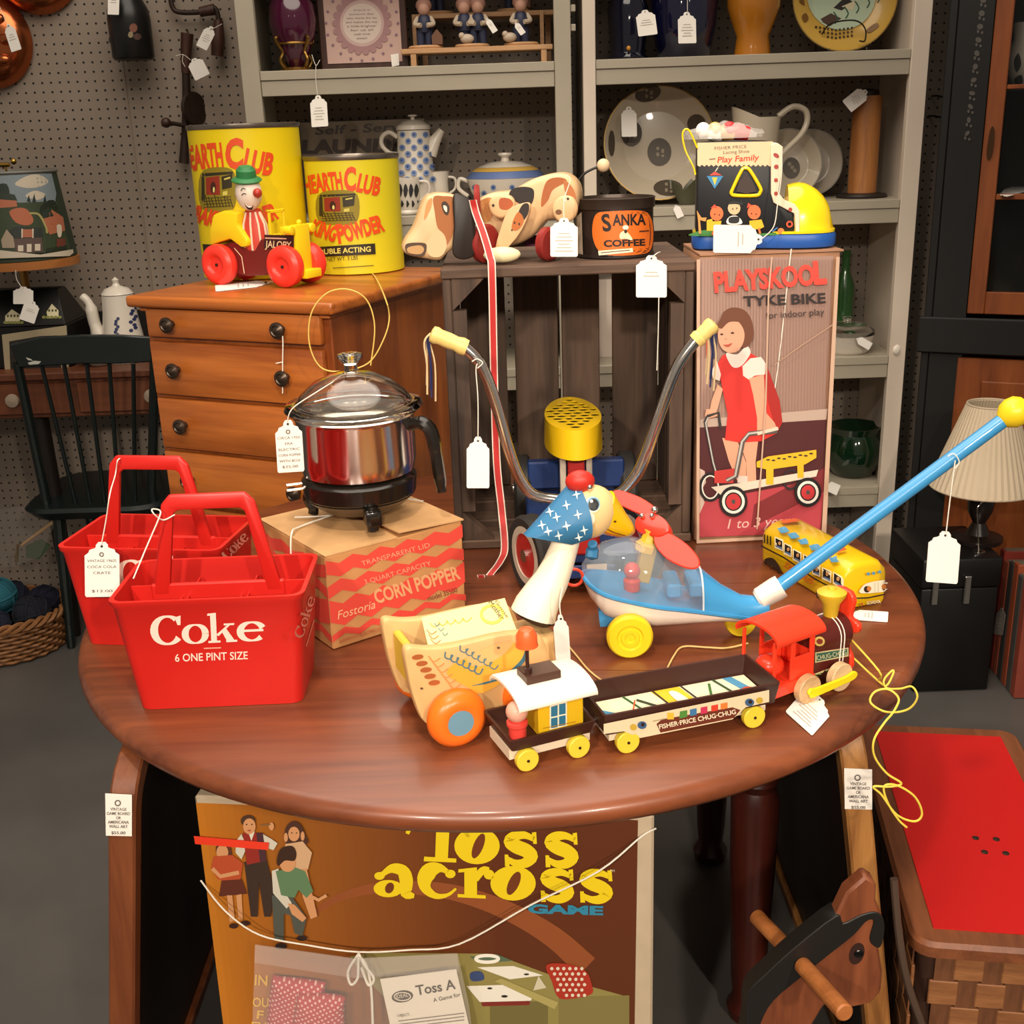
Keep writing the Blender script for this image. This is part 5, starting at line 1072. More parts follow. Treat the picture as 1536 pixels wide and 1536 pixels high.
decal('printed_window', cabin, pcb, [('#f0e6c8', [(824, 1058), (850, 1051), (850, 1088), (824, 1094)]), ('#2f6f8c', [[(826, 1060), (836, 1057), (836, 1073), (826, 1075)], [(838, 1056), (848, 1054), (848, 1070), (838, 1072)], [(826, 1077), (836, 1075), (836, 1090), (826, 1092)], [(838, 1074), (848, 1072), (848, 1087), (838, 1089)]]), ('#a87a14', [stroke([(814, 1092), (863, 1082)], 1.2)][0])], h0=.0008)
rings = []
for x in (-.042, -.040, .052, .054):
    e = .001 if x in (-.042, .054) else 0
    up_l = [(x, -.044*math.cos(PI*j/12)*(1-e*10), .0805+.014*math.sin(PI*j/12)-e) for j in range(13)]; dn = [(x, p[1]*.97, p[2]-.003) for p in reversed(up_l)]
    rings.append(up_l+dn)
MB().loft(rings).build('roof', mat('roof_white', '#f4ead8', .35), cab, smooth=60)
ch = MB().box(-.020, .022, -.016, .014, .0925, .103).build('cupola', mat('cupola_brown', '#4a2e24', .35), cab, bevel=.001)
MB().lathe([(.005, .1032), (.005, .109), (.0022, .110), (.0022, .133)], 12, m=M.Translation((-.014, -.004, 0))).build('lamp_post', BRN, ch)
MB().lathe([(.004, .132), (.013, .136), (.012, .141), (.012, .149), (.008, .156), (.001, .158)], 18, m=M.Translation((-.014, -.004, 0))).build('lantern', mat('lantern_orange', '#e8602c', .35), ch)
MB().lathe([(.0022, 0), (.0022, .02)], 8, m=mtx((.058, 0, .018), ry=90)).build('coupling', CHR, cab)
fgp = G(787, 1128, TZ+.022)
fig = thing('peg_figure', 'small red peg person with plain pink head standing in the caboose', 'toy', (frame(cab) @ V((-.037, -.024, .0322))))
MB().lathe([(.0095, .0), (.010, .001), (.010, .019), (.012, .021), (.012, .025), (.008, .027)], 20).build('body', mat('peg_coral', '#e0443a', .4), fig)
MB().ball((0, 0, .037), .0125).build('head', mat('peg_pink', '#dca08a', .4), fig)
# open wagon
wa, wb_ = G(943, 1131, TZ), G(1132, 1093, TZ)
wyaw = math.degrees(math.atan2(wb_.y-wa.y, wb_.x-wa.x)); wn_ = V((-math.sin(rad(wyaw)), math.cos(rad(wyaw)), 0))
wag = thing('toy_wagon', 'long brown open toy train wagon with lithographed paper sides', 'toy', (wa+wb_)/2+wn_*.039, wyaw)
wh2 = (wb_-wa).length/2
for sx in (-1, 1): twheel(wag, sx*wh2, -.030, .0140, YW); twheel(wag, sx*wh2, .039, .0140, YW)
tray(wag, .222, .084, .0288, .056, BRN)
MB().box(-.10, .10, -.028, .028, .015, .0285).build('chassis', MATS['chassis_cream'], wag)
pw_ = Plane(frame(wag) @ V((0, -.0405, .0424)), (-wn_+V((0, 0, -.147))))
it = [('#e6d3ae', [(905, 1085), (1153, 1034), (1153, 1052), (1118, 1060), (1098, 1078), (960, 1106), (935, 1096), (905, 1100)]), ('#6a3020', [(984, 1085), (992, 1078), (1098, 1060), (1110, 1064), (1100, 1076), (990, 1098)]),
      ('#e8b93a', rc(1000, 1068, 1010, 1078)), ('#4f8a3c', [(1019, 1066), (1030, 1064), (1030, 1074), (1018, 1077)]), ('#3a78a8', [(1034, 1063), (1044, 1061), (1044, 1071), (1034, 1073)]), ('#c8345a', [(1050, 1060), (1060, 1058), (1060, 1068), (1050, 1070)]), ('#d8402c', [(1066, 1057), (1076, 1055), (1076, 1064), (1066, 1066)]), ('#e0803a', [(1080, 1054), (1090, 1052), (1090, 1061), (1080, 1063)]),
      ('#f4e4c4', txt('FISHER\u00b7PRICE CHUG\u00b7CHUG', 988, 1092, 1103, 1069, 7, bold=.02)), ('#3a6088', [ell(962, 1086, 7, 6, 10), ell(1123, 1052, 7, 6, 10)]), ('#c8a83a', [ell(949, 1089, 5, 5, 10), ell(1138, 1049, 5, 5, 10)]), ('#2a1c18', [ell(963, 1085, 3, 3, 8), ell(1124, 1051, 3, 3, 8)]), ('#a89878', stroke([(978, 1080), (996, 1076)], 1.5))]
decal('printed_side', wag, pw_, it, h0=.0012)
pin = Plane((0, 0, TZ+.0336), (0, 0, 1))
tA, tB = frame(wag) @ V((-.102, -.033, .0336)), frame(wag) @ V((.102, -.033, .0336)); tC, tD = frame(wag) @ V((.102, .030, .0336)), frame(wag) @ V((-.102, .030, .0336))
q4 = [px_of(p) for p in (tD, tC, tB, tA)]
Q = lambda u, v: bil(q4, u, v)
it = [('#e6dcb8', [Q(0, 0), Q(1, 0), Q(1, 1), Q(0, 1)]), ('#e0bc2c', [Q(.40, 0), Q(.58, 0), Q(.62, 1), Q(.46, 1)]), ('#4a8cb0', [[Q(0, .2), Q(.1, .5), Q(.13, .9), Q(.06, .8)], [Q(.2, .75), Q(.42, .7), Q(.43, .85), Q(.2, .95)], [Q(.62, .6), Q(.8, .55), Q(.8, .75), Q(.63, .8)], [Q(.86, 0), Q(.92, 0), Q(.96, .5), Q(.9, .5)]]), ('#2f5a2c', stroke([Q(.22, .0), Q(.3, 1)], 3)), ('#2f3a24', stroke([Q(.28, .2), Q(.44, .9)], 3.5)), ('#3a6a2c', stroke([Q(.66, .95), Q(.76, .1)], 4)), ('#2f4a2c', stroke([Q(.80, .0), Q(.86, .9)], 3)),
      ('#d8502c', stroke([Q(.27, .2), Q(.17, .8)], 2)), ('#d8502c', [ell(*Q(.13, .8), 10, 5, 12), ell(*Q(.93, .6), 10, 5, 12)]), ('#e8b83a', [ell(*Q(.13, .82), 7, 3.5, 10), ell(*Q(.93, .62), 7, 3.5, 10)]), ('#f3ead0', sp2([Q(.49, .2), Q(.54, .2), Q(.57, .8), Q(.51, .8)])), ('#2a2018', [q for u in (.41, .59) for q in stroke([Q(u, 0), Q(u+.04, 1)], 2)])]
decal('printed_floor', wag, pin, it)
MB().lathe([(.0022, 0), (.0022, .022)], 8, m=mtx((-.115, 0, .02), ry=-90)).build('coupling', CHR, wag)
MB().lathe([(.001, -.006), (.014, -.006), (.014, .006), (.001, .006)], 18, m=mtx((-.128, .008, .028), rx=90)).build('roller', YW, wag)
# locomotive
la, lb = G(1214, 1056, TZ), G(1262, 1037, TZ)
lyaw = math.degrees(math.atan2(lb.y-la.y, lb.x-la.x)); ln_ = V((-math.sin(rad(lyaw)), math.cos(rad(lyaw)), 0))
loco = thing('toy_locomotive', 'orange-red and maroon toy locomotive with yellow chimney and wooden wheels', 'toy', (la+lb)/2+ln_*.040, lyaw)
lw = (lb-la).length/2
LRED = mat('loco_red', '#ec3d22', .3, coat=.2); LMAR = mat('boiler_maroon', '#551c16', .4); WDW = wood('pale_wheel_wood', '#b98f62', '#d9b98e', 'x', 60, .5, stretch=4)
for sx in (-1, 1): twheel(loco, sx*lw, -.030, .0185, WDW, .011); twheel(loco, sx*lw, .041, .0185, WDW, .011)
xb = -lw-.052
MB().box(xb, .01-lw+.01, -.030, .030, .016, .032).build('footplate', LRED, loco, bevel=.002)
MB().box(-lw+.02-.001, lw+.034, -.022, .022, .020, .066).build('boiler', LMAR, loco, bevel=.003)
MB().lathe([(.001, 0), (.0235, 0), (.0235, 2*lw+.016), (.001, 2*lw+.016)], 28, m=mtx((-lw+.018, 0, .062), ry=90)).build('boiler_drum', LMAR, loco)
for y in (-.028, .0245):
    b = MB(); b.box(-lw-.022, -lw+.018, y, y+.0035, .032, .062); b.box(-lw+.010, -lw+.018, y, y+.0035, .062, .090); b.box(-lw-.022, -lw-.015, y, y+.0035, .062, .090); b.box(-lw-.051, -lw-.046, y, y+.0035, .0322, .091); b.build('cab_wall', LRED, loco, bevel=.001)
MB().box(-lw+.0145, -lw+.018, -.0243, .0243, .0322, .062).build('cab_front', LRED, loco, bevel=.001)
rings = []
for x in (xb-.002, -lw+.026):
    u_ = [(x, -.037*math.cos(PI*j/12), .0905+.017*math.sin(PI*j/12)) for j in range(13)]; rings.append(u_+[(p[0], p[1]*.94, p[2]-.003) for p in reversed(u_)])
MB().loft(rings).build('cab_roof', LRED, loco, smooth=60)
MB().ball((-lw-.03, 0, .046), .018, .018, .014).build('driver_seat', LRED, loco)
MB().lathe([(.008, .083), (.009, .085), (.011, .102), (.018, .113), (.0185, .117), (.012, .121), (.006, .1215), (.005, .118), (.001, .118)], 22, m=M.Translation((lw+.017, 0, 0))).build('chimney', mat('chimney_yellow', '#d9ae2a', .4), loco)
b = MB(); fx = lw+.0355
fp = [(-.016, 0), (.016, 0), (.020, .022), (.012, .032), (.016, .050), (.027, .055), (.027, .066), (.014, .070), (.018, .088), (.012, .100), (-.012, .100), (-.018, .088), (-.014, .070), (-.027, .066), (-.027, .055), (-.016, .050), (-.012, .032), (-.020, .022)]
b.prism(sp2(fp, 2), fx, fx+.008, fn=lambda u, v, h: (h, u*1.05, v*1.12+.004)); b.build('front_plate', LRED, loco, bevel=.0015)
MB().prism(sp2([(-lw-.004, .010), (-lw+.002, .006), (lw, .008), (lw+.018, .010), (lw+.022, .017), (lw+.014, .021), (lw, .018), (-lw+.006, .018), (-lw-.003, .020), (-lw-.008, .015)], 3), .0415, .0455, fn=lambda u, v, h: (u, -h, v+.004)).build('drive_rod', mat('rod_yellow', '#e9d61e', .35), loco, bevel=.001)
pls = Plane(frame(loco) @ V((0, -.022, 0)), -ln_); plu = Cyl
lob = [c for c in loco.children if c.name.startswith('boiler')]
ms = MeshSurf(lob)
decal('printed_side', loco, ms, [('#c9b98a', [(1222, 978), (1272, 971), (1272, 984), (1222, 994)]), ('#2a5a4c', [(1224, 980), (1270, 973), (1270, 982), (1224, 992)]), ('#d9cfa0', txt('CHUG-CHUG', 1225, 990, 1269, 981, 7)), ('#d0c08a', [(1216, 1012), (1256, 997), (1256, 1008), (1240, 1030), (1222, 1028)]), ('#3f6a2c', [(1218, 1013), (1254, 1000), (1254, 1008), (1238, 1028), (1222, 1026)]), ('#8aa84a', [q for k in range(4) for q in stroke([(1219, 1016+4*k), (1252, 1004+4*k)], 1)]), ('#cdb05a', [ell(1228, 962, 8, 7, 12)]), ('#7a2a20', ell(1228, 962, 5, 4, 10))], h0=.0008, L=6)
b = MB()
for dx in (0, .006):
    b.tube([V((lw+.012+dx, .0245*math.cos(rad(a)), .062+.0245*math.sin(rad(a)))) for a in range(-10, 200, 15)]+[V((lw+.012+dx, -.0235, .03))], .0008, 5)
b.build('tie_string', STRING, loco)
ys = mat('yellow_cord', '#e2c64a', .55)
lp_ = [(1303, 1000, .055), (1316, 1008, .05), (1316, 1022, .02), (1312, 1030, .012)]
lo = [frame(loco) @ V((lw+.046, 0, .03)), G(1318, 1022, TZ+.004), G(1330, 1028, TZ+.003), G(1340, 1010, TZ+.012), G(1338, 1006, TZ+.014), G(1326, 1020, TZ+.006), G(1330, 1032, TZ+.003), G(1350, 1033, TZ+.003), G(1368, 1030, TZ+.004), G(1376, 1046, TZ+.0)]
lo += [D(1362, 1064, 1.17), D(1330, 1068, 1.165), D(1306, 1054, 1.175), D(1312, 1038, 1.18), D(1332, 1034, 1.18), D(1348, 1048, 1.17), D(1340, 1068, 1.155), D(1326, 1085, 1.14), D(1311, 1110, 1.13), D(1312, 1135, 1.13), D(1330, 1160, 1.13), D(1352, 1175, 1.13), D(1335, 1180, 1.13), D(1310, 1180, 1.13)]
lo += [D(1322, 1192, 1.13), D(1345, 1222, 1.13), D(1372, 1232, 1.13), D(1383, 1220, 1.13), D(1372, 1195, 1.13), D(1345, 1178, 1.13), D(1326, 1180, 1.13), D(1332, 1205, 1.13), D(1348, 1230, 1.13), D(1360, 1241, 1.13)]
MB().tube(smoothpath(lo, 6), .0013, 6).build('pull_string', ys, loco, world=True)
MB().tube(smoothpath([frame(loco) @ V((lw+.044, 0, .055)), G(1318, 1006, TZ+.03), G(1318, 1020, TZ+.006)], 5), .0013, 6).build('pull_string', ys, loco, world=True)
MB().tube(smoothpath([G(1122, 965, TZ+.004), G(1090, 972, TZ+.003), G(1060, 971, TZ+.003), G(1024, 970, TZ+.003), G(1010, 985, TZ+.003), G(998, 1008, TZ+.003), G(990, 1014, TZ+.003)], 5), .0013, 6).build('loose_string', mat('cream_cord', ''), loco, world=True)
price_tag('white printed price tag lying on the table under the locomotive wheel', Plane((0, 0, TZ+.0015), (0, 0, 1)), (1232, 1048), (1198, 1086), 54, [], lines=6)
# ================================================================== big game box leaning under the table
tl0, tr0 = G(291, 1194, .60), G(981, 1224, .60)
tyaw = math.degrees(math.atan2(tr0.y-tl0.y, tr0.x-tl0.x)); tx_ = (tr0-tl0).normalized(); tn = V((tx_.y, -tx_.x, 0))
tw = (tr0-tl0).length; tdp = .11
toss = thing('game_box', 'large orange-brown game box with yellow lettering standing under the table', 'box', (tl0+tr0)/2*1-tn*tdp/2, tyaw)
toss.location.z = 0; toss.matrix_basis = M.Translation(toss.location) @ M.Rotation(rad(tyaw), 4, 'Z')
WCARD = mat('white_card', '#b9a68c', .7, noise=.1, nscale=20)
MB().box(-tw/2, tw/2, -tdp/2, tdp/2, .001, .60).build('carton', WCARD, toss, bevel=.003)
tp_ = Plane(tl0, tn)
def mixc(a, b_, t):
    A = [int(a[i:i+2], 16) for i in (1, 3, 5)]; B = [int(b_[i:i+2], 16) for i in (1, 3, 5)]
    return '#%02x%02x%02x' % tuple(int(x+(y-x)*t) for x, y in zip(A, B))
it = []
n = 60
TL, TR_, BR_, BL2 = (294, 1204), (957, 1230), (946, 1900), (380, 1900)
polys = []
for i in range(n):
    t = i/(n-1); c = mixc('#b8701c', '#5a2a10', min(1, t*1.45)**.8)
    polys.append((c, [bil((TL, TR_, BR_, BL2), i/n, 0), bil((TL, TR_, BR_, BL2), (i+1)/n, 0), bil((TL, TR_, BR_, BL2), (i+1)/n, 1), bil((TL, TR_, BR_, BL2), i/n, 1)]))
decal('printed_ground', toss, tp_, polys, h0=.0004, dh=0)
YT = '#e3c516'
sw_ = sp2([(468, 1372), (500, 1350), (545, 1335), (600, 1330), (680, 1338), (760, 1365), (830, 1405), (880, 1450)], 4, False)
it = [('#8a4a24', stroke(sw_, [6+i*1.1 for i in range(len(sw_))]))]
# board picture
it += [('#8d8148', [(525, 1434), (560, 1428), (740, 1430), (835, 1465), (944, 1495), (944, 1560), (640, 1560), (552, 1470)]), ('#6f6538', [(735, 1506), (822, 1500), (822, 1560), (735, 1560)]), ('#7d7240', [(838, 1495), (944, 1492), (944, 1560), (838, 1560)]), ('#e3ddcf', [(716, 1450), (770, 1448), (815, 1462), (765, 1468)]), ('#e6e0d2', [(700, 1478), (760, 1476), (802, 1490), (796, 1500), (720, 1502)]), ('#54664e', [(705, 1434), (745, 1430), (770, 1440), (720, 1444)]), ('#e9e4d6', ring(731, 1437, 17, 5, 5)), ('#3a4870', sp2([(706, 1458), (722, 1456), (726, 1468), (708, 1470)])), ('#7c2a22', [(722, 1502), (796, 1500), (794, 1506), (724, 1508)]), ('#2a2420', [ell(757, 1493, 5, 2, 8), ell(735, 1481, 4, 1.6, 8), ell(790, 1460, 4, 1.5, 8)]), ('#a79a5c', [(742, 1470), (752, 1466), (838, 1502), (832, 1512)]), ('#c9c0a4', [(808, 1462), (820, 1480), (800, 1484)])]
it += [('#a5301f', sp2([(820, 1446), (850, 1444), (878, 1454), (888, 1476), (886, 1490), (850, 1497), (836, 1492), (828, 1470)])), ('#d8cbb4', [ell(828+9*i+4*(j % 2), 1451+8*j, 2.6, 2.6, 8) for j in range(6) for i in range(6) if (822+3*j < 828+9*i < 882)])]
# heavy serif lettering
def unit(x0, y0, x1, y1): return lambda u, v: (x0+(x1-x0)*u, y1-(y1-y0)*v)
def S_(x0, y0, x1, y1, w):
    U = unit(x0, y0, x1, y1); q = sp2([U(.86, .80), U(.62, .92), (U(.36, .90)), U(.20, .74), U(.38, .58), U(.64, .46), U(.80, .28), U(.62, .09), U(.36, .08), U(.12, .22)], 4, False)
    m = len(q); ws = [w*(.42+.75*math.sin(PI*i/(m-1))**1.3) for i in range(m)]
    return stroke(q, ws)+[[U(.80, 1.0), U(.92, 1.02), U(.94, .66), U(.84, .66)], [U(.06, .34), U(.16, .34), U(.20, -.02), U(.07, -.02)]]
YL = []
YL += [[(655, 1238), (675, 1238), (672, 1291), (653, 1289)], [(637, 1283), (685, 1286), (685, 1292), (636, 1290)], [(612, 1232), (704, 1236), (703, 1243), (612, 1240)], [(612, 1235), (622, 1235), (614, 1250), (609, 1248)], [(692, 1237), (702, 1238), (705, 1254), (699, 1252)]]
YL += S_(754, 1247, 809, 1297, 18)+S_(815, 1248, 870, 1298, 18)+S_(808, 1303, 864, 1350, 17)+S_(867, 1304, 922, 1351, 17)
YL += [ell(716, 1267, 34, 27.5, 28), ell(770, 1323, 34, 26, 28)]
YL += stroke(sp2([(574, 1310), (588, 1301), (604, 1304), (610, 1318), (610, 1338), (622, 1342)], 4, False), [8, 8, 9, 11, 13, 15, 16, 17, 18, 19, 20, 20, 20, 20, 19, 18, 17, 14, 11, 8, 6])+[ell(570, 1312, 8, 6, 12), ell(583, 1331, 22, 13, 20)]
U = unit(624, 1298, 686, 1345)
YL += stroke(sp2([U(.82, .78), U(.6, .95), U(.36, .88), U(.22, .6), U(.26, .28), U(.5, .06), U(.78, .1), U(.98, .3)], 4, False), [6, 7, 8, 10, 13, 16, 19, 22, 24, 25, 25, 24, 23, 21, 19, 17, 15, 13, 12, 10, 9, 8, 7, 6, 5, 5, 4, 4, 3])+[ell(676, 1309, 8, 6.5, 12)]
YL += [[(697, 1302), (716, 1299), (716, 1342), (697, 1342)], [(688, 1302), (716, 1299), (716, 1305), (688, 1307)], [(687, 1339), (729, 1341), (729, 1346), (687, 1344)]]+stroke(sp2([(714, 1318), (724, 1304), (734, 1304)], 4, False), [8, 9, 10, 11, 11, 11, 11, 10, 9])+[ell(734, 1310, 8, 7.5, 12)]
it += [(YT, YL), ('#6b3414', [ell(718, 1267, 7.5, 20, 18, 22), ell(771, 1323, 8, 19, 18, 25), ell(585, 1330, 6.5, 8.5, 14, 25)])]
it += [('#2f7f9c', txt('GAME', 792, 1367, 905, 1370, 13, bold=.05)), ('#c9bda0', txt('TM', 915, 1306, 922, 1306, 4))]
it += [('#dfa81e', txt('IN', 383, 1475, 402, 1476, 16, bold=.02)), ('#dfa81e', txt('OU', 380, 1507, 404, 1508, 14, bold=.02)), ('#dfa81e', txt('F', 386, 1525, 396, 1526, 13, bold=.02)), ('#dfa81e', txt('EV', 378, 1542, 402, 1543, 13, bold=.02))]
# the printed family
FS = '#c98f62'
it += [('#5a3020', sp2([(325, 1270), (332, 1262), (346, 1266), (348, 1285), (330, 1285)])), (FS, ell(335, 1276, 9, 11, 14)), ('#b04a28', [(322, 1282), (350, 1280), (366, 1292), (362, 1318), (340, 1320), (328, 1316), (318, 1300)]), (FS, stroke([(320, 1300), (332, 1312), (360, 1306)], 6)), ('#5a2a1c', [(334, 1318), (364, 1316), (372, 1338), (330, 1342)]), (FS, [[(342, 1340), (350, 1340), (354, 1378), (346, 1380)], [(356, 1340), (364, 1338), (366, 1376), (359, 1376)]]), ('#3a2018', [ell(352, 1386, 7, 4, 10), ell(369, 1382, 8, 4, 10)])]
it += [('#3a2a22', [(368, 1290), (402, 1288), (412, 1330), (408, 1372), (398, 1372), (390, 1320), (388, 1372), (378, 1372)]), ('#c9c2b0', [(356, 1258), (364, 1248), (372, 1268), (364, 1286), (355, 1276)]), ('#c9c2b0', [(396, 1248), (410, 1256), (418, 1262), (412, 1272), (398, 1268)]), ('#8e2a20', [(366, 1246), (394, 1246), (400, 1288), (372, 1294)]), ('#4a2a30', [(386, 1246), (396, 1246), (402, 1288), (392, 1290)]), ('#d8d0be', [(374, 1244), (384, 1244), (379, 1258)]), ('#4a3020', ell(374, 1228, 11, 9, 14)), (FS, ell(376, 1236, 9.5, 12, 14)), (FS, ell(409, 1236, 4, 6, 10)), ('#7a5a3a', stroke([(393, 1234), (408, 1233)], 2)), ('#3a241a', [ell(372, 1233, 1.4, 1, 6), ell(380, 1233, 1.4, 1, 6)]), ('#a8503c', ell(376, 1242, 3, 1.4, 8))]
it += [('#4a2c20', sp2([(430, 1240), (440, 1228), (452, 1232), (460, 1248), (462, 1262), (432, 1262)])), ('#c9a07a', [(430, 1262), (456, 1258), (470, 1275), (464, 1300), (444, 1305), (428, 1282)]), (FS, ell(443, 1247, 8.5, 11, 14)), (FS, [ell(431, 1252, 3, 7, 10), ell(456, 1250, 3, 7, 10)]), (FS, [(452, 1300), (462, 1298), (478, 1370), (468, 1374), (456, 1340)]), ('#3a241a', [ell(440, 1245, 1.4, 1, 6), ell(447, 1245, 1.4, 1, 6)])]
it += [('#4d5048', [(410, 1338), (440, 1340), (462, 1372), (456, 1400), (444, 1395), (438, 1368), (428, 1366), (428, 1408), (414, 1405)]), ('#c9c2b0', [(410, 1302), (420, 1298), (424, 1325), (440, 1350), (432, 1358), (412, 1335)]), ('#5d7a56', [(416, 1302), (444, 1296), (460, 1302), (472, 1332), (462, 1342), (450, 1330), (444, 1342), (424, 1338)]), (FS, [(434, 1350), (444, 1352), (462, 1372), (456, 1378), (440, 1366)]), (FS, stroke([(466, 1338), (480, 1345), (492, 1338)], 5)), (FS, ell(434, 1290, 12, 13, 16)), ('#3a2418', sp2([(418, 1284), (424, 1268), (440, 1264), (447, 1274), (444, 1286), (430, 1286), (420, 1294)])), ('#2a1c18', [ell(455, 1402, 8, 4, 10), ell(424, 1414, 9, 5, 10)])]
it += [('#e23a20', [(294, 1249), (406, 1259), (405, 1270), (296, 1261)])]
decal('printed_picture', toss, tp_, it, h0=.0008)
sg = [(303, 1318), (350, 1345), (400, 1380), (470, 1395), (545, 1405), (620, 1402), (695, 1393), (800, 1335), (900, 1285), (962, 1252), (984, 1240)]
MB().tube(smoothpath([tp_.hit(x, y, .004 if (x < 330 or x > 930) else .03) for x, y in sg], 5), .0012, 6).build('string', STRING, toss, world=True)
b = MB(); b.tube(smoothpath([tp_.hit(x, y, .034) for x, y in ((548, 1404), (532, 1430), (536, 1450), (546, 1440), (548, 1410), (560, 1425), (566, 1460), (568, 1510))], 5), .0018, 6); b.tube(smoothpath([tp_.hit(x, y, .035) for x, y in ((548, 1404), (556, 1420), (570, 1440), (562, 1450), (552, 1425))], 5), .0018, 6); b.build('bow', STRING, toss, world=True)
# clear bag with bean bags and rule sheet
FILM = mat('bag_film', '#efe4dc', .10, alpha=.10, spec=.9, bump=.4, bscale=30)
tbag = thing('plastic_bag', 'clear plastic bag tied across the large game box', 'bag', tp_.hit(545, 1405, .02))
plate([(400, 1382), (545, 1402), (695, 1394), (712, 1470), (730, 1640), (390, 1640)], tp_, .046, .0468).build('front_film', FILM, tbag, world=True)
plate([(400, 1382), (545, 1402), (695, 1394), (697, 1420), (545, 1430), (399, 1408)], tp_, .0472, .0476).build('folded_hem', FILM, tbag, world=True)
DOT = dotted('red_dotted_cloth', '#b0283a', '#e9b9b0', .0062, .26, .8)
for nm, pl_, h in (('a', [(412, 1462), (425, 1455), (486, 1462), (492, 1470), (485, 1520), (470, 1560), (408, 1560)], 0), ('b', [(452, 1480), (468, 1470), (520, 1474), (524, 1490), (516, 1570), (450, 1575)], .012)):
    bb2 = thing('bean_bag', 'upper left red dotted bean bag inside the clear bag' if nm == 'a' else 'right red dotted bean bag overlapping another in the clear bag', 'bean bag', tp_.hit(pl_[0][0]+30, pl_[0][1]+100, .01), group='red dotted bean bags')
    q = sp2(pl_, 4); c0 = (sum(p[0] for p in q)/len(q), sum(p[1] for p in q)/len(q))
    rings = [[tp_.hit(c0[0]+(x-c0[0])*s, c0[1]+(y-c0[1])*s, hh) for x, y in q] for s, hh in ((.80, .004+h), (.97, .010+h), (1, .014+h), (.95, .020+h), (.75, .025+h), (.3, .027+h))]
    MB().loft(rings).build('cloth', DOT, bb2, world=True, smooth=80)
sheet = thing('rule_sheet', 'white printed rule sheet inside the clear bag', 'paper', tp_.hit(660, 1560, .03))
shp = tp_
plate([(578, 1445), (690, 1430), (706, 1500), (726, 1600), (610, 1600), (590, 1500)], shp, .030, .0306).build('page', mat('sheet_paper', '#e6dccb', .7), sheet, world=True)
decal('printed_text', sheet, shp, [('#2a2420', ell(611, 1470, 16, 9, 20, -8)), ('#e0d4c0', ring(611, 1470, 12, 6, 1.5)), ('#e0d4c0', txt('IDEAL', 602, 1473, 620, 1470, 6)), ('#2a2420', txt('Toss A', 632, 1468, 690, 1458, 15, bold=.02)), ('#2a2420', txt('A Game for', 657, 1478, 697, 1469, 6, bold=.01)), ('#4a423a', txt('OBJECT:', 604, 1500, 622, 1498, 4)), ('#6a6058', [q for k in range(3) for q in stroke([(605, 1506+5*k), (702, 1494+5*k)], 1.3)]), ('#4a423a', txt('MATERIALS:', 612, 1526, 640, 1522, 4)), ('#6a6058', [q for k in range(2) for q in stroke([(614, 1533+6*k), (690, 1522+6*k)], 1.3)])], h0=.0311)
# ================================================================== game boards standing under the table rim
OAK = wood('oak_frame', '#7d4c22', '#a8743c', 'z', 40, .5, stretch=14); OAKD = wood('walnut_frame', '#5c2c14', '#7c4422', 'z', 30, .5, stretch=14)
def game_board(label, xt, zt_, xb, zb, y, fm, panel):
    sl_ = (xt-xb)/(zt_-zb); x0 = xb-sl_*zb
    o = thing('game_board', label, 'game board', (x0, y+.3, 0), group='wooden game boards')
    S, r, t, fw = .705, .07, .034, .028
    out = rrect(S/2, S/2, r, 6, S/2, S/2); inn = rrect(S/2-fw, S/2-fw, r-fw*.6, 6, S/2, S/2)
    f = lambda u, v, h: V((x0+sl_*v+h, y+u, v+.0015))
    n = len(out); b = MB()
    vs = [f(u, v, 0) for u, v in out]+[f(u, v, 0) for u, v in inn]+[f(u, v, t) for u, v in inn]+[f(u, v, t) for u, v in out]
    fs = []
    for k in range(4):
        for i in range(n): fs.append((k*n+i, k*n+(i+1) % n, ((k+1) % 4)*n+(i+1) % n, ((k+1) % 4)*n+i))
    b.add(vs, fs); b.build('frame', fm, o, bevel=.003, world=True)
    b = MB(); b.prism(inn, t*.3, t*.7, fn=f); b.build('panel', panel, o, world=True)
    return o
BPN = mat('board_black', '#120d0b', .45)
pa_, pb_ = D(180, 1105, 1.205), D(180, 1536, 1.205)
game_board('rounded wooden game board on edge under the left rim of the table', pa_.x-.015, pa_.z, pb_.x-.015, pb_.z, 1.205, OAKD, BPN)
la_, lb_ = D(1280, 1118, 1.25), D(1318, 1536, 1.25)
game_board('pale oak game board on edge under the right rim of the table', la_.x-.017, la_.z, lb_.x-.017, lb_.z, 1.25, OAK, BPN)
STK = mat('sticker_paper', '#ece4da', .6)
def sticker(label, x0, x1, y0, y1, y, lines):
    s = yplane(y, 0); o = thing('price_sticker', label, 'sticker', s.hit((x0+x1)/2, y1), group='price stickers on game boards')
    plate([(x0, y0), (x1, y0+2), (x1, y1), (x0+1, y1-1)], s, 0, .0006).build('card', STK, o, world=True)
    it = [('#6a625c', ring((x0+x1)/2-1, y0+14, 4, 4, 2, 10))]
    for k, l in enumerate(lines):
        hw = min((x1-x0)*.44, len(l)*1.75); yy = y0+25+k*6.4+(3 if k == len(lines)-1 else 0); xc = (x0+x1)/2; it.append(('#5a524c', txt(l, xc-hw, yy, xc+hw, yy+.5, 4.6, bold=.01)))
    decal('printed_text', o, s, it, h0=.0009)
LNS = ['VINTAGE', 'GAME BOARD', 'OR', 'AMERICANA', 'WALL ART', '$55.00']
sticker('white printed price sticker on the left game board edge', 158, 198, 1190, 1254, 1.2035, LNS)
sticker('white printed price sticker on the pale oak game board edge', 1266, 1308, 1152, 1214, 1.2485, LNS)
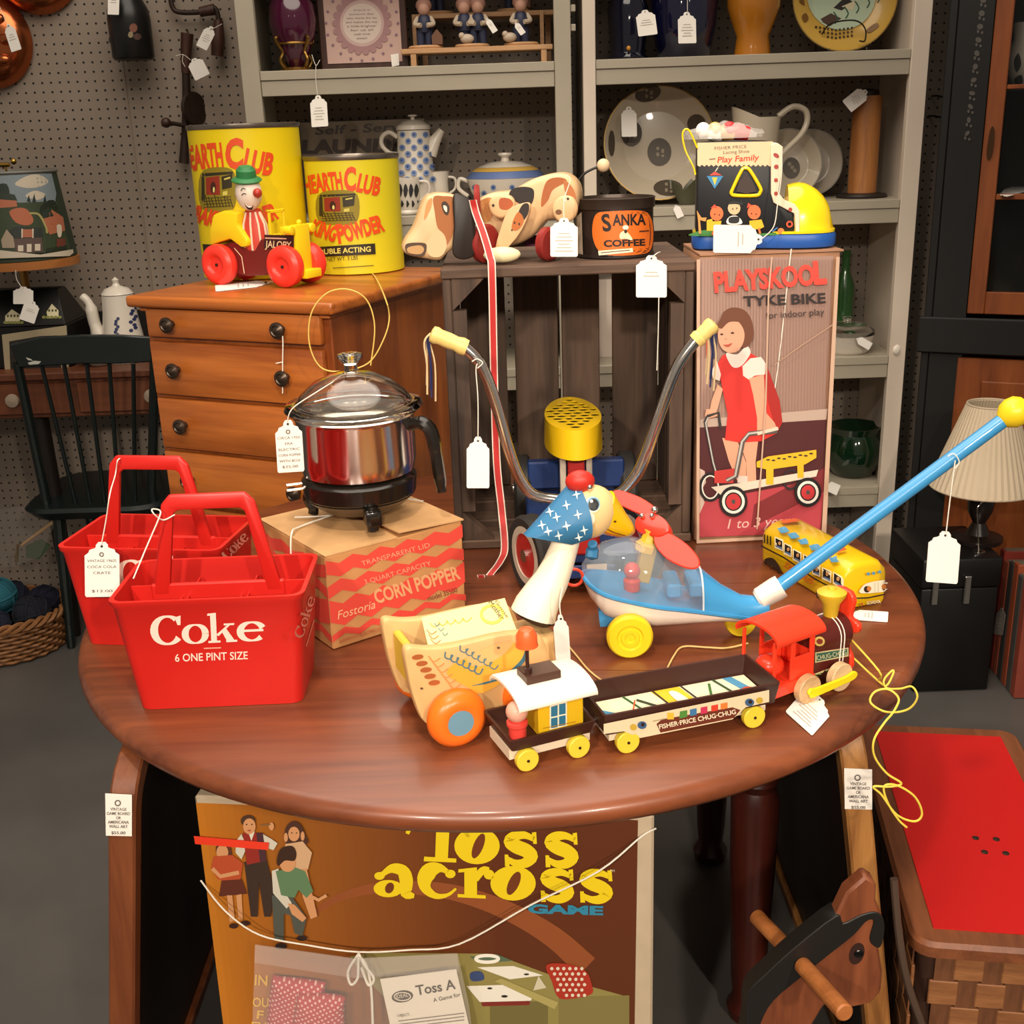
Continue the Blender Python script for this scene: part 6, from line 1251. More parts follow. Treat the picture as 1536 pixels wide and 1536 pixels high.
# ================================================================== woven hamper with red top
hz = .37
q = [G(1312, 1098, hz), G(1400, 1393, hz)]
hyaw = -math.degrees(math.atan2(q[0].x-q[1].x, q[0].y-q[1].y)); hy_ = (q[0]-q[1]).normalized(); hx_ = V((hy_.y, -hy_.x, 0)); hl = (q[0]-q[1]).length; hwid = .215
ham = thing('woven_hamper', 'woven splint hamper with red panelled wooden lid beside the table', 'basket', q[1]+hy_*hl/2+hx_*hwid/2, hyaw)
ham.location.z = 0; ham.matrix_basis = M.Translation(ham.location) @ M.Rotation(rad(hyaw), 4, 'Z')
HW = wood('hamper_wood', '#5b301b', '#834c2c', 'y', 30, .5, stretch=10); bo = .032
A_, B_ = hwid/2, hl/2
lid = MB().loft([[(x, y, hz-.022) for x, y in rrect(A_+bo, B_+bo, .03, 5)], [(x, y, hz-.006) for x, y in rrect(A_+bo, B_+bo, .03, 5)], [(x, y, hz+.0) for x, y in rrect(A_+bo-.005, B_+bo-.005, .027, 5)]]).build('lid_frame', HW, ham)
MB().box(-A_, A_, -B_, B_, hz+.0002, hz+.002).build('red_panel', mat('panel_red', '#c01a19', .4), ham)
for x, y in ((.0, -.05), (.03, -.05), (.005, -.085), (.035, -.085)):
    MB().lathe([(.005, 0), (.005, .001), (.002, .002)], 12, m=M.Translation((x-.005, y, hz+.002))).build('screw', KN, ham)
MB().loft([[(x, y, .002) for x, y in rrect(A_+.010, B_+.010, .03, 5)], [(x, y, hz-.0225) for x, y in rrect(A_+.018, B_+.018, .03, 5)]]).build('core', mat('basket_core', '#3a2012', .8), ham)
SPL = wood('splint', '#6b3d20', '#96633a', 'x', 40, .6, stretch=6)
SPL2 = wood('splint_upright', '#4f2c18', '#74482a', 'z', 40, .6, stretch=6)
def splints(nx, nz, L, place):
    w = L/nx; h = (hz-.03)/nz; me = me2 = None
    for i in range(nx):
        for k in range(nz):
            if (i+k) % 2:
                if me2 is None:
                    o = MB().box(-w*.44, w*.44, -.0012, .0012, -h*.6, h*.6).build('splint', SPL2, ham); me2 = o.data
                else:
                    o = bpy.data.objects.new('splint', me2); COL.objects.link(o); o.parent = ham
                o.location, o.rotation_euler = place(-L/2+w*(i+.5), .006+h*(k+.5)); continue
            if me is None:
                o = MB().box(-w*.62, w*.62, -.0025, .0025, -h*.46, h*.46).build('splint', SPL, ham, bevel=.0012); me = o.data
            else:
                o = bpy.data.objects.new('splint', me); COL.objects.link(o); o.parent = ham
            o.location, o.rotation_euler = place(-L/2+w*(i+.5), .006+h*(k+.5))
splints(7, 8, 2*A_+.0, lambda u, z: ((u, -B_-.0195, z), (0, 0, 0)))
splints(14, 8, 2*B_-.02, lambda u, z: ((-A_-.0195, u, z), (0, 0, PI/2)))
hd = [D(1341, 1318, 1.19), D(1346, 1380, 1.18), D(1354, 1440, 1.17), D(1366, 1490, 1.165), D(1382, 1536, 1.16), D(1392, 1580, 1.16)]
MB().tube(smoothpath(hd, 4), .005, 8).build('handle', mat('handle_dark', '#4a3a30', .35), ham, world=True)
# ================================================================== rocking horse head
HP = yplane(1.09, 0)
HB = wood('horse_wood', '#5a2c16', '#84482a', 'z', 24, .5, stretch=8); HBK = mat('horse_black', '#171412', .5); DOW = wood('dowel_wood', '#8a4e24', '#b06c38', 'x', 40, .45, stretch=5)
horse = thing('wooden_horse', 'flat wooden toy horse head with black mane and dowel handles', 'toy', G(1160, 1865, 0))
hpoly = [(1299, 1315), (1315, 1326), (1314, 1350), (1323, 1372), (1325, 1396), (1318, 1421), (1324, 1459), (1322, 1489), (1306, 1507), (1276, 1513), (1256, 1500), (1236, 1510), (1215, 1545), (1200, 1640), (1215, 1880), (1085, 1880), (1095, 1640), (1117, 1540), (1122, 1492), (1148, 1462), (1193, 1421), (1254, 1374), (1270, 1340)]
plate(hpoly, HP, -.022, 0).build('head', HB, horse, bevel=.003, world=True)
plate(sp2([(1254, 1372), (1264, 1384), (1290, 1372), (1312, 1367), (1324, 1376), (1326, 1396), (1320, 1420), (1308, 1416), (1304, 1405), (1310, 1380), (1298, 1382), (1280, 1402), (1242, 1432), (1205, 1462), (1160, 1500), (1140, 1536), (1130, 1580), (1108, 1580), (1117, 1540), (1121, 1490), (1148, 1460), (1193, 1419)], 3), HP, -.024, .002).build('mane', HBK, horse, bevel=.001, world=True)
MB().ball(HP.hit(1288, 1430, .0), .006, .003, .006).build('eye', mat('eye_black', '#0c0a0a', .15), horse, world=True)
decal('painted_eye_patch', horse, HP, [('#2e1810', ell(1285, 1430, 11, 17, 16, 20))], h0=.0006)
A, B = D(1134, 1374, 1.20), D(1195, 1438, 1.115)
MB().tube([A, B], .0105, 14).build('dowel', DOW, horse, bevel=.002, world=True)
A, B = D(1203, 1447, 1.088), D(1268, 1520, .99)
MB().tube([A, B], .0105, 14).build('dowel', DOW, horse, bevel=.002, world=True)
# ================================================================== hutch on the right
hq = D(1405, 250, 3.07); hyw = -25
hn = V((math.sin(rad(hyw)), -math.cos(rad(hyw)), 0)); hdx = V((math.cos(rad(hyw)), math.sin(rad(hyw)), 0))
H0 = V((hq.x, hq.y, 0)); HPn = Plane(H0, hn)
hut = thing('china_hutch', 'black corner china hutch with orange-brown glazed doors', 'cabinet', H0+hdx*.45-hn*.2, hyw)
HBk = mat('hutch_black', '#0a0908', .55, noise=.2, nscale=6); HOR = wood('hutch_wood', '#6b3314', '#8f4c20', 'z', 22, .4, stretch=10)
def hb(nm, m, u0, u1, d0, d1, z0, z1, par=None, bev=.002):
    b = MB(); f = frame(hut); 
    mm = M(((hdx.x, -hn.x, 0, H0.x), (hdx.y, -hn.y, 0, H0.y), (0, 0, 1, 0), (0, 0, 0, 1)))
    b.box(u0, u1, d0, d1, z0, z1, m=mm); return b.build(nm, m, par or hut, bevel=bev, world=True)
def hu(px, py): p = HPn.hit(px, py); return (p-H0).dot(hdx), p.z
u_s0 = hu(1473, 235)[0]; u_s1 = hu(1500, 230)[0]; zl = hu(1446, 470)[1]; zl2 = hu(1436, 536)[1]
hb('side', HBk, 0, .02, .0, .36, 0, 2.3); hb('back', HBk, .021, .95, .34, .36, 0, 2.3)
hb('stile', HBk, .0205, u_s0-.001, 0, .02, 0, 2.3)
hb('waist_moulding', HBk, -.012, .95, -.018, -.001, zl2+.012, zl-.010, bev=.004); hb('waist_board', HBk, u_s0, .95, .002, .33, zl2+.03, zl-.02)
dr_ = hb('door', HOR, u_s0, u_s1, -.004, .016, zl, 2.25)
hb('rail', HOR, u_s1+.0005, .62, -.004, .016, zl, zl+.058, dr_)
for py0, py1, px in ((127, 134, 1513), (291, 300, 1496)):
    z1_, z0_ = hu(px, py0)[1], hu(px, py1)[1]; hb('muntin', HOR, u_s1+.0005, .62, -.002, .012, z0_, z1_, dr_)
PANE = mat('pane_glass', '#202422', .05, alpha=.12, spec=.8)
zs = [zl+.0585, hu(1496, 300)[1]-.0005, hu(1496, 291)[1]+.0005, hu(1513, 134)[1]-.0005, hu(1513, 127)[1]+.0005, 2.25]
for k in range(3): hb('pane', PANE, u_s1+.001, .62, .003, .006, zs[2*k], zs[2*k+1], dr_, 0)
es = HPn.hit(1486, 213, .006)
plate(sp2([(1489, 189), (1492, 200), (1489, 228), (1483, 240), (1480, 230), (1484, 200)], 3), HPn, .0045, .008).build('escutcheon', mat('brass_dark', '#4a3018', .4, metal=.6), dr_, world=True)
lo_ = hb('lower_door', HOR, u_s0-.012, .62, -.004, .014, .05, zl2); hb('raised_panel', HOR, u_s1+.01, .58, -.010, -.0045, .12, zl2-.06, lo_, .004)
hb('inner_shelf', HBk, .03, .92, .03, .335, hu(1496, 296)[1]-.012, hu(1496, 296)[1]+.004); hb('inner_shelf', HBk, .03, .92, .03, .335, hu(1513, 131)[1]-.01, hu(1513, 131)[1]+.004)
it = []
for k in range(11):
    t = k/10; x, y = 1475-24*t, 0+200*t
    it.append(('#4f4a44', [ell(x, y, 5-2*t, 5, 6, 40*k), ell(x-3, y+7, 2, 3, 6), ell(x+3, y+9, 2, 2.5, 6)]))
decal('painted_stencil', hut, HPn, it, h0=.001)
def hpt(px, py, d): return Plane(H0-hn*d, hn).hit(px, py)
p = hpt(1536, 118, .12); z0_ = hu(1513, 131)[1]+.0045
o = thing('china_pitcher', 'pale china pitcher with dark print behind the hutch glass', 'pitcher', (p.x, p.y, z0_))
MB().lathe([(.03, .001), (.045, .03), (.05, .07), (.035, .11), (.04, .15), (.036, .148), (.03, .11), (.001, .10)], 24).build('body', mat('pale_china', '#b9b0a2', .3), o)
decal('floral_print', o, MeshSurf(o.children[0]), [('#3a3a3a', [sp2([(1521, 92), (1528, 80), (1532, 96), (1525, 108)]), sp2([(1522, 118), (1532, 112), (1534, 124), (1524, 126)])])], h0=.001, L=5)
p = hpt(1512, 283, .06)
price_tag('folded white card lying on the shelf inside the hutch', Plane((0, 0, hu(1496, 296)[1]+.006), (0, 0, 1)), (1500, 292), (1536, 282), 12, [], lines=0)
p = hpt(1525, 440, .10)
o = thing('glass_dish', 'small clear glass dish low inside the hutch', 'dish', (p.x, p.y, zl-.019))
MB().lathe([(.03, .0), (.05, .012), (.056, .03), (.053, .03), (.046, .012), (.001, .006)], 28).build('bowl', GLS, o)
# ------------------------------------------------------------------ trunk, lamp, albums at the right
TRK = mat('trunk_black', '#0c0b0b', .4, noise=.15, nscale=10)
xa_ = D(1388, 820, 2.62).x
trunk = thing('travel_case', 'black travel case with small chrome latches under the pleated lamp', 'case', (xa_+.1, 2.74, 0))
MB().box(xa_, xa_+.195, 2.62, 2.86, .0015, .29).build('body', TRK, trunk, bevel=.006, seg=2, world=True)
MB().box(xa_-.003, xa_+.198, 2.617, 2.863, .2905, .37).build('lid', TRK, trunk, bevel=.008, seg=2, world=True)
for px in (1404, 1452): 
    x = D(px, 870, 2.615).x; MB().box(x-.008, x+.008, 2.609, 2.6165, .25, .325).build('latch', CHR, trunk, bevel=.002, world=True)
lx, ly = D(1482, 680, 2.73).x, 2.74
lampR = thing('table_lamp', 'table lamp with pale pleated shade on the black travel case', 'lamp', (lx, ly, .371))
zt_, zb_ = D(1484, 606, ly).z, D(1484, 748, ly-.1).z
SH = mat('shade_cream', '#c9b79c', .7, noise=.04, nscale=10, bump=.1)
n = 96; r0, r1 = (D(1558, 748, ly).x-D(1408, 740, ly).x)/2, (D(1520, 606, ly).x-D(1450, 606, ly).x)/2
rings = [[(r*(1+.022*(j % 2))*math.cos(2*PI*j/n), r*(1+.022*(j % 2))*math.sin(2*PI*j/n), z-.371) for j in range(n)] for r, z in ((r0-.004, zb_), (r0, zb_+.004), (r1, zt_-.003), (r1-.003, zt_), (r1-.006, zt_-.003), (r0-.008, zb_+.003))]
MB().loft(rings+[rings[0]], False, False).build('shade', SH, lampR, smooth=20)
MB().torus((0, 0, zb_-.371+.002), r0, .003, 48, 6).build('trim', mat('shade_trim', '#bdab92', .7), lampR)
MB().torus((0, 0, zt_-.371), r1-.002, .003, 40, 6).build('trim', MATS['shade_trim'], lampR)
MB().lathe([(.06, .0), (.062, .012), (.03, .02), (.016, .05), (.03, .08), (.034, .11), (.014, .15), (.008, .17), (.008, zt_-.371-.02)], 24).build('base', mat('lamp_base_dark', '#1d1512', .3), lampR)
hkp = [D(1467, 838, 2.66), D(1467, 800, 2.66), D(1466, 765, 2.66), D(1470, 757, 2.66), D(1476, 752, 2.65)]; hkp[0].z = .3715
hk = thing('wire_hook', 'thin bent chrome wire hook standing on the black travel case', 'hook', hkp[0])
MB().tube(smoothpath(hkp, 4), .0016, 6).build('rod', CHR, hk, world=True)
MB().lathe([(.016, 0), (.016, .002), (.002, .003)], 14, m=M.Translation(hkp[0])).build('foot', CHR, hk, world=True)
for px, py, l in ((1398, 144, 'upper black peg hook on the wall strip beside the hutch'), (1394, 174, 'lower black peg hook on the wall strip beside the hutch')):
    a = D(px, py, 3.498); hk = thing('peg_hook', l, 'hook', a, group='black peg hooks')
    MB().tube(smoothpath([a+V((0, .001, 0)), a+V((.002, -.03, .0)), a+V((.014, -.06, -.004)), a+V((.02, -.07, .008))], 4), .003, 6).build('wire', mat('black_wire', '#15120f', .4), hk, world=True)
cols = ['#7d2a20', '#8a4430', '#3c3836', '#9a4a2e', '#4a4642', '#8a4030']
aA, aB = G(1481, 998, 0), G(1521, 1049, 0); rd = (aB-aA).normalized(); ryaw = math.degrees(math.atan2(rd.y, rd.x)); nalb = 6; tk = (aB-aA).length/nalb
albl = ['dark red record album, leftmost and farthest of the floor row', 'brown record album second in the row on the floor', 'black record album third in the row on the floor', 'rust red record album fourth in the row on the floor', 'grey record album second nearest in the floor row', 'maroon record album with its cover nearest the camera']
for k in range(nalb):
    o = thing('record_album', albl[k], 'album', aA+rd*tk*k, ryaw, group='record albums standing on the floor'); h = .34-.010*((k*5) % 3)
    MB().box(.001, tk-.002, 0, .30, .001, h).build('cover', mat('album_'+str(k), cols[k], .5, noise=.15, nscale=20), o, bevel=.002)
    MB().box(.005, tk-.006, .006, .302, h+.0002, h+.0012).build('page_edge', mat('page_edge', '#6a5a4c', .8), o)
price_tag('small tag on the spine of the leftmost record album', Plane(aA+rd*.06-V((rd.y, -rd.x, 0))*-.003, V((rd.y, -rd.x, 0))), (1503, 912), (1497, 952), 14, [], lines=4, col=mat('grey_tag', '#8d857c', .7))
# ================================================================== left shelf goods
def at(px, y, z): return V((D(px, px_of(V((0, y, z)))[1]-(px-768)*.035, y).x, y, z))
ZA, ZB_, ZC, ZD = [z+.0008 for z in LEV]
yS = 3.24
PUR = mat('purple_glaze', '#47122e', .15, coat=.6); BRS = mat('brass', '#8c6a34', .3, metal=.9); WCH = mat('china_white', '#d9d0c2', .25, coat=.3)
p = at(446, 3.22, ZA)
st_ = thing('vase_stand', 'ornate brass stand holding the purple vase', 'stand', p)
MB().lathe([(.045, 0), (.046, .006), (.04, .012)], 24).build('base', BRS, st_)
for k in range(4):
    a = rad(45+90*k); c, s = math.cos(a), math.sin(a)
    MB().tube(smoothpath([(c*.038, s*.038, .012), (c*.050, s*.050, .030), (c*.040, s*.040, .050), (c*.054, s*.054, .070), (c*.060, s*.060, .082), (c*.052, s*.052, .086)], 4), .0045, 8).build('scroll', BRS, st_)
MB().torus((0, 0, .070), .049, .003, 28, 6).build('ring', BRS, st_)
v_ = thing('purple_vase', 'dark purple glazed round vase in a brass stand', 'vase', p+V((0, 0, .0135)))
MB().lathe([(.015, .0), (.03, .02), (.042, .045), (.044, .056), (.056, .075), (.062, .11), (.058, .15), (.035, .19), (.03, .22), (.036, .24), (.03, .24), (.001, .2)], 32).build('body', PUR, v_)
price_tag('white price tag dangling below the shelf from the brass stand', yplane(3.085), (477, 143), (480, 190), 25, [[(474, 98), (474, 120), (477, 146)], [(468, 82), (474, 98), (480, 90)]], lines=5)
# framed print
fp_ = yplane(3.24)
fr2 = thing('framed_print', 'brown framed pink print with a round lace doily and verse', 'picture', fp_.hit(545, 100)*1.0); 
FRW = wood('frame_brown', '#2e1710', '#4a2a1e', 'z', 40, .4)
zb0 = ZA
xl, xr_ = fp_.hit(479, 60).x, fp_.hit(612, 60).x
MB().box(xl, xr_, 3.241, 3.252, zb0, zb0+.38).build('frame', FRW, fr2, bevel=.003, world=True)
MB().box(xl+.018, xr_-.018, 3.2385, 3.2405, zb0+.020, zb0+.362).build('mat_board', mat('pink_mat', '#c8a79c', .6), fr2, world=True)
fd = yplane(3.238)
it = [('#a87f80', ell(543, 35, 40, 43, 32)), ('#c9aaa4', ell(543, 35, 33, 35, 32)), ('#d9c7bb', ell(543, 35, 29, 30, 28))]
it.append(('#a87f80', [ell(543+40*math.cos(a), 35+43*math.sin(a), 5, 5, 10) for a in [2*PI*k/22 for k in range(22)]]))
it.insert(0, ('#8a6a78', [ell(543+54*math.cos(a), 35+56*math.sin(a), 2.4, 2.4, 6) for a in [2*PI*k/20 for k in range(20)]]))
for k, (l, w) in enumerate((('friend is', 12), ('someone dear', 19), ('who shares the day', 23), ('and makes the way', 24), ('a little brighter', 22), ('for us all', 17), ('with love', 12), ('always', 8))): it.append(('#8a7478', txt(l, 543-w, 17+6*k, 543+w, 16+6*k, 3.2)))
decal('printed_verse', fr2, fd, [(c, [[q_ for q_ in poly] for poly in (pl_ if isinstance(pl_[0][0], (tuple, list)) else [pl_])]) for c, pl_ in it if pl_], h0=.0008)
plate([(586, 82), (598, 80), (599, 98), (588, 100)], yplane(3.236), 0, .001).build('corner_tag', PAPER, fr2, world=True)
# step rack with figurines
PAL = wood('pale_pine', '#a87c54', '#c89c70', 'x', 30, .6)
rk = thing('step_rack', 'pale pine two-step rack holding farm child figurines', 'rack', at(713, 3.25, ZA))
zr1 = fp_.hit(700, 72).z
x0_, x1_ = D(602, 72, 3.20).x, D(828, 60, 3.20).x
z1r = D(720, 70, 3.18).z; z2r = D(740, 18, 3.30).z
MB().box(x0_, x1_, 3.17, 3.26, z1r-.012, z1r).build('step', PAL, rk, bevel=.001, world=True)
MB().box(x0_+.03, x1_+.01, 3.29, 3.38, z2r-.012, z2r).build('step', PAL, rk, bevel=.001, world=True)
for x in (x0_+.025, x1_-.03):
    MB().box(x, x+.014, 3.172, 3.186, ZA, z1r-.0125).build('leg', PAL, rk, world=True); MB().box(x+.02, x+.034, 3.36, 3.374, ZA, z2r-.0125).build('leg', PAL, rk, world=True)
    MB().box(x+.002, x+.012, 3.27, 3.284, z1r-.06, z2r-.002).build('riser', PAL, rk, world=True)
FSK = mat('figurine_skin', '#b98d78', .5); FBL = mat('figurine_blue', '#2c3148', .5); FBR = mat('figurine_brown', '#6e4c38', .6); FHT = mat('figurine_bonnet', '#9a7060', .6); FCR = mat('figurine_cream', '#bfae98', .5)
def figurine(label, px, step, kind):
    z, y = (z1r, 3.212) if step == 0 else (z2r, 3.335)
    x = D(px, 60 if step == 0 else 10, y).x; h = .115
    o = thing('figurine', label, 'figurine', (x, y, z+.0006), 0, 'farm child figurines')
    MB().lathe([(.040, 0), (.042, .004), (.038, .008)], 24, m=M.Diagonal((1.1, .85, 1, 1))).build('base', PAL, o)
    for sx in ((-.012, .010) if kind != 2 else (-.02, .005, .03)):
        MB().tube([(sx, 0, .009), (sx*.9, 0, .045)], [.010, .012], 12).build('leg', FBL, o)
    kids = [0] if kind != 2 else [-.018, .018]
    for kx in kids:
        MB().lathe([(.016, .040), (.020, .055), (.017, .075), (.009, .084)], 16, m=M.Translation((kx, 0, 0))).build('torso', FBL, o)
        hd2 = MB().ball((kx, -.003, .096), .0155, .0155, .017).build('head', FSK, o)
        MB().ball((kx, .005, .105), .021, .018, .019).build('bonnet', FHT, hd2)
        for s in (-1, 1): MB().tube(smoothpath([(kx+s*.016, 0, .076), (kx+s*.024, -.012, .060), (kx+s*.008, -.024, .056)], 4), .006, 8).build('arm', FCR, o)
    if kind == 1:
        MB().prism([(-.014, 0), (.014, 0), (.014, .022), (0, .038), (-.014, .022)], -.012, .012, fn=lambda u, v, h: (.032+u, h-.01, .0085+v)).build('bird_house', FBR, o, bevel=.001)
    else:
        b = MB(); b.ball((-.012 if kind == 2 else -.03, -.022, .02), .018, .012, .012); b.ball((-.026 if kind == 2 else -.042, -.024, .028), .008); b.build('animal', FCR, o)
    return o
figurine('farm child figurine beside a tiny bird house on the rack', 638, 0, 1); figurine('pair of farm child figurines with a lamb on the rack', 708, 0, 2); figurine('single farm child figurine at the right end of the rack', 782, 0, 0)
figurine('farm child figurine on the upper step behind the others', 655, 1, 0); figurine('farm child figurine on the upper step at right', 770, 1, 1)
for l, a, c in (('small tag hanging from the paired farm figurines', (730, 28), (743, 48)), ('small tag on the rightmost farm figurine', (773, 34), (785, 51))): price_tag(l, yplane(3.165), a, c, 9, [], lines=2)
# second shelf: sign, pitcher, mug, creamer, tureen
sg_ = yplane(3.36); sgn = thing('laundry_sign', 'old grey sign with brown lettering leaning behind the yellow tins', 'sign', at(540, 3.37, ZB_))
xl, xr_ = D(455, 250, 3.36).x, D(640, 250, 3.36).x; zt2 = D(540, 181, 3.36).z
MB().box(xl, xr_, 3.361, 3.372, ZB_, zt2).build('board', mat('sign_board', '#7a6c5d', .6, noise=.12, nscale=14), sgn, world=True)
decal('lettering', sgn, sg_, [('#33261f', txt('Self - Serv', 472, 202, 600, 196, 13, bold=.02, shear=.2)), ('#33201a', txt('LAUNDRY', 452, 230, 640, 226, 20, bold=.05, shear=.1))], h0=.0005)
DOTW = WCH
def dots(o, surf, rows, r=4.2):
    it = []
    for k, (x, y) in enumerate(rows): it += [('#6f86b4', ell(x, y, r, r*1.05, 12)), ('#2f4678', ell(x, y, r*.45, r*.5, 8))]
    decal('blue_dots', o, surf, it, h0=.0008, L=5)
p = at(627, 3.24, ZB_); pit = thing('coffee_pitcher', 'white coffee pitcher with blue dots and a lid', 'pitcher', p)
zp = lambda py: D(627, py, 3.24).z-ZB_
sc_ = (D(660, 250, 3.24).x-D(598, 250, 3.24).x)/2
pbod = MB().lathe([(sc_*1.02, .001), (sc_*1.05, .01), (sc_*.95, .08), (sc_*.83, .16), (sc_*.78, zp(193)-.004), (sc_*.72, zp(193)-.004), (.001, .15)], 36).build('body', WCH, pit)
MB().lathe([(sc_*.84, zp(193)-.002), (sc_*.80, zp(188)), (sc_*.5, zp(181)), (.006, zp(179)), (.005, zp(176)), (.013, zp(174)), (.012, zp(172)), (.001, zp(171))], 32).build('lid', WCH, pit)
MB().tube(smoothpath([(-sc_*.78, 0, zp(205)), (-sc_*1.15, 0, zp(197)), (-sc_*1.5, 0, zp(203)), (-sc_*1.55, 0, zp(216)), (-sc_*1.2, 0, zp(228)), (-sc_*.84, 0, zp(230))], 5), .006, 10).build('handle', WCH, pit)
MB().tube([(sc_*.7, 0, zp(232)), (sc_*1.0, 0, zp(212)), (sc_*1.36, 0, zp(196))], [.022, .017, .009], 14).build('spout', WCH, pit)
rows = [(604+(8.5 if r % 2 else 0)+17*k, 202+9.6*r) for r in range(8) for k in range(4)]
dots(pit, MeshSurf(pbod), [(x, y) for x, y in rows if 601-(y-200)*.03 < x < 652+(y-200)*.12])
p = at(612, 3.17, ZB_); mug = thing('footed_mug', 'small white mug with dark leaf print beside the yellow tins', 'mug', p)
mb_ = MB().lathe([(.028, .001), (.03, .006), (.027, .012), (.034, .03), (.037, .095), (.034, .095), (.03, .03), (.001, .02)], 28).build('body', WCH, mug)
MB().tube(smoothpath([(.035, 0, .085), (.058, 0, .08), (.06, 0, .055), (.036, 0, .035)], 5), .0035, 8).build('handle', WCH, mug)
decal('leaf_print', mug, MeshSurf(mb_), [('#2c2a2a', [q for k in range(4) for q in (sp2([(600+8*k, 275), (604+8*k, 285), (600+8*k, 297), (597+8*k, 286)], 2), sp2([(602+8*k, 300), (606+8*k, 306), (602+8*k, 311)], 2))])], h0=.0008, L=5)
p = at(655, 3.26, ZB_); crm = thing('creamer', 'small white creamer jug with leaf print behind the dog', 'jug', p)
MB().lathe([(.026, .001), (.03, .01), (.037, .04), (.036, .08), (.040, .105), (.037, .105), (.033, .08), (.001, .02)], 28).build('body', WCH, crm)
MB().tube(smoothpath([(.036, 0, .09), (.055, 0, .085), (.055, 0, .06), (.037, 0, .045)], 4), .0035, 8).build('handle', WCH, crm)
p = at(760, 3.25, ZB_); tur = thing('tureen', 'white lidded tureen with yellow and blue bands and dots', 'tureen', p)
rt = (D(818, 290, 3.25).x-D(700, 290, 3.25).x)/2
zq = lambda py: D(760, py, 3.25).z-ZB_
tb = MB().lathe([(rt*.6, .001), (rt*.65, .006), (rt*.9, .05), (rt*.97, zq(272)), (rt, zq(266)), (rt*.92, zq(266)), (.001, zq(268))], 40).build('body', WCH, tur)
MB().lathe([(rt*1.0, zq(266)+.0006), (rt*.95, zq(262)), (rt*.86, zq(258)+.004)], 40).build('lid_band', mat('band_blue', '#5a6c98', .3), tur)
MB().lathe([(rt*.86, zq(258)+.0045), (rt*.7, zq(250))], 40).build('lid_band', mat('band_yellow', '#c9a14a', .3), tur)
MB().lathe([(rt*.7, zq(250)+.0005), (rt*.4, zq(243)), (.012, zq(241)), (.010, zq(236)), (.02, zq(232)), (.018, zq(229)), (.001, zq(228))], 36).build('lid', WCH, tur)
MB().tube(smoothpath([(-rt*.96, 0, zq(270)), (-rt*1.16, 0, zq(266)), (-rt*1.2, 0, zq(280)), (-rt*.97, 0, zq(292))], 5), .0055, 8).build('handle', WCH, tur)
dots(tur, MeshSurf(tb), [(712+14*k, 281+(k % 2)*9) for k in range(7)], 4)
# third shelf, seen between the crate slats
wk = mat('wicker_dark', '#6b4228', .7, noise=.4, nscale=120, bump=1, bscale=150)
p = at(806, 3.25, ZC); o = thing('wicker_holder', 'tall brown woven holder seen between the crate slats', 'basket', p)
b = MB()
for k in range(22): b.torus((0, 0, .006+k*.009), .055, .0055, 24, 6)
b.build('weave', wk, o)
MB().lathe([(.050, .001), (.050, .19)], 20).build('lining', mat('lining', '#4a2c1c', .8), o)
p = at(806, 3.25, ZC); o2 = thing('striped_tube', 'red white and blue striped paper tube standing in the woven holder', 'tube', p+V((0, 0, .1912)))
for k, c in enumerate(('#3a4a78', '#c9b8b0', '#8e2f3c', '#b9a8c0', '#6a2a48')): MB().lathe([(.03, .03*k), (.03, .03*k+.0295)], 20).build('band', mat('tube_'+str(k), c, .5), o2)
p = at(925, 3.24, ZC); o = thing('white_card_box', 'white box with small brown picture seen through the crate', 'box', p)
MB().box(-.06, .06, -.03, .03, 0, .22).build('carton', mat('box_white', '#b9aca0', .6), o)
decal('picture', o, yplane(3.209), [('#7a4a38', ell(928, 470, 9, 8, 12))], h0=.001)
# ================================================================== right shelf goods
DKG = mat('dark_glass', '#0d0f22', .08, coat=.6)
p = at(942, 3.24, ZA); o = thing('dark_lantern', 'dark glass lantern with a small tag at the shelf left', 'lantern', p)
MB().lathe([(.05, 0), (.055, .01), (.045, .02), (.05, .06), (.055, .13), (.04, .17), (.03, .2), (.02, .24), (.001, .245)], 8).build('body', DKG, o, bevel=.002)
MB().ball((-.004, -.05, .03), .006).build('glow_bead', mat('amber_bead', '#c98a3c', .2), o)
p = at(1025, 3.25, ZA); o = thing('cobalt_vase', 'dark cobalt blue glass vase with a hanging tag', 'vase', p)
MB().lathe([(.06, 0), (.07, .01), (.085, .08), (.09, .16), (.07, .22), (.05, .25), (.055, .27), (.05, .27), (.001, .2)], 32).build('body', mat('cobalt', '#0b0c2c', .06, coat=.8), o)
price_tag('white price tag hanging on the dark glass lantern', yplane(3.14), (967, 15), (972, 53), 29, [], lines=3)
price_tag('white price tag hanging on the cobalt blue vase', yplane(3.13), (1030, 18), (1031, 65), 27, [[(1031, -20), (1031, 20)]], lines=5)
p = at(1128, 3.22, ZA); amb = thing('amber_vase', 'tall amber glazed vase on the top right shelf', 'vase', p)
ra = lambda a, b_: (D(b_, 50, 3.22).x-D(a, 50, 3.22).x)/2
MB().lathe([(ra(1100, 1155), 0), (ra(1101, 1154), .015), (ra(1104, 1152), .05), (ra(1096, 1160), .085), (ra(1090, 1168), .12), (ra(1088, 1170), .2), (.04, .27), (.045, .3), (.001, .28)], 36).build('body', mat('amber_glaze', '#a8691c', .18, coat=.6), amb)
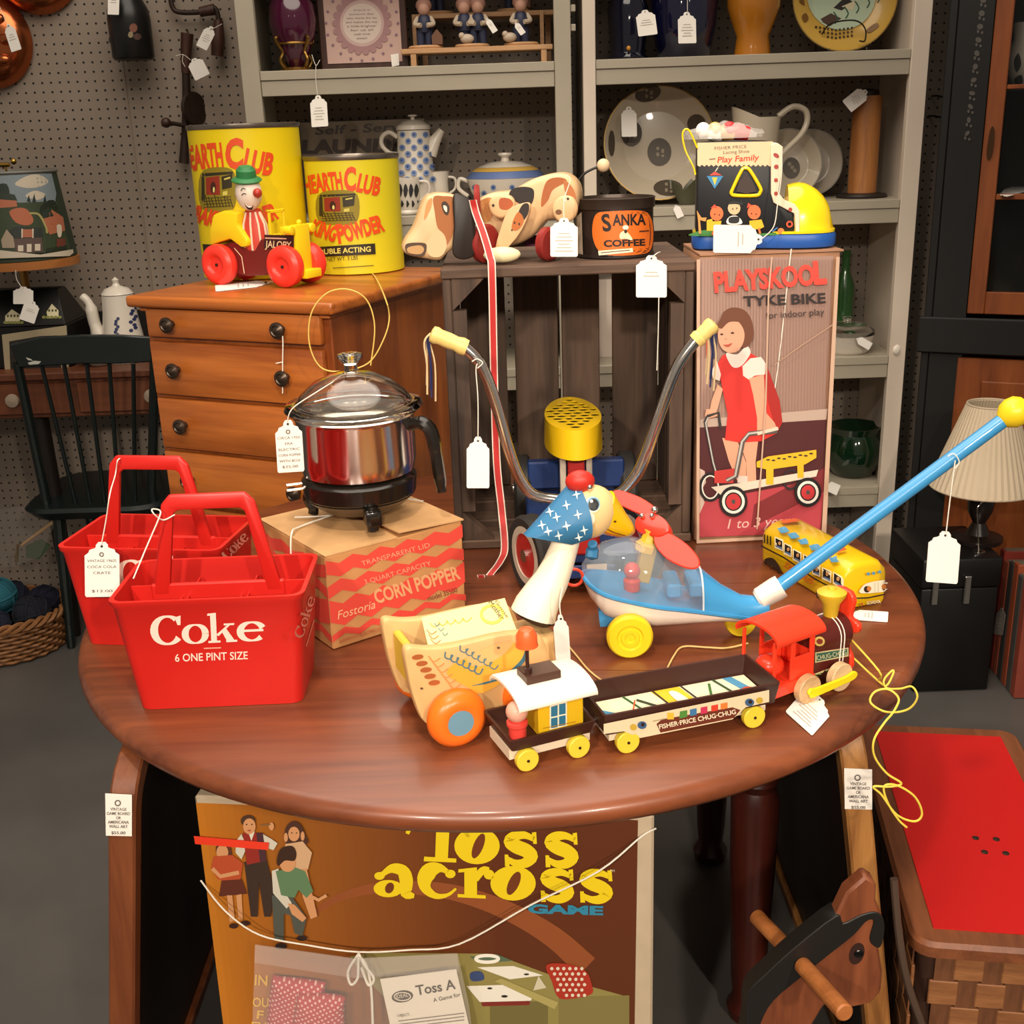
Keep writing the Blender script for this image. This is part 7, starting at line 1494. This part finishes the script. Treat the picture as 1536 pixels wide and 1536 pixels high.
# plate on wire stand
def round_plate(name, label, px, py, rpx, y, z, tilt, m, rimm, lab='plate', grp=None, depth=.02):
    c = D(px, py, y); zc = D(1536*0+768, 768, 1).z*0
    r = (D(px+rpx, py, y).x-D(px-rpx, py, y).x)/2
    o = thing(name, label, lab, (c.x, y, z), 0, grp)
    cz = r*math.cos(rad(tilt)); mm = M.Translation((0, 0, cz+.002)) @ M.Rotation(rad(90-tilt), 4, 'X')
    body = MB().lathe([(r*.4, -.008), (r*.55, -.006), (r*.98, depth-.003), (r, depth), (r*.97, depth+.001), (r*.66, .002), (r*.6, .0), (.001, .0)], 48, m=mm).build('body', m, o, smooth=50)
    MB().torus((0, 0, 0), r*.985, .0022, 48, 6, m=mm @ M.Translation((0, 0, depth))).build('rim', rimm, o)
    return o, body
GLD = mat('gold_edge', '#a8894c', .35, metal=.5)
o, pl_ = round_plate('decorative_plate', 'round yellow rimmed picture plate on a wire stand', 1265, -12, 79, 3.27, ZA, 8, mat('plate_yellow', '#c9a042', .3, coat=.3), GLD)
ms = MeshSurf(pl_)
it = [('#b9cbb0', ell(1262, -8, 52, 53, 36)), ('#4a3222', [(1228, 30), (1246, 20), (1262, 28), (1244, 40)]), ('#241c18', [(1250, 12), (1268, -5), (1280, 4), (1262, 16)]), ('#d9cfae', [(1262, 10), (1285, 0), (1278, 16)]), ('#2f5a44', [q for k in range(5) for q in stroke(sp2([(1252+16*k, 36-8*k), (1256+16*k, 28-8*k), (1250+16*k, 18-8*k)], 3, False), 2)])]
it.append(('#3a2a1c', [rc(1222+6*i, 44+6*j-abs(i-5)*.9, 1225+6*i, 47+6*j-abs(i-5)*.9) for i in range(10) for j in range(4) if (1222+6*i-1265)**2+(50+6*j-4+12)**2 < 75**2])); it.append(('#7a5420', [sp2([(1202, 25), (1208, 20), (1212, 28), (1206, 34)], 3), sp2([(1300, 45), (1314, 35), (1318, 40), (1304, 50)], 3), sp2([(1198, 2), (1204, -2), (1206, 8)], 3)]))
decal('painted_picture', o, ms, it, h0=.0015, L=10)
wst = thing('wire_plate_stand', 'black wire stand under the yellow rimmed picture plate', 'stand', (o.location.x, 3.24, ZA))
b = MB(); bx0 = o.location.x; b.tube(smoothpath([(bx0-.06, 3.24, ZA+.05), (bx0-.04, 3.225, ZA+.075), (bx0+.02, 3.22, ZA+.08), (bx0+.05, 3.225, ZA+.06), (bx0+.05, 3.22, ZA+.03), (bx0+.035, 3.22, ZA+.03)], 5), .002, 6)
for s in (-1, 1): b.tube(smoothpath([(bx0+s*.05, 3.20, ZA+.012), (bx0+s*.05, 3.21, ZA+.003), (bx0+s*.05, 3.33, ZA+.003), (bx0+s*.04, 3.33, ZA+.15)], 4), .002, 6)
b.build('wire', mat('black_wire', '#15120f', .4), wst, world=True)
# big bowl plate
o, pl_ = round_plate('serving_bowl', 'large cream serving bowl with brown transfer medallions', 986, 216, 83, 3.27, ZB_, 12, mat('cream_china', '#b7aa95', .25, coat=.4), GLD, 'bowl', depth=.045)
ms = MeshSurf(pl_)
BRT = '#4a4034'
it = [(BRT, [ell(972, 140, 20, 12, 18, -18), ell(947, 200, 16, 20, 18), ell(989, 228, 18, 21, 20), ell(1002, 282, 22, 12, 18), ell(1045, 185, 14, 14, 14), ell(917, 215, 5, 20, 12)]), ('#8a7d68', [ell(x+5*math.cos(k*2.1), y+6*math.sin(k*2.7), 2.5, 2, 6) for x, y in ((972, 140), (947, 200), (989, 228), (1002, 282)) for k in range(7)])]
decal('transfer_print', o, ms, it, h0=.0015, L=8)
price_tag('white price tag hanging in the large cream bowl', yplane(3.20), (943, 160), (944, 205), 23, [], lines=0)
o, pl_ = round_plate('dessert_plate', 'silver patterned rim plate behind another by the toy shoe', 1213, 252, 48, 3.30, ZB_, 10, mat('grey_china', '#a89c8c', .25, coat=.4), mat('silver_edge', '#8c867c', .3, metal=.5), grp='small silver rimmed plates')
o, pl_ = round_plate('dessert_plate', 'small rimmed plate with dark centre print by the toy shoe', 1180, 258, 50, 3.24, ZB_, 10, mat('cream_china', ''), mat('silver_edge', ''), grp='small silver rimmed plates')
decal('transfer_print', o, MeshSurf(pl_), [('#5a5248', ell(1187, 252, 13, 16, 16)), ('#8c8274', [ell(1184+4*k, 246+5*k, 3, 3, 8) for k in range(3)])], h0=.0015, L=6)
p = at(1130, 3.16, ZB_); o = thing('gravy_boat', 'cream gravy boat with curled handle behind the toy shoe', 'jug', p)
zz = lambda py: D(1130, py, 3.16).z-ZB_
MB().loft([[(c*a-.0, s*b_, z+.02*max(0, -c)*k) for c, s in [(math.cos(2*PI*j/28), math.sin(2*PI*j/28)) for j in range(28)]] for a, b_, z, k in ((.035, .03, .0005, 0), (.03, .025, .02, 0), (.045, .04, .06, 0), (.056, .045, .14, .5), (.066, .045, zz(176), 1.4), (.062, .041, zz(176), 1.4), (.05, .03, .08, 0))]).build('body', mat('cream_china', ''), o, smooth=60)
MB().tube(smoothpath([(.058, 0, zz(176)), (.095, 0, zz(162)), (.128, 0, zz(168)), (.135, 0, zz(185)), (.12, 0, zz(205)), (.085, 0, zz(225)), (.06, 0, zz(240))], 5), .008, 10).build('handle', mat('cream_china', ''), o)
p = at(1292, 3.22, ZB_); pil_ = thing('wooden_pillar', 'tall orange wooden pillar candle holder on a dark disc', 'candle holder', p)
rp_ = (D(1312, 230, 3.22).x-D(1270, 230, 3.22).x)/2; zt3 = D(1292, 144, 3.22).z-ZB_
MB().lathe([(rp_*1.75, 0), (rp_*1.8, .004), (rp_*1.7, .009), (rp_*1.2, .012)], 36).build('disc', mat('dark_disc', '#221a15', .5), pil_)
MB().lathe([(rp_*1.02, .0125), (rp_, .02), (rp_, zt3)], 32).build('column', wood('pillar_wood', '#8a5228', '#b0743c', 'z', 30, .5, stretch=8), pil_)
MB().lathe([(rp_*.8, zt3+.0003), (rp_*.75, zt3+.012), (rp_*.3, zt3+.018)], 24).build('cap', mat('dark_disc', ''), pil_)
price_tag('white price tag on top of the wooden pillar', yplane(3.17), (1300, 136), (1270, 160), 22, [], lines=4)
p = at(1030, 3.17, ZB_); o = thing('leaf_dish', 'small olive green leaf-shaped dish with a tag', 'dish', p)
b = MB(); n = 20
rg = lambda r, z, w: [(r*(1+w*math.cos(5*2*PI*j/n))*math.cos(2*PI*j/n), r*.6*(1+w*math.cos(5*2*PI*j/n))*math.sin(2*PI*j/n), z+w*.06*math.cos(5*2*PI*j/n)) for j in range(n)]
b.loft([rg(.02, .0005, 0), rg(.03, .02, .05), rg(.045, .05, .25), rg(.04, .05, .25), rg(.02, .015, 0)]); b.build('body', mat('olive_glaze', '#4a4a36', .3), o)
price_tag('tiny white tag in front of the olive leaf dish', yplane(3.085), (1013, 308), (1021, 326), 11, [], lines=0)
# lower right shelves
p = at(1268, 3.18, ZC); o = thing('casserole_dish', 'white casserole dish with clear glass lid on the third shelf', 'dish', p)
MB().lathe([(.06, 0), (.068, .01), (.075, .045), (.078, .05), (.07, .05), (.001, .02)], 32).build('body', WCH, o); MB().lathe([(.078, .0505), (.076, .062), (.05, .078), (.012, .082), (.010, .09), (.016, .096), (.001, .098)], 32).build('lid', GLS, o)
price_tag('white card leaning beside the white casserole dish', yplane(3.09), (1285, 508), (1306, 520), 12, [], lines=0)
p = at(1262, 3.36, ZC); o = thing('green_bottle', 'narrow green glass bottle at the back of the third shelf', 'bottle', p)
MB().lathe([(.026, 0), (.028, .01), (.028, .16), (.012, .2), (.012, .25), (.014, .26)], 24).build('body', mat('green_glass', '#2c5a2c', .1, coat=.5), o)
p = at(1278, 3.22, ZD); o = thing('green_glass_bowl', 'dark green glass bowl on the lowest visible shelf', 'bowl', p)
MB().lathe([(.05, 0), (.06, .01), (.085, .05), (.088, .09), (.07, .13), (.078, .15), (.072, .15), (.001, .08)], 36).build('body', mat('dark_green_glass', '#0c2414', .08, coat=.7), o)
price_tag('white card on the lowest shelf beside the tall printed box', Plane((0, 0, ZD+.0005), (0, 0, 1)), (1240, 728), (1258, 736), 16, [], lines=0)
# ================================================================== wall objects at the upper left
COP = mat('copper', '#b8663c', .22, metal=.9, noise=.15, nscale=30)
def mold(label, px, py, r, y=3.492):
    c = D(px, py, y); o = thing('copper_mold', label, 'mold', c, group='copper molds on the pegboard')
    mm = M.Translation(c) @ M.Rotation(rad(90), 4, 'X')
    MB().lathe([(r*1.0, 0), (r*1.02, .004), (r*.98, .012), (r*.93, .03), (r*.75, .05), (r*.4, .058), (.001, .06)], 48, m=mm).build('dome', COP, o, world=True)
    for k in range(8):
        a = 2*PI*k/8; MB().ball(c+V((r*.6*math.cos(a), -.05, r*.6*math.sin(a))), r*.2, .016, r*.13).build('petal', COP, o, world=True)
    MB().ball(c+V((0, -.056, 0)), r*.22, .016, r*.22).build('petal', COP, o, world=True)
mold('round copper mold with petals at the left edge of the pegboard', -18, 62, .125); mold('copper mold cut off at the top of the picture', 52, -52, .125)
price_tag('long white tag hanging on the round copper mold', yplane(3.42), (12, 36), (25, 76), 16, [[(0, 10), (12, 40)]], lines=3)
jp_ = D(196, 50, 3.42); jug = thing('black_jug', 'black painted tin jug hanging on the pegboard', 'jug', D(196, 95, 3.42))
zj = lambda py: D(196, py, 3.42).z
rj = (D(231, 60, 3.42).x-D(168, 60, 3.42).x)/2
BJK = mat('tole_black', '#131313', .35)
MB().lathe([(rj*.9, zj(90)), (rj*.98, zj(86)), (rj, zj(30)), (rj*.95, zj(15)), (rj*.6, zj(-10)), (rj*.55, zj(-30))], 32, m=M.Translation((jp_.x, 3.42, 0))).build('body', BJK, jug, world=True)
MB().ball(D(171, 60, 3.40), .014).build('spout', mat('dull_metal', '#4a4642', .4, metal=.7), jug, world=True)
decal('painted_flower', jug, MeshSurf(jug.children[0]), [('#7a4a38', ell(200, 42, 6, 7, 10)), ('#4a2f28', ell(206, 55, 6, 5, 10)), ('#8a7a5a', ell(196, 52, 4, 5, 8))], h0=.001, L=5)
MB().tube([D(196, -28, 3.42), D(196, -30, 3.495)], .004, 8).build('hook', KN, jug, world=True)
price_tag('white tag hanging on the black jug', yplane(3.34), (171, -14), (170, 22), 17, [], lines=2)
# old hand drill and brace
IRN = mat('rusty_iron', '#33231b', .6, metal=.3, noise=.3, nscale=60); TWD = wood('tool_wood', '#2c170f', '#4a2a1c', 'z', 40, .5)
y = 3.46
ax_ = [D(x, yy, y) for x, yy in ((281, 50), (279, 80), (279, 110), (280, 150), (277, 200), (276, 245))]
drl = thing('hand_drill', 'old iron hand drill with wooden handle hanging on the pegboard', 'tool', ax_[-1])
MB().tube([ax_[0], ax_[1], ax_[2]], [.018, .015, .013], 16).build('handle', TWD, drl, world=True)
MB().tube([ax_[2], ax_[3], ax_[4], ax_[5]], [.011, .012, .009, .015], 14).build('shaft', IRN, drl, world=True)
MB().lathe([(.002, -.006), (.045, -.006), (.047, 0), (.045, .006), (.002, .006)], 32, m=M.Translation(D(291, 163, y+.01)) @ M.Rotation(rad(60), 4, 'Z') @ M.Rotation(rad(90), 4, 'X')).build('gear', IRN, drl, world=True)
MB().tube([D(276, 188, y-.02), D(252, 184, y-.05)], .006, 10).build('crank', IRN, drl, world=True); MB().ball(D(249, 184, y-.055), .014).build('knob', TWD, drl, world=True)
MB().tube([D(281, 46, y), D(281, 46, 3.499)], .003, 6).build('peg_hook', KN, drl, world=True)
brc = thing('bit_brace', 'old carpenters brace with bent crank hanging beside the drill', 'tool', D(327, 84, y))
MB().tube(smoothpath([D(254, -20, y), D(258, 8, y), D(268, 18, y), D(300, 18, y), D(322, 12, y), D(328, 30, y)], 5), .007, 10).build('crank', IRN, brc, world=True)
MB().tube([D(300, 18, y), D(322, 14, y)], [.013, .015], 14).build('grip', TWD, brc, world=True)
MB().tube([D(328, 30, y), D(327, 60, y), D(326, 84, y)], [.012, .019, .017], 14).build('head', TWD, brc, world=True)
MB().tube([D(300, 18, y), D(300, 18, 3.499)], .003, 6).build('peg_hook', KN, brc, world=True)
price_tag('white folded tag tied on the carpenters brace', yplane(3.40), (318, 40), (302, 72), 18, [[(333, 36), (322, 42), (314, 44)]], lines=4)
price_tag('white blank tag tied on the hand drill handle', yplane(3.40), (290, 88), (304, 116), 24, [[(264, 84), (275, 82), (286, 90)], [(275, 82), (274, 92), (278, 100)]], lines=0)
# ================================================================== desk, lamp, coffee pot, chair
DSK = wood('desk_wood', '#4a2716', '#6e3c22', 'x', 18, .45, stretch=12)
DX0, DX1, DY0, DY1, DZ = -2.0, -.72, 3.12, 3.47, .822
desk = thing('writing_desk', 'brown wooden desk with round drawer knob against the pegboard', 'desk', ((DX0+DX1)/2, 3.3, 0))
MB().box(DX0, DX1, DY0-.015, DY1, DZ-.022, DZ).build('top', DSK, desk, bevel=.004, world=True)
MB().box(DX0+.02, DX1-.02, DY0+.002, DY1-.01, DZ-.13, DZ-.023).build('case', DSK, desk, bevel=.002, world=True)
for k in range(2):
    xa = DX0+.35+k*.45; d = MB().box(xa, xa+.43, DY0-.008, DY0+.0015, DZ-.118, DZ-.03).build('drawer', DSK, desk, bevel=.003, world=True)
    cxk = D(24, 607, DY0-.01).x if k == 0 else xa+.21
    MB().lathe([(.008, 0), (.010, .012), (.019, .018), (.018, .026), (.001, .030)], 18, m=mtx((cxk, DY0-.008, DZ-.072), rx=90)).build('knob', mat('desk_knob', '#9a8a78', .4), d, world=True)
LEGD = mat('desk_dark', '#1c1410', .5)
for x in (DX0+.05, D(70, 700, 3.16).x, DX1-.05): MB().lathe([(.012, 0), (.018, .1), (.026, .5), (.024, DZ-.131)], 16, m=M.Translation((x, 3.17, 0))).build('leg', LEGD, desk, world=True)
MB().box(DX0+.3, DX1, 3.44, 3.465, DZ+.0005, DZ+.115).build('gallery', mat('gallery_dark', '#1d1916', .5), desk, world=True)
lx2, ly2 = D(22, 330, 3.27).x, 3.27
lampL = thing('village_lamp', 'lamp with village-painted shade and black house-painted base on the desk', 'lamp', (lx2, ly2, DZ+.001))
zl_ = lambda py: D(22, py, ly2).z-DZ-.001
rb_ = D(112, 385, ly2).x-lx2; rt_ = D(80, 258, ly2).x-lx2
shd = MB().lathe([(rb_, zl_(386)), (rt_, zl_(258)), (rt_-.004, zl_(258)), (rb_-.004, zl_(386))], 64, cap0=False, cap1=False).build('shade', mat('shade_green', '#2f3a2c', .7), lampL)
MB().lathe([(rb_+.004, zl_(399)), (rb_+.005, zl_(387)), (rb_-.006, zl_(387)), (rb_-.006, zl_(399))], 64).build('shade_rim', wood('rim_wood', '#a0602c', '#b97a42', 'x', 10, .5), lampL)
MB().torus((0, 0, zl_(258)), rt_, .005, 48, 6).build('top_rim', mat('rim_grey', '#6b6a62', .5), lampL)
MB().lathe([(.012, .19), (.012, zl_(385))], 16).build('stem', BRS, lampL)
b = MB(); b.tube([(-.03, -.02, zl_(258)+.02), (.02, -.02, zl_(258)+.02)], .006, 8); b.ball((.032, -.02, zl_(258)+.028), .008); b.tube([(0, 0, zl_(258)-.02), (0, 0, zl_(258)+.02)], .003, 6); b.build('finial', mat('gold_finial', '#c9a04a', .25, metal=.9), lampL)
for a in (0, 120, 240): MB().tube([(0, 0, zl_(258)-.002), (rt_*math.cos(rad(a)), rt_*math.sin(rad(a)), zl_(258)-.002)], .002, 6).build('spider', BRS, lampL)
ms = MeshSurf(shd)
it = [('#7f8c92', [(-10, 262), (77, 260), (84, 290), (82, 305), (40, 312), (-10, 290)]), ('#c9bda8', [sp2([(22, 276), (40, 264), (58, 262), (72, 272), (60, 280), (40, 282)], 4), sp2([(38, 294), (52, 286), (68, 292), (56, 300)], 4)]), ('#26332a', [sp2([(-8, 280), (10, 276), (14, 296), (0, 306), (-10, 300)], 3), [(40, 302), (43, 292), (46, 304)], [(48, 303), (51, 290), (54, 304)], [(64, 304), (67, 292), (70, 306)]]),
      ('#39452f', [(-10, 300), (30, 304), (84, 302), (104, 370), (104, 380), (-10, 380)]), ('#232c20', sp2([(60, 310), (80, 300), (92, 330), (84, 340), (64, 326)], 3)), ('#b06a4c', [[(0, 298), (24, 300), (26, 310), (0, 312)], [(62, 326), (78, 315), (94, 326), (97, 346), (74, 352)]]), ('#2e382e', [[(0, 288), (22, 292), (26, 301), (0, 299)], [(62, 320), (72, 310), (80, 324), (64, 328)]]), ('#b5694a', sp2([(14, 318), (26, 312), (40, 314), (50, 330), (42, 338), (24, 334)], 3)), ('#a89c64', stroke(sp2([(44, 320), (58, 322), (68, 340), (70, 350)], 4, False), 3)),
      ('#a3927e', [(2, 360), (10, 344), (22, 358), (22, 372), (4, 372)]), ('#5d4a44', [(20, 356), (62, 354), (64, 378), (24, 380)]), ('#2e3430', [(14, 346), (24, 340), (62, 342), (64, 356), (22, 358)]), ('#b06a4c', rc(32, 344, 50, 356)), ('#d4c6b0', [rc(32, 343, 34, 357), rc(48, 343, 50, 357), sp2([(84, 338), (91, 338), (91, 354), (86, 355)], 2), rc(27, 368, 35, 377), rc(40, 366, 47, 378), rc(52, 366, 60, 376)]), ('#6e3a2c', rc(84, 358, 97, 372)), ('#c9bda8', [(-10, 374), (60, 382), (108, 374), (110, 384), (-10, 388)]), ('#26301f', [ell(72+6*k, 376-k, 4, 4, 8) for k in range(5)])]
decal('painted_village', lampL, ms, it, h0=.001, L=8)
# base
HBX = mat('tole_base', '#100e0d', .4)
xL, xR = D(-40, 500, ly2-.10).x-lx2, D(98, 500, ly2-.10).x-lx2
zc1, zc2 = D(50, 490, ly2-.1).z-DZ-.001, D(50, 432, ly2).z-DZ-.001
MB().box(xL, xR, -.09, .09, 0, zc1).build('base_box', HBX, lampL, bevel=.003)
b = MB(); b.loft([[(xL, -.092, zc1+.0005), (xR, -.092, zc1+.0005), (xR, .092, zc1+.0005), (xL, .092, zc1+.0005)], [(xL+.03, -.03, zc2), (xR-.03, -.03, zc2), (xR-.03, .03, zc2), (xL+.03, .03, zc2)]]); rf = b.build('base_roof', HBX, lampL, bevel=.002)
MB().lathe([(.02, zc2+.0005), (.02, .195)], 12).build('socket', HBX, lampL)
bs = yplane(ly2-.0905); 
decal('painted_panel', lampL, bs, [('#a89a7c', [(3, 502), (100, 488), (104, 560), (8, 560)]), ('#2a2622', [(14, 512), (60, 504), (88, 503), (92, 552), (16, 556)])], h0=.001)
decal('painted_house', rf, MeshSurf(rf), [('#c9c09a', [[(8, 474), (18, 464), (30, 472), (30, 484), (8, 486)], [(70, 468), (78, 456), (88, 466), (88, 476), (72, 478)]]), ('#3a3a24', [ell(12+5*k, 474, 1.6, 2.2, 6) for k in range(4)]+[ell(74+5*k, 466, 1.6, 2.2, 6) for k in range(3)]), ('#7a7a3c', [ell(8+5*k, 484, 3, 2.4, 8) for k in range(6)]+[ell(66+6*k, 476, 3, 2.4, 8) for k in range(5)])], h0=.001, L=6)
price_tag('white square tag on the black lamp base, tilted', yplane(ly2-.16), (50, 452), (40, 482), 24, [[(24, 405), (26, 420), (40, 440)]], lines=2); price_tag('white tag just under the village lampshade', yplane(ly2-.12), (35, 430), (35, 456), 30, [], lines=0)
# coffee pot
p = at(190, 3.25, DZ+.001); p.z = DZ+.001
cp = thing('coffee_pot', 'white coffee pot with blue floral sprigs on the desk', 'coffee pot', p)
zc_ = lambda py: D(190, py, 3.25).z-DZ-.001
rc_ = (D(216, 470, 3.25).x-D(158, 470, 3.25).x)/2
cpb = MB().lathe([(rc_*1.1, 0), (rc_*1.15, .01), (rc_*1.05, .06), (rc_*.85, .14), (rc_*.8, zc_(441)), (rc_*.72, zc_(441)), (.001, .12)], 32).build('body', WCH, cp)
MB().lathe([(rc_*.82, zc_(440)), (rc_*.6, zc_(432)), (.012, zc_(428)), (.008, zc_(424)), (.010, zc_(419)), (.001, zc_(415))], 28).build('lid', WCH, cp)
MB().tube(smoothpath([(-rc_*.95, 0, .05), (-rc_*1.35, 0, .10), (-rc_*1.5, 0, zc_(455)), (-rc_*1.85, 0, zc_(441))], 5), [.022]*5+[.017]*5+[.012]*5+[.009], 14).build('spout', WCH, cp)
decal('floral_print', cp, MeshSurf(cpb), [('#2c335c', [ell(200+4*math.cos(k*1.9), 470+4.2*k-8, 3.2, 2.6, 8) for k in range(9)]+[ell(175+2*math.cos(k*2), 478+4*k, 2.6, 2.6, 8) for k in range(7)])], h0=.001, L=4)
p2 = at(150, 3.20, DZ+.001); p2.z = DZ+.001
sa = thing('saucer_dish', 'small white dish beside the coffee pot on the desk', 'dish', p2); MB().lathe([(.025, 0), (.035, .012), (.05, .035), (.047, .035), (.03, .012), (.001, .008)], 28).build('body', WCH, sa)
# dark green windsor chair
CG = mat('chair_green', '#0c1615', .4, coat=.2)
CYY = 3.0
chair = thing('windsor_chair', 'dark green spindle-back chair pushed up to the desk', 'chair', (D(120, 700, CYY).x, CYY+.2, 0))
q = [(14, 518), (60, 506), (120, 503), (180, 503), (226, 506), (228, 543), (180, 546), (120, 546), (70, 549), (28, 552)]
plate(q, yplane(CYY), -.018, 0).build('crest_rail', CG, chair, bevel=.003, world=True)
ZS = .45
for a, c in (((26, 545), (66, 735)), ((232, 540), (228, 735))):
    A, B = D(*a, CYY+.01), D(*c, CYY+.08); MB().tube([A, B, V((B.x, B.y, ZS))], .013, 10).build('post', CG, chair, world=True)
for a, c in ((62, 110), (96, 132), (130, 154), (164, 176), (200, 200)):
    A, B = D(a, 546, CYY+.01), D(c, 735, CYY+.08); B.z = ZS; MB().tube([A, B], .006, 8).build('spindle', CG, chair, world=True)
sxc = D(165, 740, CYY+.2).x
MB().loft([[(x, y, ZS-.035) for x, y in rrect(.19, .18, .08, 5, sxc, CYY+.22)], [(x, y, ZS-.01) for x, y in rrect(.21, .20, .09, 5, sxc, CYY+.22)], [(x, y, ZS) for x, y in rrect(.20, .19, .09, 5, sxc, CYY+.22)]]).build('seat', CG, chair, world=True)
for sx in (-1, 1):
    for sy in (-1, 1): MB().tube([(sxc+sx*.12, CYY+.22+sy*.12, ZS-.036), (sxc+sx*.14, CYY+.22+sy*.14, .002)], [.018, .012], 10).build('leg', CG, chair, world=True)
decal('painted_emblem', chair, yplane(CYY), [('#b9b9ae', [[(39, 536), (46, 538), (50, 541), (42, 540)], [(42, 544), (52, 541), (62, 542), (58, 546), (44, 547)]])], h0=.001)
# wicker basket with yarn
BXc, BYc = -1.545, 3.12-.02
bk_ = thing('wicker_basket', 'round wicker basket full of dark blue yarn on the floor', 'basket', (BXc, BYc, 0))
WK = mat('wicker', '#8a5c34', .6, noise=.25, nscale=60)
def rbk(z): return .185+.18*z
for k in range(8):
    z = .010+.0125*k; n = 96
    MB().tube([(BXc+(rbk(z)+.005*math.cos(24*2*PI*j/n+PI*(k % 2)))*math.cos(2*PI*j/n), BYc+(rbk(z)+.005*math.cos(24*2*PI*j/n+PI*(k % 2)))*math.sin(2*PI*j/n)*.8, z) for j in range(n+1)], .0052, 6).build('wicker_strand', WK, bk_, world=True)
for k in range(3):
    n = 96; MB().tube([(BXc+(rbk(.12)+.008*math.cos(12*2*PI*j/n+2.1*k))*math.cos(2*PI*j/n), BYc+(rbk(.12)+.008*math.cos(12*2*PI*j/n+2.1*k))*math.sin(2*PI*j/n)*.8, .118+.010*math.sin(12*2*PI*j/n+2.1*k)) for j in range(n+1)], .0065, 6).build('rim_strand', WK, bk_, world=True)
MB().lathe([(.175, .003), (.185, .05), (.19, .10)], 32, m=M.Translation((BXc, BYc, 0)) @ M.Diagonal((1, .8, 1, 1)), cap1=False).build('lining', mat('lining_dark', '#2a1c12', .8), bk_, world=True)
yc = ['#1a1d30', '#12141f', '#1f2a40', '#1d5a68', '#14162a', '#3a4460', '#171a2c']
nm_ = ['dark navy yarn ball at the front of the wicker basket', 'near-black yarn ball in the middle of the wicker basket', 'slate blue yarn ball at the left of the basket', 'teal yarn ball in the wicker basket', 'dark yarn ball at the right of the wicker basket', 'grey blue yarn ball at the back of the basket', 'midnight blue yarn ball in the basket centre back']
for k, (dx, dy, dz_, r) in enumerate(((.035, -.115, .112, .052), (.125, -.03, .115, .055), (-.085, -.10, .112, .055), (.02, .0, .165, .056), (.12, .10, .11, .05), (-.085, .04, .15, .055), (.02, .125, .12, .05))):
    o = thing('yarn_ball', nm_[k], 'yarn', (BXc+dx, BYc+dy*.8, dz_-r), 40*k, 'yarn balls in the wicker basket')
    ym = mat('yarn_'+str(k), yc[k], .9, bump=1, bscale=90); MB().ball((0, 0, r), r, r*.95, r*.9).build('core', ym, o)
    b = MB()
    for j in range(7):
        m = M.Translation((0, 0, r)) @ M.Rotation(j*.45+k, 4, 'X') @ M.Rotation(j*.8, 4, 'Y'); b.torus((0, 0, 0), r*.93, r*.10, 24, 5, m=m @ M.Translation((0, 0, r*.15*math.sin(j))))
    b.build('strand_wrap', ym, o)
lab_ = MB()
kb2 = thing('clear_craft_bag', 'clear plastic bag of knitting tools standing in the basket', 'bag', (BXc+.05, BYc+.05, .2))
FLM2 = mat('film_clear', '#8d8a86', .08, alpha=.10, spec=1)
cb0 = yplane(BYc-.01)
plate([(-10, 765), (30, 760), (86, 765), (84, 782), (60, 835), (20, 850), (-10, 850)], cb0, 0, .0006).build('film', FLM2, kb2, world=True)
MB().tube([cb0.hit(30, 820, -.01), cb0.hit(84, 780, -.01)], [.004, .006], 8).build('needle', mat('needle_wood', '#b08a5c', .5), kb2, world=True)
MB().tube([cb0.hit(22, 845, -.012), cb0.hit(24, 820, -.012), cb0.hit(32, 818, -.012)], .005, 8).build('clasp', BRS, kb2, world=True)
plate([(35, 822), (58, 812), (72, 822), (56, 842), (36, 840)], cb0, -.02, -.016).build('green_card', mat('card_green', '#3a4a30', .6), kb2, world=True)
